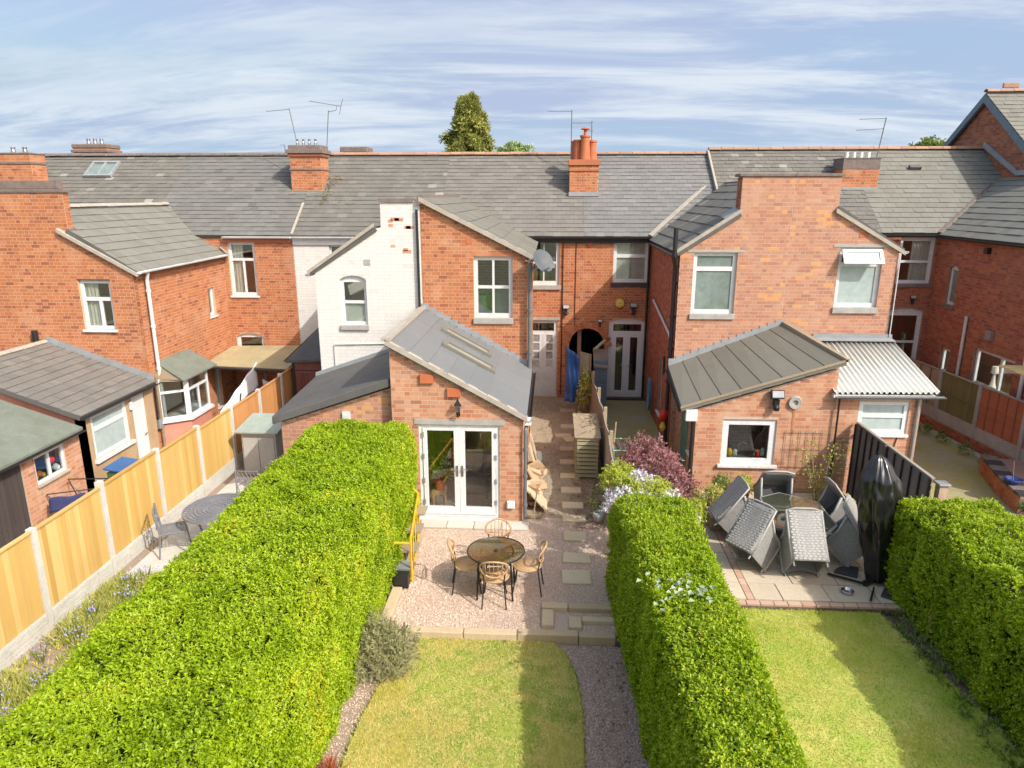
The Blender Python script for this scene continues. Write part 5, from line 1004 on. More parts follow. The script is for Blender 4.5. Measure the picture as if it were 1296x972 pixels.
for i in range(len(FY) - 1):
    a, b = FY[i] + .055, FY[i + 1] - .055; zt = min(FT[i], FT[i + 1]) - .05; mat = 'fence_new' if i < 6 else 'fence_orange'
    m = MB(); m.box((FX - .025, a, -.4), (FX + .03, b, .26)); m.build('gravel_board', 'concrete', fl)
    for k in range(1, 5):                       # rock faced courses cast on the gravel board
        for j in range(4):
            y0 = a + .01 + (b - a - .02) * j / 4; m = MB(); m.box((FX + .031, y0 + .004, -.1 + k * .07), (FX + .031 + random.uniform(.006, .016), y0 + (b - a) / 4 - .008, -.1 + k * .07 + .06))
            if i < 5: m.build('block', 'concrete', fl)
    board_row(fl, 'board', (FX + .005, 0, 0), YP, PX, a, b, .265, zt, .105, mat, th=.016, gap=.010, lap=False)
    m = MB(); m.box((FX - .02, a, zt + .001), (FX + .045, b, zt + .028)); m.box((FX - .045, a, .4), (FX - .012, b, .44)); m.box((FX - .045, a, 1.2), (FX - .012, b, 1.24)); m.build('rail', mat, fl)
# --- old paling fence between the two passages
fm = thing('paling_fence', 'old silver grey paling fence with dipping tops between the two back passages', 'fence', (1.2, 17, 0))
def mid_x(y): return 1.2 + .06 * math.sin((y - 12) * .5)
for k in range(int((21.2 - 12.5) / .115)):
    y = 12.5 + k * .115; ph = ((y - 12.5) % 1.8) / 1.8; zt = 1.34 - .1 * math.sin(math.pi * ph) + random.uniform(-.015, .015); x = mid_x(y)
    m = MB(); m.box((x - .012, y, -.02), (x + .01, y + .1, zt)); m.build('paling', 'fence_silver', fm)
for k in range(6):
    y = 12.48 + k * 1.74; x = mid_x(y); m = MB(); m.box((x + .012, y - .04, -.02), (x + .09, y + .04, 1.4)); m.build('post', 'old_wood', fm, bevel=.008)
for z in (.35, 1.05):
    m = MB(); m.tube([(mid_x(y) + .035, y, z) for y in np.linspace(12.5, 21.2, 12)], .025, 4); m.build('rail', 'old_wood', fm)
# --- grey lap fence by the right patio
fg = thing('lap_fence', 'dark weathered grey lap panel fence with upright battens behind the wicker chairs', 'fence', (6.4, 13.5, 0))
for (y0, y1, zt) in ((11.35, 12.95, 1.6), (13.0, 14.38, 1.6)):
    lap_rows(fg, 'board', (6.42, 0, 0), YM, MX, -y1, -y0, .05, zt, .115, 'fence_grey')
    m = MB(); m.box((6.40, y0, zt + .013), (6.46, y1, zt + .04)); m.build('capping', 'fence_silver', fg)
    for k in range(6):
        y = y0 + .02 + (y1 - y0 - .06) * k / 5; m = MB(); m.box((6.37, y, .03), (6.392, y + .035, zt)); m.build('batten', 'black', fg)
m = MB(); m.box((6.36, 12.955, 0), (6.45, 12.995, 1.62)); m.build('post', 'fence_grey', fg)
o = MB(); o.box((6.52, 11.28, -.05), (6.66, 11.42, 1.52)); g = thing('wooden_post', 'square pale wooden post with flat cap rising from the right hedge end', 'post', (6.6, 11.35, 0)); o.build('shaft', simple('pale post', (.50, .36, .26), .8), g); m = MB(); m.box((6.49, 11.25, 1.522), (6.69, 11.45, 1.56)); m.build('cap', 'grey_metal', g, bevel=.01)
# --- mixed panel fence on the far right passage
fr = thing('mixed_panel_fence', 'passage fence of silver, mossy green and red panels on concrete gravel boards', 'fence', (10.7, 17, 0))
PTS = [(10.44, 21.5), (10.63, 19.16), (10.78, 17.61), (10.93, 16.05), (11.1, 14.4), (11.25, 12.8)]
for (x, y) in PTS: m = MB(); m.box((x - .05, y - .05, -.1), (x + .05, y + .05, 1.66)); m.build('post', 'concrete_grey', fr)
for i in range(len(PTS) - 1):
    a, b = V((*PTS[i], 0)), V((*PTS[i + 1], 0)); u = (b - a).normalized(); n = u.cross(V((0, 0, 1))); L = (b - a).length
    m = MB(); m.obox(a, u, (0, 0, 1), n, (.055, .24, -.025), (L - .055, .56, .025)); m.build('gravel_board', 'concrete_grey', fr)
    if i == 0:
        lap_rows(fr, 'board', a, u, n, .055, L - .055, .56, 1.6, .13, 'fence_silver')
        for k in range(1, 5): m = MB(); m.obox(a, u, (0, 0, 1), n, (L * k / 5, .57, .026), (L * k / 5 + .03, 1.6, .04)); m.build('batten', 'fence_grey', fr)
    elif i == 1:
        board_row(fr, 'board', a, u, n, .055, L - .055, .565, 1.6, .1, 'fence_moss'); m = MB(); m.obox(a, u, (0, 0, 1), n, (.055, 1.05, .016), (L - .055, 1.08, .034)); m.build('rail', 'fence_moss', fr)
    else:
        lap_rows(fr, 'board', a, u, n, .055, L - .055, .56, 1.6, .1, 'fence_red', .014)
        for k in range(1, 5): m = MB(); m.obox(a, u, (0, 0, 1), n, (L * k / 5, .57, .03), (L * k / 5 + .035, 1.6, .045)); m.build('batten', 'fence_red', fr)
    m = MB(); m.obox(a, u, (0, 0, 1), n, (.055, 1.602, -.02), (L - .055, 1.63, .04)); m.build('capping', 'fence_silver', fr)
gw = thing('garden_wall', 'low brick footing wall under the mixed panel fence', 'wall', (10.6, 17.5, 0))
for i in range(len(PTS) - 1):
    a, b = V((*PTS[i], 0)), V((*PTS[i + 1], 0)); u = (b - a).normalized(); n = u.cross(V((0, 0, 1))); L = (b - a).length
    m = MB(); holed(m, a + n * .06, u, (0, 0, 1), n, rect(0, L, -.1, .235), [], .12); m.build('core', 'mortar_dark', gw); tiles(gw, 'brick', a + n * .06, u, (0, 0, 1), n, [rect(0, L, -.02, .235)], BL, BH, BG, .008, 'brick_dark')
bp = thing('brick_planter', 'low red brick raised bed with slate capping in the right passage', 'planter', (9.9, 14.3, 0))
for (x0, y0, x1, y1, z) in ((10.0, 15.9, 9.62, 14.6, .42), (9.62, 14.6, 9.45, 13.6, .42), (9.45, 13.4, 9.0, 12.2, .34)):
    a, b = V((x0, y0, 0)), V((x1, y1, 0)); u = (b - a).normalized(); n = u.cross(V((0, 0, 1))); L = (b - a).length
    m = MB(); m.obox(a, u, (0, 0, 1), n, (0, -.05, -.8), (L, z - .05, 0)); m.build('core', 'mortar_dark', bp); tiles(bp, 'brick', a, u, (0, 0, 1), n, [rect(0, L, 0, z - .05)], BL, BH, BG, .008, 'brick')
    for k in range(4): m = MB(); m.obox(a, u, (0, 0, 1), n, (L * k / 4 + .005, z - .048, -.3), (L * (k + 1) / 4 - .005, z, .03)); m.build('coping_slab', 'stone_dark' if k % 2 else 'coping', bp)
bo = thing('blue_bowl', 'blue glazed bowl with a twig standing on the brick raised bed', 'bowl', (9.62, 14.15, .42)); m = MB(); m.lathe((9.62, 14.15, .42), [(.1, 0), (.17, .1), (.16, .12), (.1, .06)], 16); m.build('bowl', 'blue_pot', bo); m = MB(); m.tube([(9.62, 14.15, .45), (9.6, 14.2, .9)], .008, 5); m.build('twig', 'twig', bo)
flush_tiles(300)
# ------------------------------------------------------------------ paving pieces, sleepers
def pieces(name, label, cat, group, rows, mat, z, th, jit=.01, bev=.006):
    first = None
    for r in rows:
        x0, x1, y0, y1 = r[:4]; rot = r[4] if len(r) > 4 else random.uniform(-.02, .02); c = V(((x0 + x1) / 2, (y0 + y1) / 2, z))
        m = MB(); w, d = (x1 - x0) / 2, (y1 - y0) / 2; P = [V((sx * w + random.uniform(-jit, jit), sy * d + random.uniform(-jit, jit), 0)) for sx, sy in ((-1, -1), (1, -1), (1, 1), (-1, 1))]
        R = Matrix.Rotation(rot, 3, 'Z'); m.slab([c + R @ p for p in P], (0, 0, -th)); yield m, r, c
stones = [(.30, .76, 20.0, 20.3), (.30, .72, 18.5, 18.8), (.15, .58, 17.75, 18.0), (.38, .75, 17.4, 17.75, .3), (.72, 1.15, 17.7, 18.1, .35), (.25, .68, 16.7, 17.0), (.25, .67, 15.8, 16.08), (.25, .69, 14.92, 15.2), (.26, .70, 14.1, 14.4), (.27, .71, 13.32, 13.62), (.28, .74, 12.7, 13.0), (.29, .72, 11.93, 12.28), (.26, .74, 11.1, 11.45), (.24, .73, 10.42, 10.85)]
where = ['nearest the white back doors', 'second from the white back doors', 'small pale one offset left beside the crate stack', 'tilted one lying between two others beside the crate stack', 'skewed one off the line against the slatted crate', 'just before the slatted crate front', 'alongside the slatted crate, upper', 'alongside the slatted crate, middle', 'alongside the slatted crate, lower', 'level with the foot of the slatted crate', 'level with the white pot', 'beyond the pot, before the open gravel', 'third from the timber step', 'nearest the timber step, largest']
for i, (m, r, c) in enumerate(pieces('stepping_stone', '', '', '', stones, 'slab', .022, .05)):
    o = m.build('stepping_stone', 'slab', None, bevel=.006); tag(o, 'sandstone stepping stone ' + where[i], 'stepping stone', 'stepping stones along the side path')
for k in range(4):
    x0 = -2.5 + k * .53; m = MB(); m.box((x0 + .004, 12.3 + random.uniform(0, .02), -.01), (x0 + .522, 12.62, .024)); o = m.build('paving_flag', 'flag_grey', None, bevel=.005)
    tag(o, 'pale grey flag under the French doors, ' + ['at their left end', 'second from their left end', 'second from their right end', 'at their right end'][k], 'paving slab', 'flags below the French doors')
def sleeper(a, b, label, g='timber sleepers edging the gravel'):
    m = MB(); m.box(a, b); o = m.build('timber_sleeper', 'sleeper', None, bevel=.012); tag(o, label, 'sleeper', g)
sleeper((-2.1, 8.95, -.19), (-1.23, 9.09, .02), 'weathered timber sleeper at lawn edge beside the grey green shrub')
sleeper((-1.22, 8.95, -.19), (-.44, 9.09, .022), 'weathered timber sleeper at lawn edge in front of the round table')
sleeper((-.43, 8.96, -.19), (.46, 9.1, .03), 'weathered timber sleeper at lawn edge where shade begins')
sleeper((.47, 8.95, -.19), (1.0, 9.09, .022), 'short timber sleeper at lawn edge touching the middle hedge')
sleeper((-.08, 9.16, -.1), (.10, 9.58, .06), 'short sleeper laid end on, left side of the timber step')
sleeper((-.08, 9.62, -.1), (.32, 9.77, .065), 'left upper sleeper of the timber step')
sleeper((.33, 9.62, -.1), (1.02, 9.77, .065), 'long upper sleeper of the timber step beside the hedge')
sleeper((.33, 9.15, -.1), (.52, 9.42, .05), 'stubby sleeper lying inside the timber step')
sleeper((.53, 9.3, -.1), (1.02, 9.42, .06), 'thin inner sleeper of the timber step with a dark slot below')
sleeper((-2.52, 8.9, -.15), (-2.36, 10.1, .05), 'long sleeper running from the grey green shrub towards the yellow frame')
sleeper((-2.54, 10.12, -.15), (-2.38, 10.6, .05), 'short sleeper end beside the yellow frame')
# right patio: flags with two lines of red pavers
flag = []; y = 10.13
while y < 14.3:
    d = random.choice((.42, .5, .58)); x = 2.5
    while x < 6.2:
        w = random.choice((.45, .6, .75)); x1 = min(x + w, 6.3)
        if x < 3.18 < x1: x1 = 3.18
        if x1 - x > .12: flag.append((x, x1, y, min(y + d, 14.4)))
        x = x1 + (.12 if abs(x1 - 3.18) < .01 else 0)
    y += d
pav = D.objects.new('patio', None); C.objects.link(pav); pav['kind'] = 'structure'; pav.location = (4.3, 12, 0)
for (x0, x1, y0, y1) in flag:
    m = MB(); z = random.uniform(-.004, .004); m.slab([(x0 + .007, y0 + .007, z), (x1 - .007, y0 + .007, z), (x1 - .007, y1 - .007, z), (x0 + .007, y1 - .007, z)], (0, 0, -.025)); m.build('flag', 'paving', pav)
for (x0, y0, dx, dy, n_) in ((3.185, 10.13, 0, .215, 20), (2.5, 9.99, .215, 0, 18)):
    for k in range(n_):
        x, yy = x0 + dx * k, y0 + dy * k; m = MB(); z = random.uniform(-.003, .004); w, h_ = (.11, .205) if dy else (.205, .11); m.box((x + .004, yy + .004, -.03), (x + w, yy + h_, z)); m.build('paver', 'paver_red', pav)
# ------------------------------------------------------------------ furniture and loose things
def rot_about(o, piv, ax, ang): o.matrix_local = Matrix.Translation(piv) @ Matrix.Rotation(ang, 4, ax) @ Matrix.Translation(-V(piv))
# --- round glass table and four rattan chairs
TC = V((-.83, 10.14, 0)); TR = .455
t = thing('bistro_table', 'round glass garden table with thin black rim on the gravel', 'table', TC)
m = MB(); m.lathe((TC.x, TC.y, .722), [(TR - .012, 0), (TR - .012, .008)], 48); m.build('glass_top', 'tabletop_glass', t)
m = MB(); m.tube([(TC.x + TR * math.cos(a), TC.y + TR * math.sin(a), .725) for a in np.linspace(0, 2 * math.pi, 48, endpoint=False)], .013, 6, closed=True); m.build('rim', 'black_metal', t)
m = MB()
for r in np.linspace(.07, .42, 10): m.tube([(TC.x + r * math.cos(a), TC.y + r * math.sin(a), .712) for a in np.linspace(0, 2 * math.pi, 40, endpoint=False)], .011, 4, closed=True)
for k in range(16): a = k * math.pi / 8; m.tube([(TC.x + .05 * math.cos(a), TC.y + .05 * math.sin(a), .70), (TC.x + .43 * math.cos(a), TC.y + .43 * math.sin(a), .70)], .006, 4)
m.build('woven_top', 'rattan', t)
m = MB(); m.lathe((TC.x, TC.y, .715), [(.035, 0), (.035, .022), (.02, .022)], 14); m.build('hub', 'black', t)
for k in range(4):
    a = math.pi / 4 + k * math.pi / 2; c, s_ = math.cos(a), math.sin(a); m = MB(); m.tube([(TC.x + .1 * c, TC.y + .1 * s_, .70), (TC.x + .33 * c, TC.y + .33 * s_, .695), (TC.x + .36 * c, TC.y + .36 * s_, .62), (TC.x + .40 * c, TC.y + .40 * s_, .0)], .016, 7); m.build('leg', 'black_metal', t)
def bistro_chair(label):
    """faces +Y, origin under the seat"""
    h = thing('bistro_chair', label, 'chair', (0, 0, 0), 'rattan chairs round the glass table')
    m = MB(); m.lathe((0, 0, .42), [(.17, 0), (.215, .012), (.222, .03), (.21, .048), (.05, .05)], 24); m.tube([(.222 * math.cos(a), .222 * math.sin(a), .452) for a in np.linspace(0, 2 * math.pi, 28, endpoint=False)], .016, 6, closed=True)
    m.build('seat', 'rattan', h, smooth=True)
    hoop = []
    for k in range(25):
        a = math.pi * 2 * k / 25; w = math.cos(a); hz_ = math.sin(a); x = .215 * w * (1 + .08 * hz_); z = .70 + .15 * hz_; y = -.20 - .05 * (1 - w * w) - .06 * max(0, hz_); hoop.append((x, y, z))
    m = MB(); m.tube(hoop, .016, 7, closed=True)
    for x in (-.13, -.065, 0, .065, .13):
        zz_ = .15 * math.sqrt(max(0, 1 - (x / .22) ** 2)); m.tube([(x, -.235, .70 - zz_), (x, -.255, .70), (x, -.29, .70 + zz_)], .0075, 5)
    m.tube([(-.2, -.215, .63), (0, -.26, .63), (.2, -.215, .63)], .009, 5)
    m.build('backrest', 'rattan', h, smooth=True)
    for s_ in (-1, 1):
        m = MB(); m.tube([(s_ * .13, .15, .43), (s_ * .18, .22, 0)], .011, 6); m.build('leg', 'black_metal', h)
        m = MB(); m.tube([(s_ * .17, -.215, .62), (s_ * .155, -.19, .43), (s_ * .19, -.25, 0)], .011, 6); m.build('leg', 'black_metal', h)
    return h
bc = bistro_chair('rattan chair with its back to the lawn in front of the round glass table')
for (x, y, rz, lab) in ((-.83, 9.86, .03, None), (-1.30, 10.2, -1.45, 'rattan chair on the sunny side of the glass table, nearest the yellow frame'), (-.33, 10.22, 1.5, 'rattan chair on the shaded side of the glass table, nearest the stepping stones'), (-.86, 10.72, 3.1, 'rattan chair behind the glass table, its back to the French doors')):
    c = bc if lab is None else copy_tree(bc)
    c.location = (x, y, -.005); c.rotation_euler = (0, 0, rz)
    if lab: c['label'] = lab
# --- grey wicker chairs tipped against the hexagonal table
hx = [(3.85, 11.3), (4.62, 10.98), (5.0, 11.4), (5.02, 12.4), (4.42, 12.8), (3.98, 12.55)]
t = thing('patio_table', 'long hexagonal dark wicker table with glass top amid tipped chairs', 'table', (4.4, 11.9, 0))
m = MB(); m.slab([(x, y, .7) for x, y in hx], (0, 0, -.05)); m.build('table_top', 'wicker', t, bevel=.01)
m = MB(); m.slab([(x + (4.42 - x) * .06, y + (11.9 - y) * .06, .708) for x, y in hx], (0, 0, -.006)); m.build('glass_top', 'tabletop_glass', t)
m = MB(); m.box((4.12, 11.5, 0), (4.72, 12.35, .64)); m.build('base', 'wicker_dark', t)
def wicker_chair(label):
    """faces +Y; the origin is on the ground midway between the front feet"""
    h = thing('wicker_chair', label, 'chair', (0, 0, 0), 'wicker chairs tipped against the patio table')
    w = .285; piv = MB(); 
    m = MB(); m.grid(lambda a, b: V((-w + 2 * w * a + .0, -.56 - .0 * b - .10 * b * b - .012 * math.sin(a * math.pi), .08 + .84 * b)), 6, 10); m.build('backrest', 'wicker', h, solid=.03, smooth=True)
    m = MB()                                            # woven bands standing proud of the back
    for k in range(19):
        b = .02 + k * .052; y = -.58 - .10 * b * b
        for j in range(7):
            x = -w + .03 + j * (2 * w - .06) / 7; m.box((x + (.02 if k % 2 else 0), y - .008, .08 + .84 * b), (x + .05 + (.02 if k % 2 else 0), y + .003, .08 + .84 * b + .03))
    m.build('weave', 'wicker_rim', h, kind='stuff')
    m = MB(); m.tube([(-w, -.55, .08), (-w, -.57, .42), (-w - .005, -.66, .92), (-w * .5, -.685, .945), (w * .5, -.685, .945), (w + .005, -.66, .92), (w, -.57, .42), (w, -.55, .08)], .02, 6); m.build('back_frame', 'wicker_rim', h, smooth=True)
    for s_ in (-1, 1):
        m = MB(); X = s_ * w
        m.slab([(X, -.56, .08), (X, -.02, .08), (X, -.02, .4), (X, .0, .56), (X, -.1, .6), (X, -.35, .62), (X, -.58, .72)], (-s_ * .03, 0, 0)); m.build('side_panel', 'wicker', h)
        m = MB(); m.tube([(X, .0, .06), (X, .01, .55), (X, -.08, .61), (X, -.33, .635), (X, -.6, .76)], .024, 6); m.build('armrest', 'wicker_rim', h, smooth=True)
    m = MB(); m.box((-w + .03, -.54, .36), (w - .03, -.0, .41)); m.build('seat', 'wicker_dark', h)
    m = MB(); m.grid(lambda a, b: V((-w + .03 + (2 * w - .06) * a, -.004, .06 + .3 * b + .05 * math.sin(math.pi * a) * (1 - b))), 8, 2); m.build('front_apron', 'wicker', h, solid=.02)
    for x in (-w + .02, w - .02):
        for y in (-.53, -.02): m = MB(); m.tube([(x, y, .0), (x, y, .1)], .016, 6); m.build('foot', 'grey_metal', h)
    return h
wc = wicker_chair('pale wicker chair tipped forward with its back to the lawn, nearest the ashtray')
for (x, y, ang, tilt, lab) in ((4.27, 10.86, -.02, 48, None), (3.47, 11.16, -.95, 46, 'wicker chair tipped over towards the table, nearest the middle hedge'), (3.38, 12.24, -1.5, 46, 'wicker chair tipped over beside the potted plants'),
                               (4.42, 13.25, 3.1, 56, 'wicker chair tipped against the far table edge below the kitchen window'), (5.38, 12.3, 1.62, 46, 'wicker chair tipped over between table and grey fence, further from lawn'), (5.3, 11.4, 1.05, 46, 'wicker chair tipped over next to the black covered parasol')):
    c = wc if lab is None else copy_tree(wc); c.location = (x, y, .0); c.rotation_euler = (-math.radians(tilt), 0, ang)
    c.rotation_mode = 'XYZ'
    if lab: c['label'] = lab
# --- cast metal table and chairs in the left garden
LT = V((-6.02, 11.45, 0))
t = thing('cast_metal_table', 'oval grey cast metal table with pierced top beside the yellow fence', 'table', LT); m = MB()
ax_, ay_ = .56, .62
for k in range(9):
    r = 1 - k * .115; m.tube([(LT.x + ax_ * r * math.cos(a), LT.y + ay_ * r * math.sin(a), .715) for a in np.linspace(0, 2 * math.pi, 40, endpoint=False)], .017 if k % 3 else .024, 4, closed=True)
for k in range(44): a = 2 * math.pi * k / 44; r0 = .12 if k % 2 else .45; m.tube([(LT.x + ax_ * r0 * math.cos(a), LT.y + ay_ * r0 * math.sin(a), .712), (LT.x + ax_ * .99 * math.cos(a), LT.y + ay_ * .99 * math.sin(a), .712)], .012, 4)
m.lathe((LT.x, LT.y, .70), [(.07, 0), (.07, .022)], 16); m.build('table_top', 'alu', t)
for k in range(4): a = math.pi / 4 + k * math.pi / 2; m = MB(); m.tube([(LT.x + .36 * math.cos(a), LT.y + .4 * math.sin(a), .7), (LT.x + .3 * math.cos(a), LT.y + .33 * math.sin(a), .4), (LT.x + .4 * math.cos(a), LT.y + .44 * math.sin(a), 0)], .02, 6); m.build('leg', 'alu', t)
def cast_chair(label):
    h = thing('cast_metal_chair', label, 'chair', (0, 0, 0), 'cast metal chairs round the oval table')
    m = MB(); m.tube([(-.21, -.2, .44), (-.23, -.26, .88), (.23, -.26, .88), (.21, -.2, .44)], .017, 6)
    for k in range(5):
        x = -.16 + k * .08; m.tube([(x, -.21, .46), (x + .06 * (-1) ** k, -.235, .62), (x - .03, -.25, .76), (x + .05, -.26, .88)], .009, 5)
    m.tube([(-.21, -.22, .56), (0, -.235, .70), (.22, -.245, .56)], .009, 5); m.tube([(-.22, -.25, .8), (0, -.235, .58), (.22, -.25, .8)], .009, 5); m.build('backrest', 'alu', h)
    m = MB(); m.tube([(-.22, -.21, .44), (.22, -.21, .44), (.23, .21, .44), (-.23, .21, .44)], .017, 6, closed=True)
    for k in range(1, 8): x = -.22 + k * .055; m.tube([(x, -.21, .44), (x, .21, .44)], .011, 4)
    for k in range(1, 7): y = -.21 + k * .06; m.tube([(-.22, y, .44), (.22, y, .44)], .009, 4)
    m.build('seat', 'alu', h)
    for sx in (-1, 1):
        for sy in (-1, 1): m = MB(); m.tube([(sx * .21, sy * .2, .44), (sx * .24, sy * .25, 0)], .015, 6); m.build('leg', 'alu', h)
    return h
k1 = cast_chair('cast metal chair at the fence side of the oval pierced table'); k1.location = (-6.72, 11.15, 0); k1.rotation_euler = (0, 0, -1.1)
k2 = copy_tree(k1); k2['label'] = 'cast metal chair between the oval table and the grey concrete bunker'; k2.location = (-6.05, 12.55, 0); k2.rotation_euler = (0, 0, 3.1)
# --- concrete bunker with lid
b = thing('storage_bunker', 'pale grey garden storage box with green grey sloping lid against the fence', 'storage box', (-6.6, 15.2, 0))
m = MB(); m.box((-7.02, 14.8, -.03), (-6.22, 15.65, 1.02)); m.build('body', 'render_grey', b, bevel=.01)
for x in (-6.98, -6.61): m = MB(); m.box((x, 14.778, .06), (x + .35, 14.797, .9)); m.build('door', 'render_grey', b, bevel=.004)
for k in range(3): m = MB(); x = -7.12 + k * .335; m.slab([(x, 14.68, 1.02), (x + .33, 14.68, 1.02), (x + .33, 15.75, 1.14), (x, 15.75, 1.14)], (0, 0, .03)); m.build('lid_board', 'lid_green', b)
# --- yellow stair frame and black trough at the left of the gravel
y_ = thing('yellow_railing', 'yellow painted metal rail frame standing between left hedge and French doors', 'railing', (-2.5, 11.6, 0))
m = MB(); r_ = .022
q0, q1 = (-2.25, 10.35), (-2.46, 12.15)
for (x, y) in (q0, q1): m.tube([(x, y, 0), (x, y, .8)], r_, 6)
m.tube([(*q0, .78), (*q1, .78)], r_, 6); m.tube([(*q0, .06), (*q1, .06)], r_, 6)
for k in range(1, 4): f = k / 4; m.tube([(q0[0] + (q1[0] - q0[0]) * f, q0[1] + (q1[1] - q0[1]) * f, .06), (q0[0] + (q1[0] - q0[0]) * f, q0[1] + (q1[1] - q0[1]) * f, .78)], .012, 5)
m.tube([(*q1, .78), (-2.8, 12.4, .95)], r_, 6); m.tube([(*q0, .7), (-2.75, 10.35, .7)], r_, 6); m.tube([(*q0, .06), (-2.75, 10.35, .06)], r_, 6); m.build('rail', 'yellow', y_)
for k in range(4): m = MB(); m.box((-2.75, 10.45 + k * .45, .08 + k * .14), (-2.28, 10.8 + k * .45, .12 + k * .14)); m.build('tread', 'old_wood', y_)
o = MB(); o.box((-2.52, 10.12, 0), (-2.27, 10.32, .22)); o.box((-2.5, 10.14, .2), (-2.29, 10.3, .23)); tb = thing('black_trough', 'small black plastic box on the sleeper end below the yellow frame', 'box', (-2.4, 10.2, 0)); o.build('box', 'black', tb, bevel=.01); m = MB(); m.box((-2.54, 10.34, .16), (-2.27, 10.6, .25)); m.build('lid', 'grey_metal', tb, bevel=.01)
# --- slatted compost crate, log pile, tarp and other things along the side path
cb = thing('compost_crate', 'mossy slatted timber crate with a warped lid against the paling fence', 'crate', (.9, 16, 0))
X0, X1_, Y0, Y1 = .62, 1.1, 14.95, 16.6
for k in range(10):
    z = .03 + k * .096
    m = MB(); m.box((X0, Y0, z), (X1_, Y0 + .022, z + .07)); m.build('slat', 'pallet', cb)
    m = MB(); m.box((X0 - .022, Y0 + .03, z), (X0, Y1, z + .07)); m.build('slat', 'pallet', cb)
m = MB(); [m.box((x, y, 0), (x + .05, y + .05, .98)) for x in (X0 + .002, X1_ - .052) for y in (Y0 + .026, Y1 - .05)]; m.build('corner_post', 'old_wood', cb)
m = MB(); m.box((X0 + .06, Y0 + .08, .02), (X1_ - .06, Y1 - .06, .75)); m.build('compost', 'soil', cb)
for k in range(4): m = MB(); y = Y0 - .03 + k * .42; m.slab([(X0 - .06, y, 1.0 + .03 * (k % 2)), (X1_ + .05, y, .98 + .04 * random.random()), (X1_ + .05, y + .41, 1.03), (X0 - .06, y + .41, 1.01 + .04 * random.random())], (0, 0, -.022)); m.build('lid_board', 'old_wood', cb)
m = MB()
for k in range(26): p = V((random.uniform(.75, 1.12), random.uniform(15.2, 16.4), 1.06)); m.tube([p, p + V((random.uniform(-.25, .25), random.uniform(-.3, .3), random.uniform(.02, .12)))], .008, 4)
tw = thing('twig_pile', 'heap of dead twigs lying on the slatted crate lid', 'twigs', (.9, 15.8, 1.05)); m.build('twigs', 'twig', tw, kind='stuff')
for k in range(26):
    y = 13.5 + (k % 7) * .27 + random.uniform(-.08, .08); z = .05 + (k // 7) * .11; x = -.3 + random.uniform(-.05, .1) - .03 * (k // 7); L = random.uniform(.2, .38); w = random.uniform(.07, .13); m = MB()
    R = Matrix.Rotation(random.uniform(-.8, .8), 3, 'Z') @ Matrix.Rotation(random.uniform(-.5, .5), 3, 'Y'); m.slab([V((x, y, z)) + R @ V(p) for p in ((-L / 2, -w, -.03), (L / 2, -w * .8, -.05), (L / 2, w, -.02), (-L / 2, w * .7, -.04))], R @ V((random.uniform(-.03, .03), w * random.uniform(-.5, .5), random.uniform(.06, .12)))); o = m.build('log', 'log', None)
    tag(o, 'split firewood log in the heap beside the garden room wall', 'log', 'firewood stacked along the garden room')
pl = thing('leaning_boards', 'pale offcut boards leaning on the garden room wall by the log heap', 'boards', (-.3, 13.4, 0))
for (y0, y1, h_, dx) in ((13.1, 13.62, .5, .42), (13.85, 14.2, .62, .3), (14.9, 15.2, .8, .2), (15.4, 15.7, .9, .22)): m = MB(); m.slab([(-.47, y0, h_), (-.47, y1, h_ - .03), (-.47 + dx, y1, .02), (-.47 + dx, y0, .02)], (.02, 0, .02)); m.build('board', 'sleeper', pl)
m = MB(); m.tube([(-.25, 15.6, 0), (-.3, 15.6, .35)], .12, 12); tag(m.build('bucket', 'grey_metal', None), 'pale grey bucket beyond the log heap', 'bucket')
m = MB(); m.tube([(-.3, 12.9, .05), (-.22, 13.0, .6)], .014, 6); bm_ = thing('hand_brush', 'small wooden brush standing by the garden room downpipe', 'brush', (-.3, 12.9, 0)); m.build('handle', 'twig', bm_); m = MB(); m.box((-.4, 12.82, 0), (-.15, 12.9, .07)); m.build('head', 'old_wood', bm_)
tp = thing('blue_tarpaulin', 'blue tarpaulin hung over boards by the tunnel mouth', 'tarpaulin', (.6, 19.8, .5)); m = MB(); m.grid(lambda a, b: V((.42 + .4 * a, 19.6 + .06 * math.sin(a * 9 + b * 3) + .05 * math.sin(b * 11), .45 + (1.65 - .3 * a) * b)), 14, 14); m.build('sheet', 'blue_tarp', tp, smooth=True, solid=.01)
for k in range(4): m = MB(); m.box((.84 + k * .085, 19.7 + .04 * k, .0), (.915 + k * .085, 19.725 + .04 * k, 1.9 - .03 * k)); m.build('backing_board', 'old_wood', tp)
for (x0, y0, y1, z, lab, mt) in ((1.3, 20.3, 20.9, 1.62, 'faded blue garden storage unit with brown cover beside the tunnel mouth', 'blue_grey'),):
    s_ = thing('storage_unit', lab, 'storage box', (x0, y0, 0)); m = MB(); m.box((x0, y0, 0), (x0 + .38, y1, z - .12)); m.build('body', mt, s_, bevel=.01)
    m = MB(); m.slab([(x0 - .03, y0 - .08, z - .3), (x0 + .4, y0 - .08, z - .34), (x0 + .4, y1, z + .05), (x0 - .03, y1, z + .1)], (0, 0, .05)); m.build('cover', 'board_brown', s_)
    for k in range(3): m = MB(); m.box((x0 + .03, y0 - .02, .2 + k * .34), (x0 + .35, y0 - .004, .46 + k * .34)); m.build('drawer', 'blue_grey', s_)
m = MB(); m.tube([(1.3, 20.6, 1.78), (1.62, 20.9, 2.0)], .05, 6); tag(m.build('rolled_mat', 'pallet', None), 'rolled mat lying on the brown covered storage unit', 'mat')
gh = thing('grow_house', 'small mint framed cold frame with clear plastic cover in the right passage', 'cold frame', (1.65, 15, 0)); m = MB()
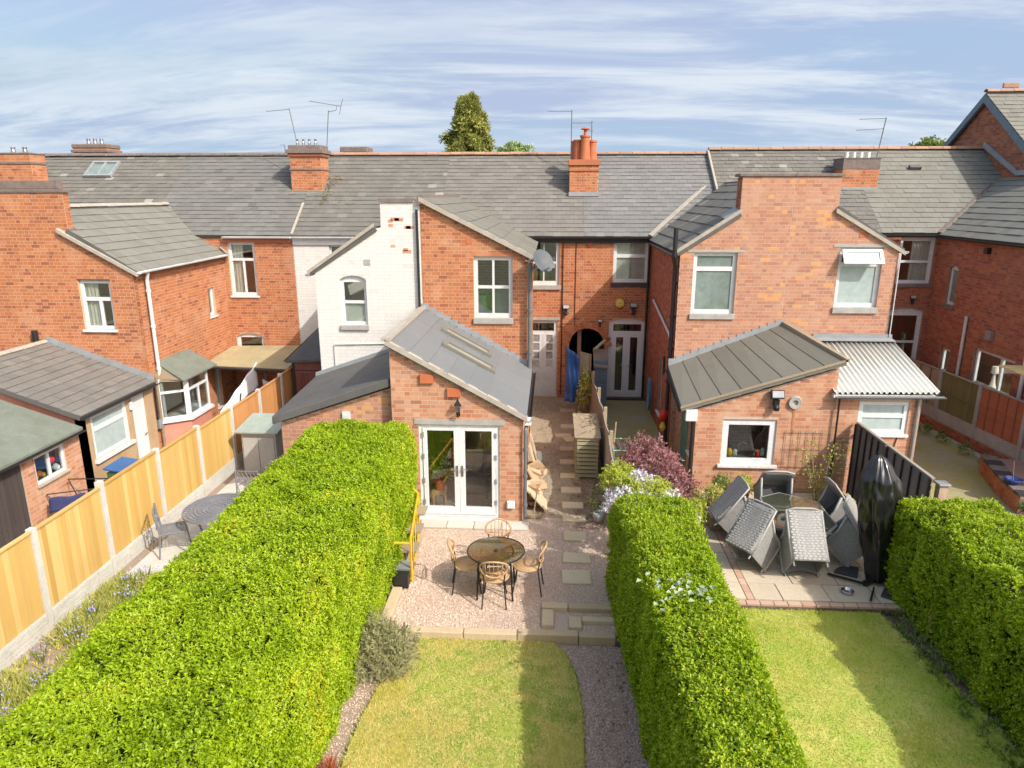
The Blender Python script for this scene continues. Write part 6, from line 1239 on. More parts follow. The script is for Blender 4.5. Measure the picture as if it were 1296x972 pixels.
g0, g1 = V((1.42, 14.7, 0)), V((1.86, 15.5, 0))
for x in (g0.x, g1.x):
    for y in (g0.y, g1.y): m.tube([(x, y, 0), (x, y, .78)], .014, 5)
for z in (.3, .78): m.tube([(g0.x, g0.y, z), (g1.x, g0.y, z), (g1.x, g1.y, z), (g0.x, g1.y, z)], .014, 5, closed=True)
m.build('frame', 'mint', gh); m = MB(); m.grid(lambda a, b: V((g0.x + (g1.x - g0.x) * a, g0.y + (g1.y - g0.y) * b, .80 + .03 * math.sin(a * 12 + b * 5) + .05 * math.sin(b * 3))), 10, 10); m.grid(lambda a, b: V((g0.x + (g1.x - g0.x) * a, g0.y - .015, .1 + .68 * b)), 2, 2); m.build('cover', 'film', gh, smooth=True)
m = MB(); m.box((g0.x + .05, g0.y + .05, .1), (g1.x - .05, g1.y - .05, .14)); m.build('shelf', 'mint', gh)
for k in range(3): m = MB(); m.lathe((1.52 + k * .12, 15.0, .14), [(.04, 0), (.055, .1)], 10); tag(m.build('plant_pot', 'terracotta', None), 'terracotta pot standing inside the plastic covered cold frame', 'pot', 'pots in the cold frame')
m = MB(); m.tube([(1.36, 14.7, 0), (1.5, 15.3, 1.25)], .018, 6); tag(m.build('cane', 'twig', None), 'stout pale cane leaning beside the cold frame', 'cane')
hs = thing('garden_hose', 'coiled blue hose hanging on the shaded side wall near the narrow doors', 'hose', (2.9, 19.6, .8)); m = MB()
for k in range(7): m.tube([(2.88 - .012 * k, 19.6 + (.12 + .015 * k) * math.cos(a), .72 + (.42 + .01 * k) * math.sin(a)) for a in np.linspace(0, 2 * math.pi, 20, endpoint=False)], .013, 5, closed=True)
m.build('coil', 'hose', hs)
m = MB(); m.lathe((2.72, 16.55, .9), [(.06, 0), (.1, .1), (.09, .24), (.04, .28)], 12, (.3, 0, 1)); rd = thing('red_lantern', 'red plastic object hung on the dark side wall above a yellow one', 'ornament', (2.7, 16.5, .9)); m.build('body', 'red', rd, smooth=True); m = MB(); m.lathe((2.74, 16.45, .68), [(.04, 0), (.08, .08), (.04, .2)], 10); m.build('yellow_part', 'yellow', rd)
o = MB(); o.box((2.945, 18.0, 1.7), (2.975, 18.2, 2.15)); tag(o.build('meter_plate', 'black', None), 'small black plate on the side wall above the hose', 'plate')
# --- parasol in its black cover, base weights and ashtray
pc = thing('covered_parasol', 'tall closed parasol in shiny black cover, leaning on the grey fence', 'parasol', (5.42, 10.75, 0)); m = MB()
def cov(a, b):
    an = 2 * math.pi * a; prof = [(0, .19), (.08, .2), (.3, .25), (.5, .31), (.68, .33), (.82, .29), (.92, .19), (.98, .09), (1, .01)]
    for (b0, r0), (b1, r1) in zip(prof, prof[1:]):
        if b0 <= b <= b1: r = r0 + (r1 - r0) * (b - b0) / (b1 - b0)
    q = V((math.cos(an) * 1.3, math.sin(an) * 1.3, b * 2.2)); f = noise.noise(q * 1.6 + V((3, 1, 0))) * .22 + abs(noise.noise(q * 2.8)) * .22 + noise.noise(V((math.cos(an) * 4, math.sin(an) * 4, b * 1.2 + a * 2))) * .16
    r *= .95 + f; return V((5.47 - .20 * b + r * math.cos(an), 10.76 + .12 * b + r * .75 * math.sin(an), .07 + 2.14 * b))
m.grid(cov, 90, 70); m.build('cover', 'polythene', pc, smooth=True)
m = MB(); m.tube([(5.46, 10.78, 0), (5.3, 10.86, 2.1)], .03, 8); m.build('pole', 'grey_metal', pc); m = MB(); m.tube([(4.72, 10.93, .04), (5.2, 10.62, .05)], .022, 4); m.tube([(5.1, 10.15, .03), (5.3, 10.5, .05)], .02, 4); m.tube([(5.2, 10.62, .05), (5.46, 10.78, .08)], .05, 6); m.build('foot_bar', 'black_metal', pc)
for (x, y, a0) in ((5.18, 10.85, .5), (5.32, 10.3, -1.2)):
    m = MB(); n_ = 14; P = [(x, y, .045)] + [(x + .36 * math.cos(a0 + k * math.pi / 2 / n_ + .6), y + .36 * math.sin(a0 + k * math.pi / 2 / n_ + .6), .045) for k in range(n_ + 1)]; m.slab(P, (0, 0, -.04)); o = m.build('base_weight', 'stone_dark', None, bevel=.01); tag(o, 'dark quarter round parasol base slab ' + ('partly beneath the chair side of the cover' if a0 > 0 else 'at the lawn edge below the black cover'), 'base weight', 'parasol base slabs')
as_ = thing('ashtray', 'round glass and steel ashtray on the patio flags', 'ashtray', (4.84, 10.4, 0)); m = MB(); m.lathe((4.84, 10.4, 0), [(.09, 0), (.1, .05), (.09, .055), (.06, .02)], 20); m.build('dish', 'steel', as_)
# --- things in the far left yard
bb = thing('wheelie_bin', 'green bin with blue lid below the frosted window of the tan extension', 'bin', (-9.3, 13.9, -.4)); m = MB(); m.slab([(-9.5, 13.6, .45), (-8.98, 13.6, .45), (-8.98, 14.2, .45), (-9.5, 14.2, .45)], (0.03, 0, -.85)); m.build('body', 'bin_green', bb); m = MB(); m.slab([(-9.54, 13.55, .58), (-8.93, 13.55, .5), (-8.93, 14.25, .5), (-9.54, 14.25, .58)], (0, 0, -.06)); m.build('lid', 'blue_lid', bb, bevel=.02)
ad = thing('clothes_airer', 'folding clothes airer with navy cloth by the brick store', 'airer', (-9.6, 12.6, -.4)); m = MB(); m.tube([(-10.05, 12.5, .42), (-9.1, 12.9, .42)], .012, 5); m.tube([(-10.0, 13.1, .5), (-9.1, 13.2, .5)], .012, 5); m.tube([(-10.05, 12.5, .42), (-9.3, 12.3, -.4)], .012, 5); m.tube([(-10.0, 13.1, .5), (-9.3, 12.7, -.4)], .012, 5); m.build('frame', 'black_metal', ad)
m = MB(); m.grid(lambda a, b: V((-9.9 + .55 * a, 12.35 + .3 * a - .05 * b, .40 - .3 * b + .02 * math.sin(a * 8))), 8, 5); m.build('navy_cloth', 'navy', ad, solid=.01, smooth=True)
sh_ = thing('hanging_sheet', 'white bed sheet on a line behind the fence near the mossy lean-to', 'laundry', (-8.6, 18.8, .6)); m = MB(); m.grid(lambda a, b: V((-8.75 + .15 * a, 17.4 + 2.2 * a, .45 + .3 * a - 0 + .75 * b * (.25 + .75 * a) + .02 * math.sin(a * 20))), 24, 8); m.build('sheet', 'sheet', sh_, smooth=True, solid=.008)
m = MB(); m.grid(lambda a, b: V((-8.3 + .35 * a, 19.2 + .15 * a, .2 + .9 * b - .25 * a * b)), 6, 6); m.build('grey_towel', 'grey_cloth', sh_, solid=.01, smooth=True)
gc = thing('folding_chair', 'dark folding garden chair by the bay window', 'chair', (-9.0, 18.2, -.4)); m = MB(); m.tube([(-9.15, 18.3, -.4), (-9.0, 18.6, .85), (-8.65, 18.5, .85), (-8.8, 18.2, -.4)], .02, 6); m.build('frame', 'black_metal', gc); m = MB(); m.slab([(-9.0, 18.58, .4), (-8.68, 18.48, .4), (-8.66, 18.5, .83), (-8.98, 18.6, .83)], (0, .02, 0)); m.build('backrest', 'black', gc); m = MB(); m.slab([(-9.15, 18.2, .1), (-8.75, 18.1, .1), (-8.7, 18.5, .1), (-9.05, 18.6, .1)], (0, 0, .03)); m.build('seat', 'black', gc)
pg = thing('pergola', 'corner of a pale pine slatted canopy at the right edge', 'canopy', (10.6, 15.6, 0))
for k in range(7):
    m = MB(); y = 14.3 + k * .17; m.slab([(9.72, y, 2.62), (12.4, y, 2.62), (12.4, y + .13, 2.62), (9.72, y + .13, 2.62)], (0, 0, .03)); m.build('slat', 'pergola', pg)
for y in (14.4, 15.3): m = MB(); m.box((9.8, y, 2.5), (12.4, y + .06, 2.61)); m.build('beam', 'white_paint', pg)
m = MB(); m.box((11.1, 15.2, 0), (11.2, 15.3, 2.5)); m.build('post', 'white_paint', pg)
# ------------------------------------------------------------------ hedges
def hedge(label, x0, x1, y0, y1, zt, per_m2, ln, wd, seed, cap0=False, lean=(0, 0), rag=.05, taper=0):
    h = thing('hedge', label, 'hedge', ((x0 + x1) / 2, (y0 + y1) / 2, -.1))
    w = x1 - x0; per = (zt + .1) * 2 + w; L = y1 - y0; n = int(per * L * per_m2 / 7)
    s = RS.rand(n) * per; y = y0 + RS.rand(n) * L; hh = zt + .1
    P = np.zeros((n, 3)); Nn = np.zeros((n, 3))
    a = s < hh; b = (s >= hh) & (s < hh + w); c = s >= hh + w
    P[a] = np.stack([np.full(a.sum(), x0), y[a], s[a] - .1], 1); Nn[a] = (-1, 0, .15)
    P[b] = np.stack([x0 + s[b] - hh, y[b], np.full(b.sum(), zt)], 1); Nn[b] = (0, 0, 1)
    P[c] = np.stack([np.full(c.sum(), x1), y[c], s[c] - hh - w - .1], 1); Nn[c] = (1, 0, .15)
    ends = []
    for (ye, sg) in ((y1, 1), (y0, -1)):
        if sg < 0 and not cap0: continue
        k = int(w * hh * per_m2 / 7); ends.append((np.stack([x0 + RS.rand(k) * w, np.full(k, ye), -.1 + RS.rand(k) * hh], 1), np.tile([0, sg, .15], (k, 1))))
    for p, q in ends: P = np.concatenate([P, p]); Nn = np.concatenate([Nn, q])
    # round the top edges and far corners, then make the clipped surface uneven
    xc = (P[:, 0] - (x0 + x1) / 2) / (w / 2); e = np.clip((np.abs(xc) - .72) / .28, 0, 1); P[:, 2] -= np.where(P[:, 2] > zt - .35, e ** 2 * .13, 0)
    ez = np.clip((P[:, 2] - (zt - .45)) / .45, 0, 1); P[:, 0] -= np.sign(xc) * (np.abs(xc) > .97) * ez ** 2 * .1
    ee = np.clip((P[:, 1] - (y1 - .35)) / .35, 0, 1); P[:, 2] -= np.where(P[:, 2] > zt - .3, ee ** 2 * .12, 0)
    d = .06 * vnoise(P, 1.1, seed) + rag * vnoise(P, 3.2, seed + 3) + .035 * vnoise(P, 9, seed + 5)
    P += Nn * d[:, None]; P += Nn * (-np.abs(RS.normal(0, .035, len(P))) - .01)[:, None]
    P[:, 0] += lean[0] * (P[:, 1] - y0) + lean[1] * P[:, 2] + np.clip((x1 - P[:, 0]) / w, 0, 1.1) * taper * (y1 - P[:, 1])
    Q, A, Fc = shoots(P, unitv(Nn), 7, .07, .55, .35)
    dens = vnoise(Q, 2.0, seed + 9); rnd = np.clip(RS.rand(len(Q)) * .66 + .15 + .26 * dens + .14 * vnoise(Q, 7.0, seed + 11), 0, .95)
    yl = vnoise(Q, 1.3, seed + 21) > .62; rnd = np.where(yl & (RS.rand(len(Q)) < .35), .995, rnd)
    leaf_mesh('leaves', Q, A, Fc, ln * RS.uniform(.65, 1.2, len(Q)), wd * RS.uniform(.7, 1.2, len(Q)), 'hedge', h, rnd, kind='stuff')
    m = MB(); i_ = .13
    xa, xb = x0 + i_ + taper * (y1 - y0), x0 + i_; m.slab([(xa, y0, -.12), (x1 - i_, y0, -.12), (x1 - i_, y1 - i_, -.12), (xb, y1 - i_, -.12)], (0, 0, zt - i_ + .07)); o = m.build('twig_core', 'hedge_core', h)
    if lean != (0, 0): o.data.transform(Matrix(((1, lean[0], lean[1], 0), (0, 1, 0, 0), (0, 0, 1, 0), (0, 0, 0, 1))))
    return h
hedge('broad clipped light green hedge filling the left foreground beside the gravel', -4.5, -2.6, 2.6, 12.5, 2.08, 7600, .040, .024, 1, lean=(.004, 0))
hedge('narrow clipped light green hedge dividing the two lawns', 1.03, 2.2, 2.6, 10.35, 1.68, 7800, .039, .023, 2, taper=.055)
hedge('shaggier light green hedge at the right edge beyond the black parasol', 5.57, 6.95, 3.6, 10.7, 1.6, 6600, .041, .025, 3, lean=(-.0, 0), rag=.11)
# ------------------------------------------------------------------ grass, gravel
def inside(poly, P):
    x, y = P[:, 0], P[:, 1]; c = np.zeros(len(P), bool); n = len(poly)
    for i in range(n):
        (x0, y0), (x1, y1) = poly[i], poly[(i + 1) % n]
        k = ((y0 > y) != (y1 > y)); xx = (x1 - x0) * (y - y0) / (y1 - y0 + 1e-12) + x0; c ^= k & (x < xx)
    return c
def scatter(poly, n):
    p = np.array(poly); lo, hi = p.min(0), p.max(0); Q = lo + RS.rand(n, 2) * (hi - lo); return Q[inside(poly, Q)]
def grass(poly, z, n, mat, seed, dry=.0, ln=(.012, .034)):
    Q = scatter(poly, n); Q = Q[Q[:, 1] > 4.0]; P = np.concatenate([Q, np.full((len(Q), 1), z)], 1); v1 = vnoise(P, 1.2, seed) + .5 * vnoise(P, 3.5, seed + 1)
    keep = RS.rand(len(P)) < np.clip(.75 + .5 * v1, .2, 1); P = P[keep]; v1 = v1[keep]; k = len(P)
    a = RS.rand(k) * 6.283; lean = RS.rand(k) * 2.6; d = np.stack([np.cos(a) * lean, np.sin(a) * lean, np.ones(k)], 1); d = unitv(d); L = RS.uniform(*ln, k) * (1 + .3 * v1); w = .003 + .003 * RS.rand(k)
    s = np.stack([-np.sin(a), np.cos(a), np.zeros(k)], 1) * w[:, None]
    vv = np.stack([P - s, P + s, P + d * L[:, None]], 1).reshape(-1, 3); F = np.arange(3 * k).reshape(-1, 3)
    r = np.clip(.42 - .5 * v1 - .3 * vnoise(P, 8.0, seed + 2) + RS.normal(0, .14, k) + dry, 0, .98)
    # ragged edge: longer blades leaning over the border
    E_ = []
    for i in range(len(poly)):
        a_, b_ = np.array(poly[i]), np.array(poly[(i + 1) % len(poly)]); m_ = int(np.linalg.norm(b_ - a_) * 260); E_.append(a_ + (b_ - a_) * RS.rand(m_, 1) + RS.normal(0, .022, (m_, 2)))
    E_ = np.concatenate(E_); E_ = E_[E_[:, 1] > 4.0]; ke = len(E_); Pe = np.concatenate([E_, np.full((ke, 1), z - .02)], 1); ae = RS.rand(ke) * 6.283; de = unitv(np.stack([np.cos(ae) * .9, np.sin(ae) * .9, np.ones(ke)], 1)); se = np.stack([-np.sin(ae), np.cos(ae), np.zeros(ke)], 1) * .005
    ve = np.stack([Pe - se, Pe + se, Pe + de * RS.uniform(.03, .075, (ke, 1))], 1).reshape(-1, 3)
    vv = np.concatenate([vv, ve]); F = np.arange(len(vv)).reshape(-1, 3); r = np.concatenate([r, np.clip(RS.normal(.35, .2, ke), 0, .98)])
    o = np_mesh('grass', vv, F, mat, None, r, kind='stuff'); return o
g = grass(LAWN1, -.087, 300000, 'grass', 5, .06); g['label'] = 'patchy dry grass of the middle lawn'
g = grass(LAWN2, -.062, 330000, 'grass_green', 8, -.1); g['label'] = 'greener short grass of the right lawn'
OCT = np.array([(1, 0, 0), (-1, 0, 0), (0, 1, 0), (0, -1, 0), (0, 0, 1), (0, 0, -1)], float); OF = np.array([(0, 2, 4), (2, 1, 4), (1, 3, 4), (3, 0, 4), (2, 0, 5), (1, 2, 5), (3, 1, 5), (0, 3, 5)])
def gravel(polys, z, n, mat, r0, r1, label, holes=()):
    Q = np.concatenate([scatter(p, int(n)) for p in polys])
    for h in holes: Q = Q[~inside(h, Q)]
    k = len(Q); r = RS.uniform(r0, r1, (k, 1, 1)) * RS.uniform(.6, 1.25, (k, 1, 3)) * np.array([1, 1, .6]); a = RS.rand(k) * 6.283; c, s = np.cos(a), np.sin(a)
    B = OCT[None] * r; X = B[:, :, 0] * c[:, None] - B[:, :, 1] * s[:, None]; Y = B[:, :, 0] * s[:, None] + B[:, :, 1] * c[:, None]; tilt = RS.normal(0, .4, (k, 1)); Z = B[:, :, 2] + X * tilt
    vv = np.stack([X + Q[:, :1], Y + Q[:, 1:2], Z + z + RS.uniform(-.002, .006, (k, 1))], 2).reshape(-1, 3)
    F = (np.arange(k)[:, None, None] * 6 + OF[None]).reshape(-1, 3); o = np_mesh('gravel', vv, F, mat, None, np.repeat(RS.rand(k), 8), kind='stuff'); o['label'] = label
sl_holes = [R4(-.1, .34, 9.13, 9.8), R4(.3, 1.05, 9.6, 9.8), R4(.5, 1.05, 9.28, 9.44), R4(-2.55, -.4, 12.28, 12.7), R4(.26, .76, 10.4, 10.87), R4(.24, .76, 11.08, 11.47), R4(.27, .74, 11.9, 12.3), R4(.26, .76, 12.68, 13.02)]
gravel([R4(-2.34, 1.12, 9.1, 12.72)], -.012, 30000, 'gravel', .009, .018, 'pink gravel around the round glass table', sl_holes)
gravel([[(.45, 4.0), (1.5, 4.0), (1.15, 8.92), (.1, 8.92), (.3, 8.72), (.43, 8.2), (.49, 7.6), (.48, 6.7)]], -.107, 18000, 'gravel_mauve', .008, .017, 'mauve stone chippings beside the middle lawn')
gravel([R4(-.5, 1.18, 12.72, 21.5)], -.018, 8000, 'path_stone', .008, .018, 'sparse stone litter on the side path', [R4(s_[0], s_[1], s_[2], s_[3]) for s_ in stones])
gravel([R4(-2.6, -1.95, 4.2, 8.85)], -.122, 4500, 'gravel', .006, .014, 'gravelly dry earth at the left lawn edge')
# fallen leaves on the path and the chippings
def litter(poly, z, n, mat, ln, label):
    Q = scatter(poly, n); k = len(Q); P = np.concatenate([Q, np.full((k, 1), z)], 1); A = RS.normal(0, 1, (k, 3)); A[:, 2] *= .15; o = leaf_mesh('leaf_litter', P, A, np.tile([0, 0, 1.], (k, 1)) + RS.normal(0, .3, (k, 3)), ln * RS.uniform(.6, 1.2, k), ln * .55, mat, None, kind='stuff'); o['label'] = label
M['dead_leaf'] = leaf_mat('dead leaf', [(0, (.16, .085, .04)), (.6, (.28, .16, .08)), (1, (.36, .25, .12))], .15)
litter(R4(.5, 1.12, 12.4, 15), .012, 420, 'dead_leaf', .06, 'brown dead leaves around the slatted crate'); litter(R4(-.4, 1.1, 12.8, 21), .008, 500, 'dead_leaf', .05, 'brown leaf litter along the side path')
litter([(.7, 4.5), (1.1, 4.5), (1.08, 8.8), (.6, 8.8)], -.09, 260, 'dead_leaf', .04, 'dead leaves along the foot of the middle hedge')
# ------------------------------------------------------------------ plants
def plant(name, label, cat, c, group=None): return thing(name, label, cat, c, group)
sb = plant('lavender_bush', 'rounded grey green needle leaved shrub at the corner of the middle lawn', 'shrub', (-2.22, 8.5, -.15))
blob('foliage', (-2.3, 8.35, .05), (.42, .38, .40), 1500, .075, .012, 'lavender', sb, up=.7, per=8, shoot=.14, bottom=-.35, seed=4, lump=.35)
m = MB(); [m.tube([(-2.2, 8.5, -.15), (-2.2 + .3 * math.cos(k), 8.5 + .3 * math.sin(k), .25 + .05 * (k % 3))], .012, 5) for k in range(9)]; m.build('stems', 'bark', sb)
ac = plant('purple_maple', 'mounded purple leaved maple beside the paling fence passage', 'shrub', (2.25, 13.1, 0))
blob('foliage', (2.05, 13.6, .75), (.62, .8, .62), 1500, .075, .03, 'acer', ac, up=-.2, per=6, shoot=.12, bottom=-.3, seed=9, lump=.3); blob('foliage', (2.4, 12.75, .62), (.42, .45, .55), 600, .07, .03, 'acer', ac, up=-.2, per=6, shoot=.12, bottom=-.3, seed=12, lump=.3)
m = MB(); [m.tube([(2.2, 13.0, 0), (2.2 + .3 * math.cos(k * 1.3), 13 + .35 * math.sin(k * 1.3), .55)], .018, 5) for k in range(6)]; m.build('trunk', 'bark', ac)
wi = plant('lilac_climber', 'pale lilac and white blossom cluster at the far end of the middle hedge', 'flowers', (1.7, 11.5, 0))
for i, (x, y, z, r) in enumerate(((1.25, 11.0, 1.2, .3), (1.6, 11.5, 1.28, .28), (1.95, 11.2, 1.1, .28), (1.5, 10.9, 1.2, .27), (2.2, 10.85, 1.05, .26), (1.4, 11.9, 1.1, .22))): blob('blossom', (x, y, z), (r, r, r * .9), 330, .05, .04, 'petal', wi, per=5, shoot=.07, seed=20 + i, lump=.3)
for i, (x, y, z, r) in enumerate(((1.15, 11.5, 1.4, .22), (1.3, 11.9, 1.35, .2), (1.75, 11.2, 1.3, .18), (2.4, 11.0, 1.05, .17), (1.95, 11.6, 1.15, .2), (1.35, 11.15, 1.38, .16))): blob('leaves', (x, y, z), (r, r, r), 150, .07, .035, 'fresh', wi, per=5, shoot=.1, seed=30 + i)
m = MB(); [m.tube([(1.7, 11.5, 0), (1.7 + .3 * math.cos(k * 1.1), 11.5 + .4 * math.sin(k * 1.1), 1.3)], .02, 5) for k in range(6)]; m.build('stems', 'bark', wi)
iv = plant('ivy_clump', 'yellow green climber growing on the paling fence near the blue tarpaulin', 'climber', (1.05, 19.6, .1)); blob('foliage', (1.0, 19.6, .75), (.16, .5, .6), 420, .08, .05, 'strap', iv, per=4, shoot=.1, seed=40)
sp = plant('bare_sapling', 'thin sparse shrub with few yellow leaves against the kitchen extension', 'sapling', (5.5, 13.6, 0)); m = MB(); pts = []
for k in range(9):
    a = k * .75; p = V((5.5, 13.7, .0)); path = [p]
    for j in range(5): p = p + V((.09 * math.cos(a) + random.uniform(-.05, .05), .05 * math.sin(a) + random.uniform(-.04, .04), .26)); path.append(p); pts.append(p.copy())
    m.tube(path, [.014, .012, .01, .008, .006, .004], 5)
m.build('stems', 'twig', sp); Pp = np.array([p for p in pts for _ in range(7)]) + RS.normal(0, .07, (len(pts) * 7, 3)); leaf_mesh('leaves', Pp, RS.normal(0, 1, Pp.shape), RS.normal(0, 1, Pp.shape) + [0, 0, 1], .06, .035, 'fresh', sp)
for i, (x, y, r, h_, mt, pm, lab) in enumerate(((3.75, 13.35, .15, .26, 'white_pot', 'plant', 'leafy plant in a white pot below the kitchen window'), (3.3, 13.2, .14, .3, 'old_wood', 'strap', 'leafy plant in a brown pot at the corner of the kitchen extension'), (3.55, 13.7, .14, .3, 'terracotta', 'plant', 'taller bushy plant in a terracotta pot against the kitchen wall'), (4.02, 13.75, .13, .28, 'terracotta', 'fresh', 'plant in an orange pot behind the tipped chairs'))):
    g = plant('potted_plant', lab, 'potted plant', (x, y, 0), 'pots by the kitchen wall'); m = MB(); m.lathe((x, y, 0), [(r * .75, 0), (r, h_), (r * .85, h_), (r * .8, h_ - .04)], 16); m.build('pot', mt, g); blob('foliage', (x, y, h_ + .12), (.15, .15, .19), 110, .075, .028, pm, g, per=5, shoot=.09, seed=50 + i)
pw = thing('plant_trough', 'brown wooden trough below the potted plants', 'trough', (3.35, 12.7, 0)); m = MB(); m.box((3.1, 12.5, 0), (3.4, 13.05, .26)); m.build('box', 'old_wood', pw, bevel=.01)
g = plant('yellow_shrub', 'small yellow leaved shrub at the foot of the kitchen downpipe', 'shrub', (2.85, 13.1, 0)); blob('foliage', (2.85, 13.0, .3), (.18, .18, .3), 130, .08, .05, 'fresh', g, per=4, shoot=.1, seed=60)
g = plant('potted_plant', 'dark leaved plant in a round white pot by the middle hedge end', 'potted plant', (.98, 12.75, 0)); m = MB(); m.lathe((.98, 12.75, 0), [(.06, 0), (.11, .1), (.115, .2), (.1, .22), (.085, .17)], 18); m.build('pot', 'white_pot', g, smooth=True); blob('foliage', (1.0, 12.8, .4), (.13, .13, .22), 60, .08, .03, 'plant', g, per=4, shoot=.12, seed=61)
g = plant('bronze_spiky_plant', 'small bronze red spiky plant at the left lawn edge', 'plant', (-2.42, 6.4, -.15)); n_ = 70; A = RS.normal(0, 1, (n_, 3)); A[:, 2] = np.abs(A[:, 2]) + .8; leaf_mesh('leaves', np.tile([-2.42, 6.4, -.15], (n_, 1)) + RS.normal(0, .03, (n_, 3)), A, np.tile([0, 0, 1.], (n_, 1)), .26, .016, 'bronze', g, fold=.1)
# bluebells and strap leaves under the yellow fence
n_ = 2600; Q = np.stack([RS.uniform(-7.2, -5.4, n_), RS.uniform(6.2, 10.25, n_)], 1); P = np.concatenate([Q, np.full((n_, 1), -.04)], 1); P = P[vnoise(P, 1.4, 70) > -.25]
def tuft(P, per, ln, wd, mat, name, label, parent=None, sp_=.7):
    k = len(P) * per; PP = np.repeat(P, per, 0); A = RS.normal(0, 1, (k, 3)) * [sp_, sp_, .2]; A[:, 2] += 1; o = leaf_mesh(name, PP, A, RS.normal(0, .3, (k, 3)) + [0, 0, 1], ln * RS.uniform(.6, 1.2, k), wd, mat, parent, fold=.15, kind='stuff'); o['label'] = label
tuft(P, 9, .2, .016, 'strap', 'border_leaves', 'straggly strap leaves in the border below the yellow fence')
for i, (x, y) in enumerate(((-6.95, 8.0), (-6.75, 8.45), (-6.85, 9.0), (-6.6, 9.45), (-6.8, 9.9), (-6.55, 7.5), (-6.9, 7.1), (-6.3, 8.2), (-6.5, 6.8), (-6.7, 10.15))):
    g = plant('bluebell_clump', 'clump of bluebells among strap leaves below the yellow fence', 'flowers', (x, y, -.04), 'bluebells below the yellow fence'); k = 40; P = np.array([x, y, .2]) + RS.normal(0, 1, (k, 3)) * [.1, .1, .05]; leaf_mesh('flowers', P, RS.normal(0, 1, (k, 3)), RS.normal(0, 1, (k, 3)), .034, .026, 'bluebell', g, kind='stuff')
    m = MB(); [m.tube([(x + .02 * math.cos(j), y + .02 * math.sin(j), -.04), (x + .1 * math.cos(j), y + .1 * math.sin(j), .22)], .004, 4) for j in range(8)]; m.build('stems', 'plant', g)
tuft(np.stack([RS.uniform(-7.3, -4.6, 700), RS.uniform(5.0, 10.2, 700), np.full(700, -.04)], 1), 12, .12, .012, 'grass', 'weed_tufts', 'dry grass tufts in the left border')
# weeds at the foot of the right passage wall and the hedge feet
WD = ['under the mossy green panel', 'below the first red panel', 'below the second red panel', 'near the post between green and silver panels', 'below the silver panel, furthest along', 'beside the brick raised bed', 'at the near end of the brick raised bed']
for i, (x, y, r) in enumerate(((10.3, 17.0, .16), (10.4, 16.2, .2), (10.42, 15.3, .16), (10.2, 17.9, .12), (10.1, 18.6, .14), (9.55, 13.5, .14), (9.2, 12.5, .12))):
    g = plant('weed_clump', 'small green weed in the right passage ' + WD[i], 'weed', (x, y, 0), 'weeds along the right passage'); blob('leaves', (x, y, .1), (r, r, .16), 60, .07, .035, 'plant', g, per=4, shoot=.06, bottom=-.1, seed=80 + i)
tuft(np.stack([RS.uniform(5.2, 5.75, 150), RS.uniform(6.5, 10.0, 150), np.full(150, -.08)], 1), 9, .13, .02, 'plant', 'undergrowth', 'low weeds along the foot of the right hedge', sp_=1.2)
for i, (x, y) in enumerate(((5.55, 9.3), (5.6, 7.9), (5.62, 6.9))): m = MB(); m.tube([(x, y, -.1), (x + .02, y, .35)], .018, 6); tag(m.build('hedge_stake', 'twig', None), 'thin pale stake at the foot of the right hedge, ' + ['nearest the patio', 'middle one of three', 'furthest from the patio'][i], 'stake', 'stakes at the right hedge foot')
# bindweed sprays on the middle hedge
g = plant('grey_leaved_spray', 'spray of pale grey leaves lying on top of the middle hedge', 'climber', (1.7, 7.3, 1.7)); M['grey_leaf'] = leaf_mat('pale grey leaf', [(0, (.27, .35, .22)), (1, (.40, .47, .33))], .25)
P = np.array([(1.6, 7.4, 1.78)]) + RS.normal(0, 1, (40, 3)) * [.22, .18, .02]; leaf_mesh('leaves', P, RS.normal(0, 1, (40, 3)) * [1, 1, .2], np.tile([0, 0, 1.], (40, 1)) + RS.normal(0, .3, (40, 3)), .085, .07, 'grey_leaf', g)
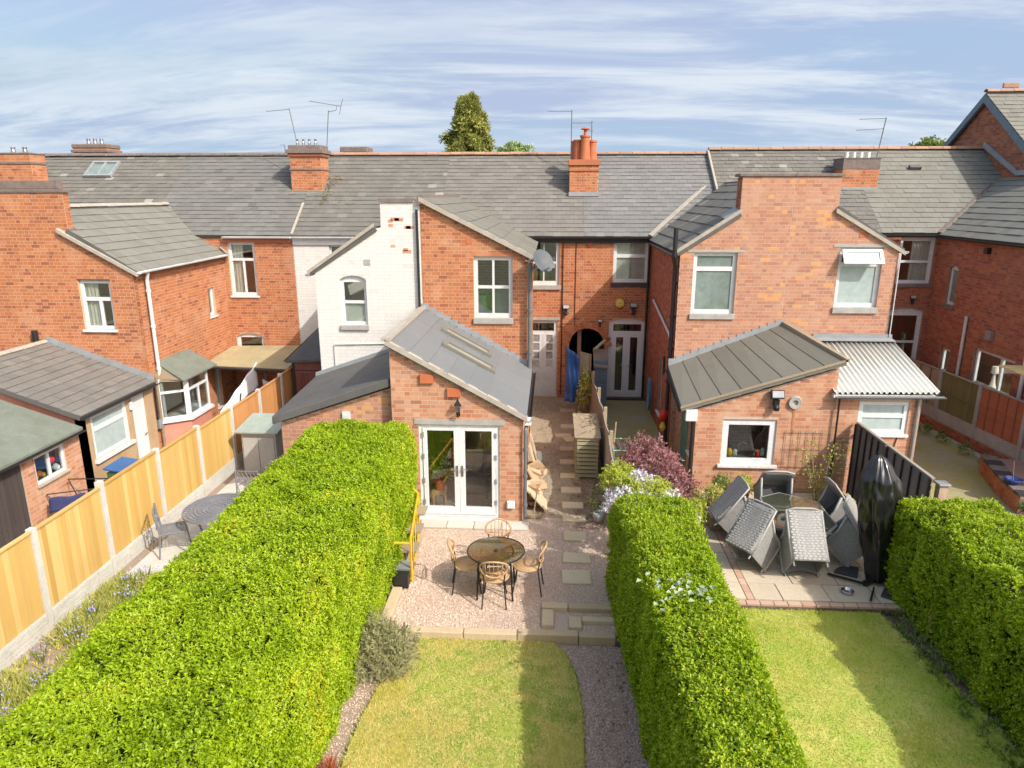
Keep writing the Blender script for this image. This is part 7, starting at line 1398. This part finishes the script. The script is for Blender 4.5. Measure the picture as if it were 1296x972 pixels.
# ------------------------------------------------------------------ trees beyond the roofs
def tree(name, label, c, zt, rad, mat, n, ln, wd, seed, cone=False, z0=0):
    g = plant(name, label, 'tree', (c[0], c[1], -.5), 'trees beyond the roofs'); m = MB(); m.tube([(c[0], c[1], -.5), (c[0] + .1, c[1], zt * .5), (c[0], c[1], zt * .92)], [rad * .12, rad * .08, rad * .02], 8)
    for k in range(0 if cone else 10): a = k * 2.4; z = zt * (.4 + .05 * k); m.tube([(c[0], c[1], z), (c[0] + rad * .6 * math.cos(a), c[1] + rad * .6 * math.sin(a), z + rad * .35)], [rad * .04, rad * .01], 5)
    m.build('trunk', 'bark', g)
    if cone:
        B = 130; tb = np.linspace(.0, 1, B) ** .9; ab = np.arange(B) * 2.39996 + RS.normal(0, .3, B); rb = rad * ((1 - tb) ** .75 * RS.uniform(.45, 1.05, B) + .05); zb = z0 + (zt - z0) * tb
        i = RS.randint(0, B, n); u_ = RS.rand(n) ** .6; sz = (.25 + .5 * (1 - tb[i])); Bx = rb[i] * (.35 + .65 * u_)
        P = np.stack([c[0] + Bx * np.cos(ab[i]), c[1] + Bx * np.sin(ab[i]), zb[i] - .75 * sz * u_ ** 2 * 1.3], 1) + RS.normal(0, 1, (n, 3)) * (sz * .33)[:, None]
        Nn = np.stack([np.cos(ab[i]), np.sin(ab[i]), np.full(n, -.3)], 1)
        Q, A, Fc = shoots(P, Nn, 4, .45, .4, -.5); rb_ = RS.rand(B); leaf_mesh('crown', Q, A, Fc, ln * RS.uniform(.6, 1.2, len(Q)), wd, mat, g, np.tile(np.clip(rb_[i] * .6 + RS.rand(n) * .4, 0, .99), 4))
    else: blob('crown', (c[0], c[1], zt - rad * .8), (rad, rad, rad * .85), n, ln, wd, mat, g, per=5, shoot=.4, seed=seed, lump=.4, shell=.4)
tree('conifer_tree', 'tall drooping yellow green conifer behind the ridge near the middle house', (-6.85, 60), 14.0, 3.7, 'conifer', 14000, .40, .13, 90, cone=True, z0=5)
tree('broadleaf_tree', 'small hazy green tree top right of the conifer', (-4.4, 80), 11.6, 1.7, 'tree', 900, .35, .2, 91)
tree('broadleaf_tree', 'tree top just left of the tall house gable', (39.6, 80), 11.5, 1.9, 'plant', 900, .4, .22, 92)
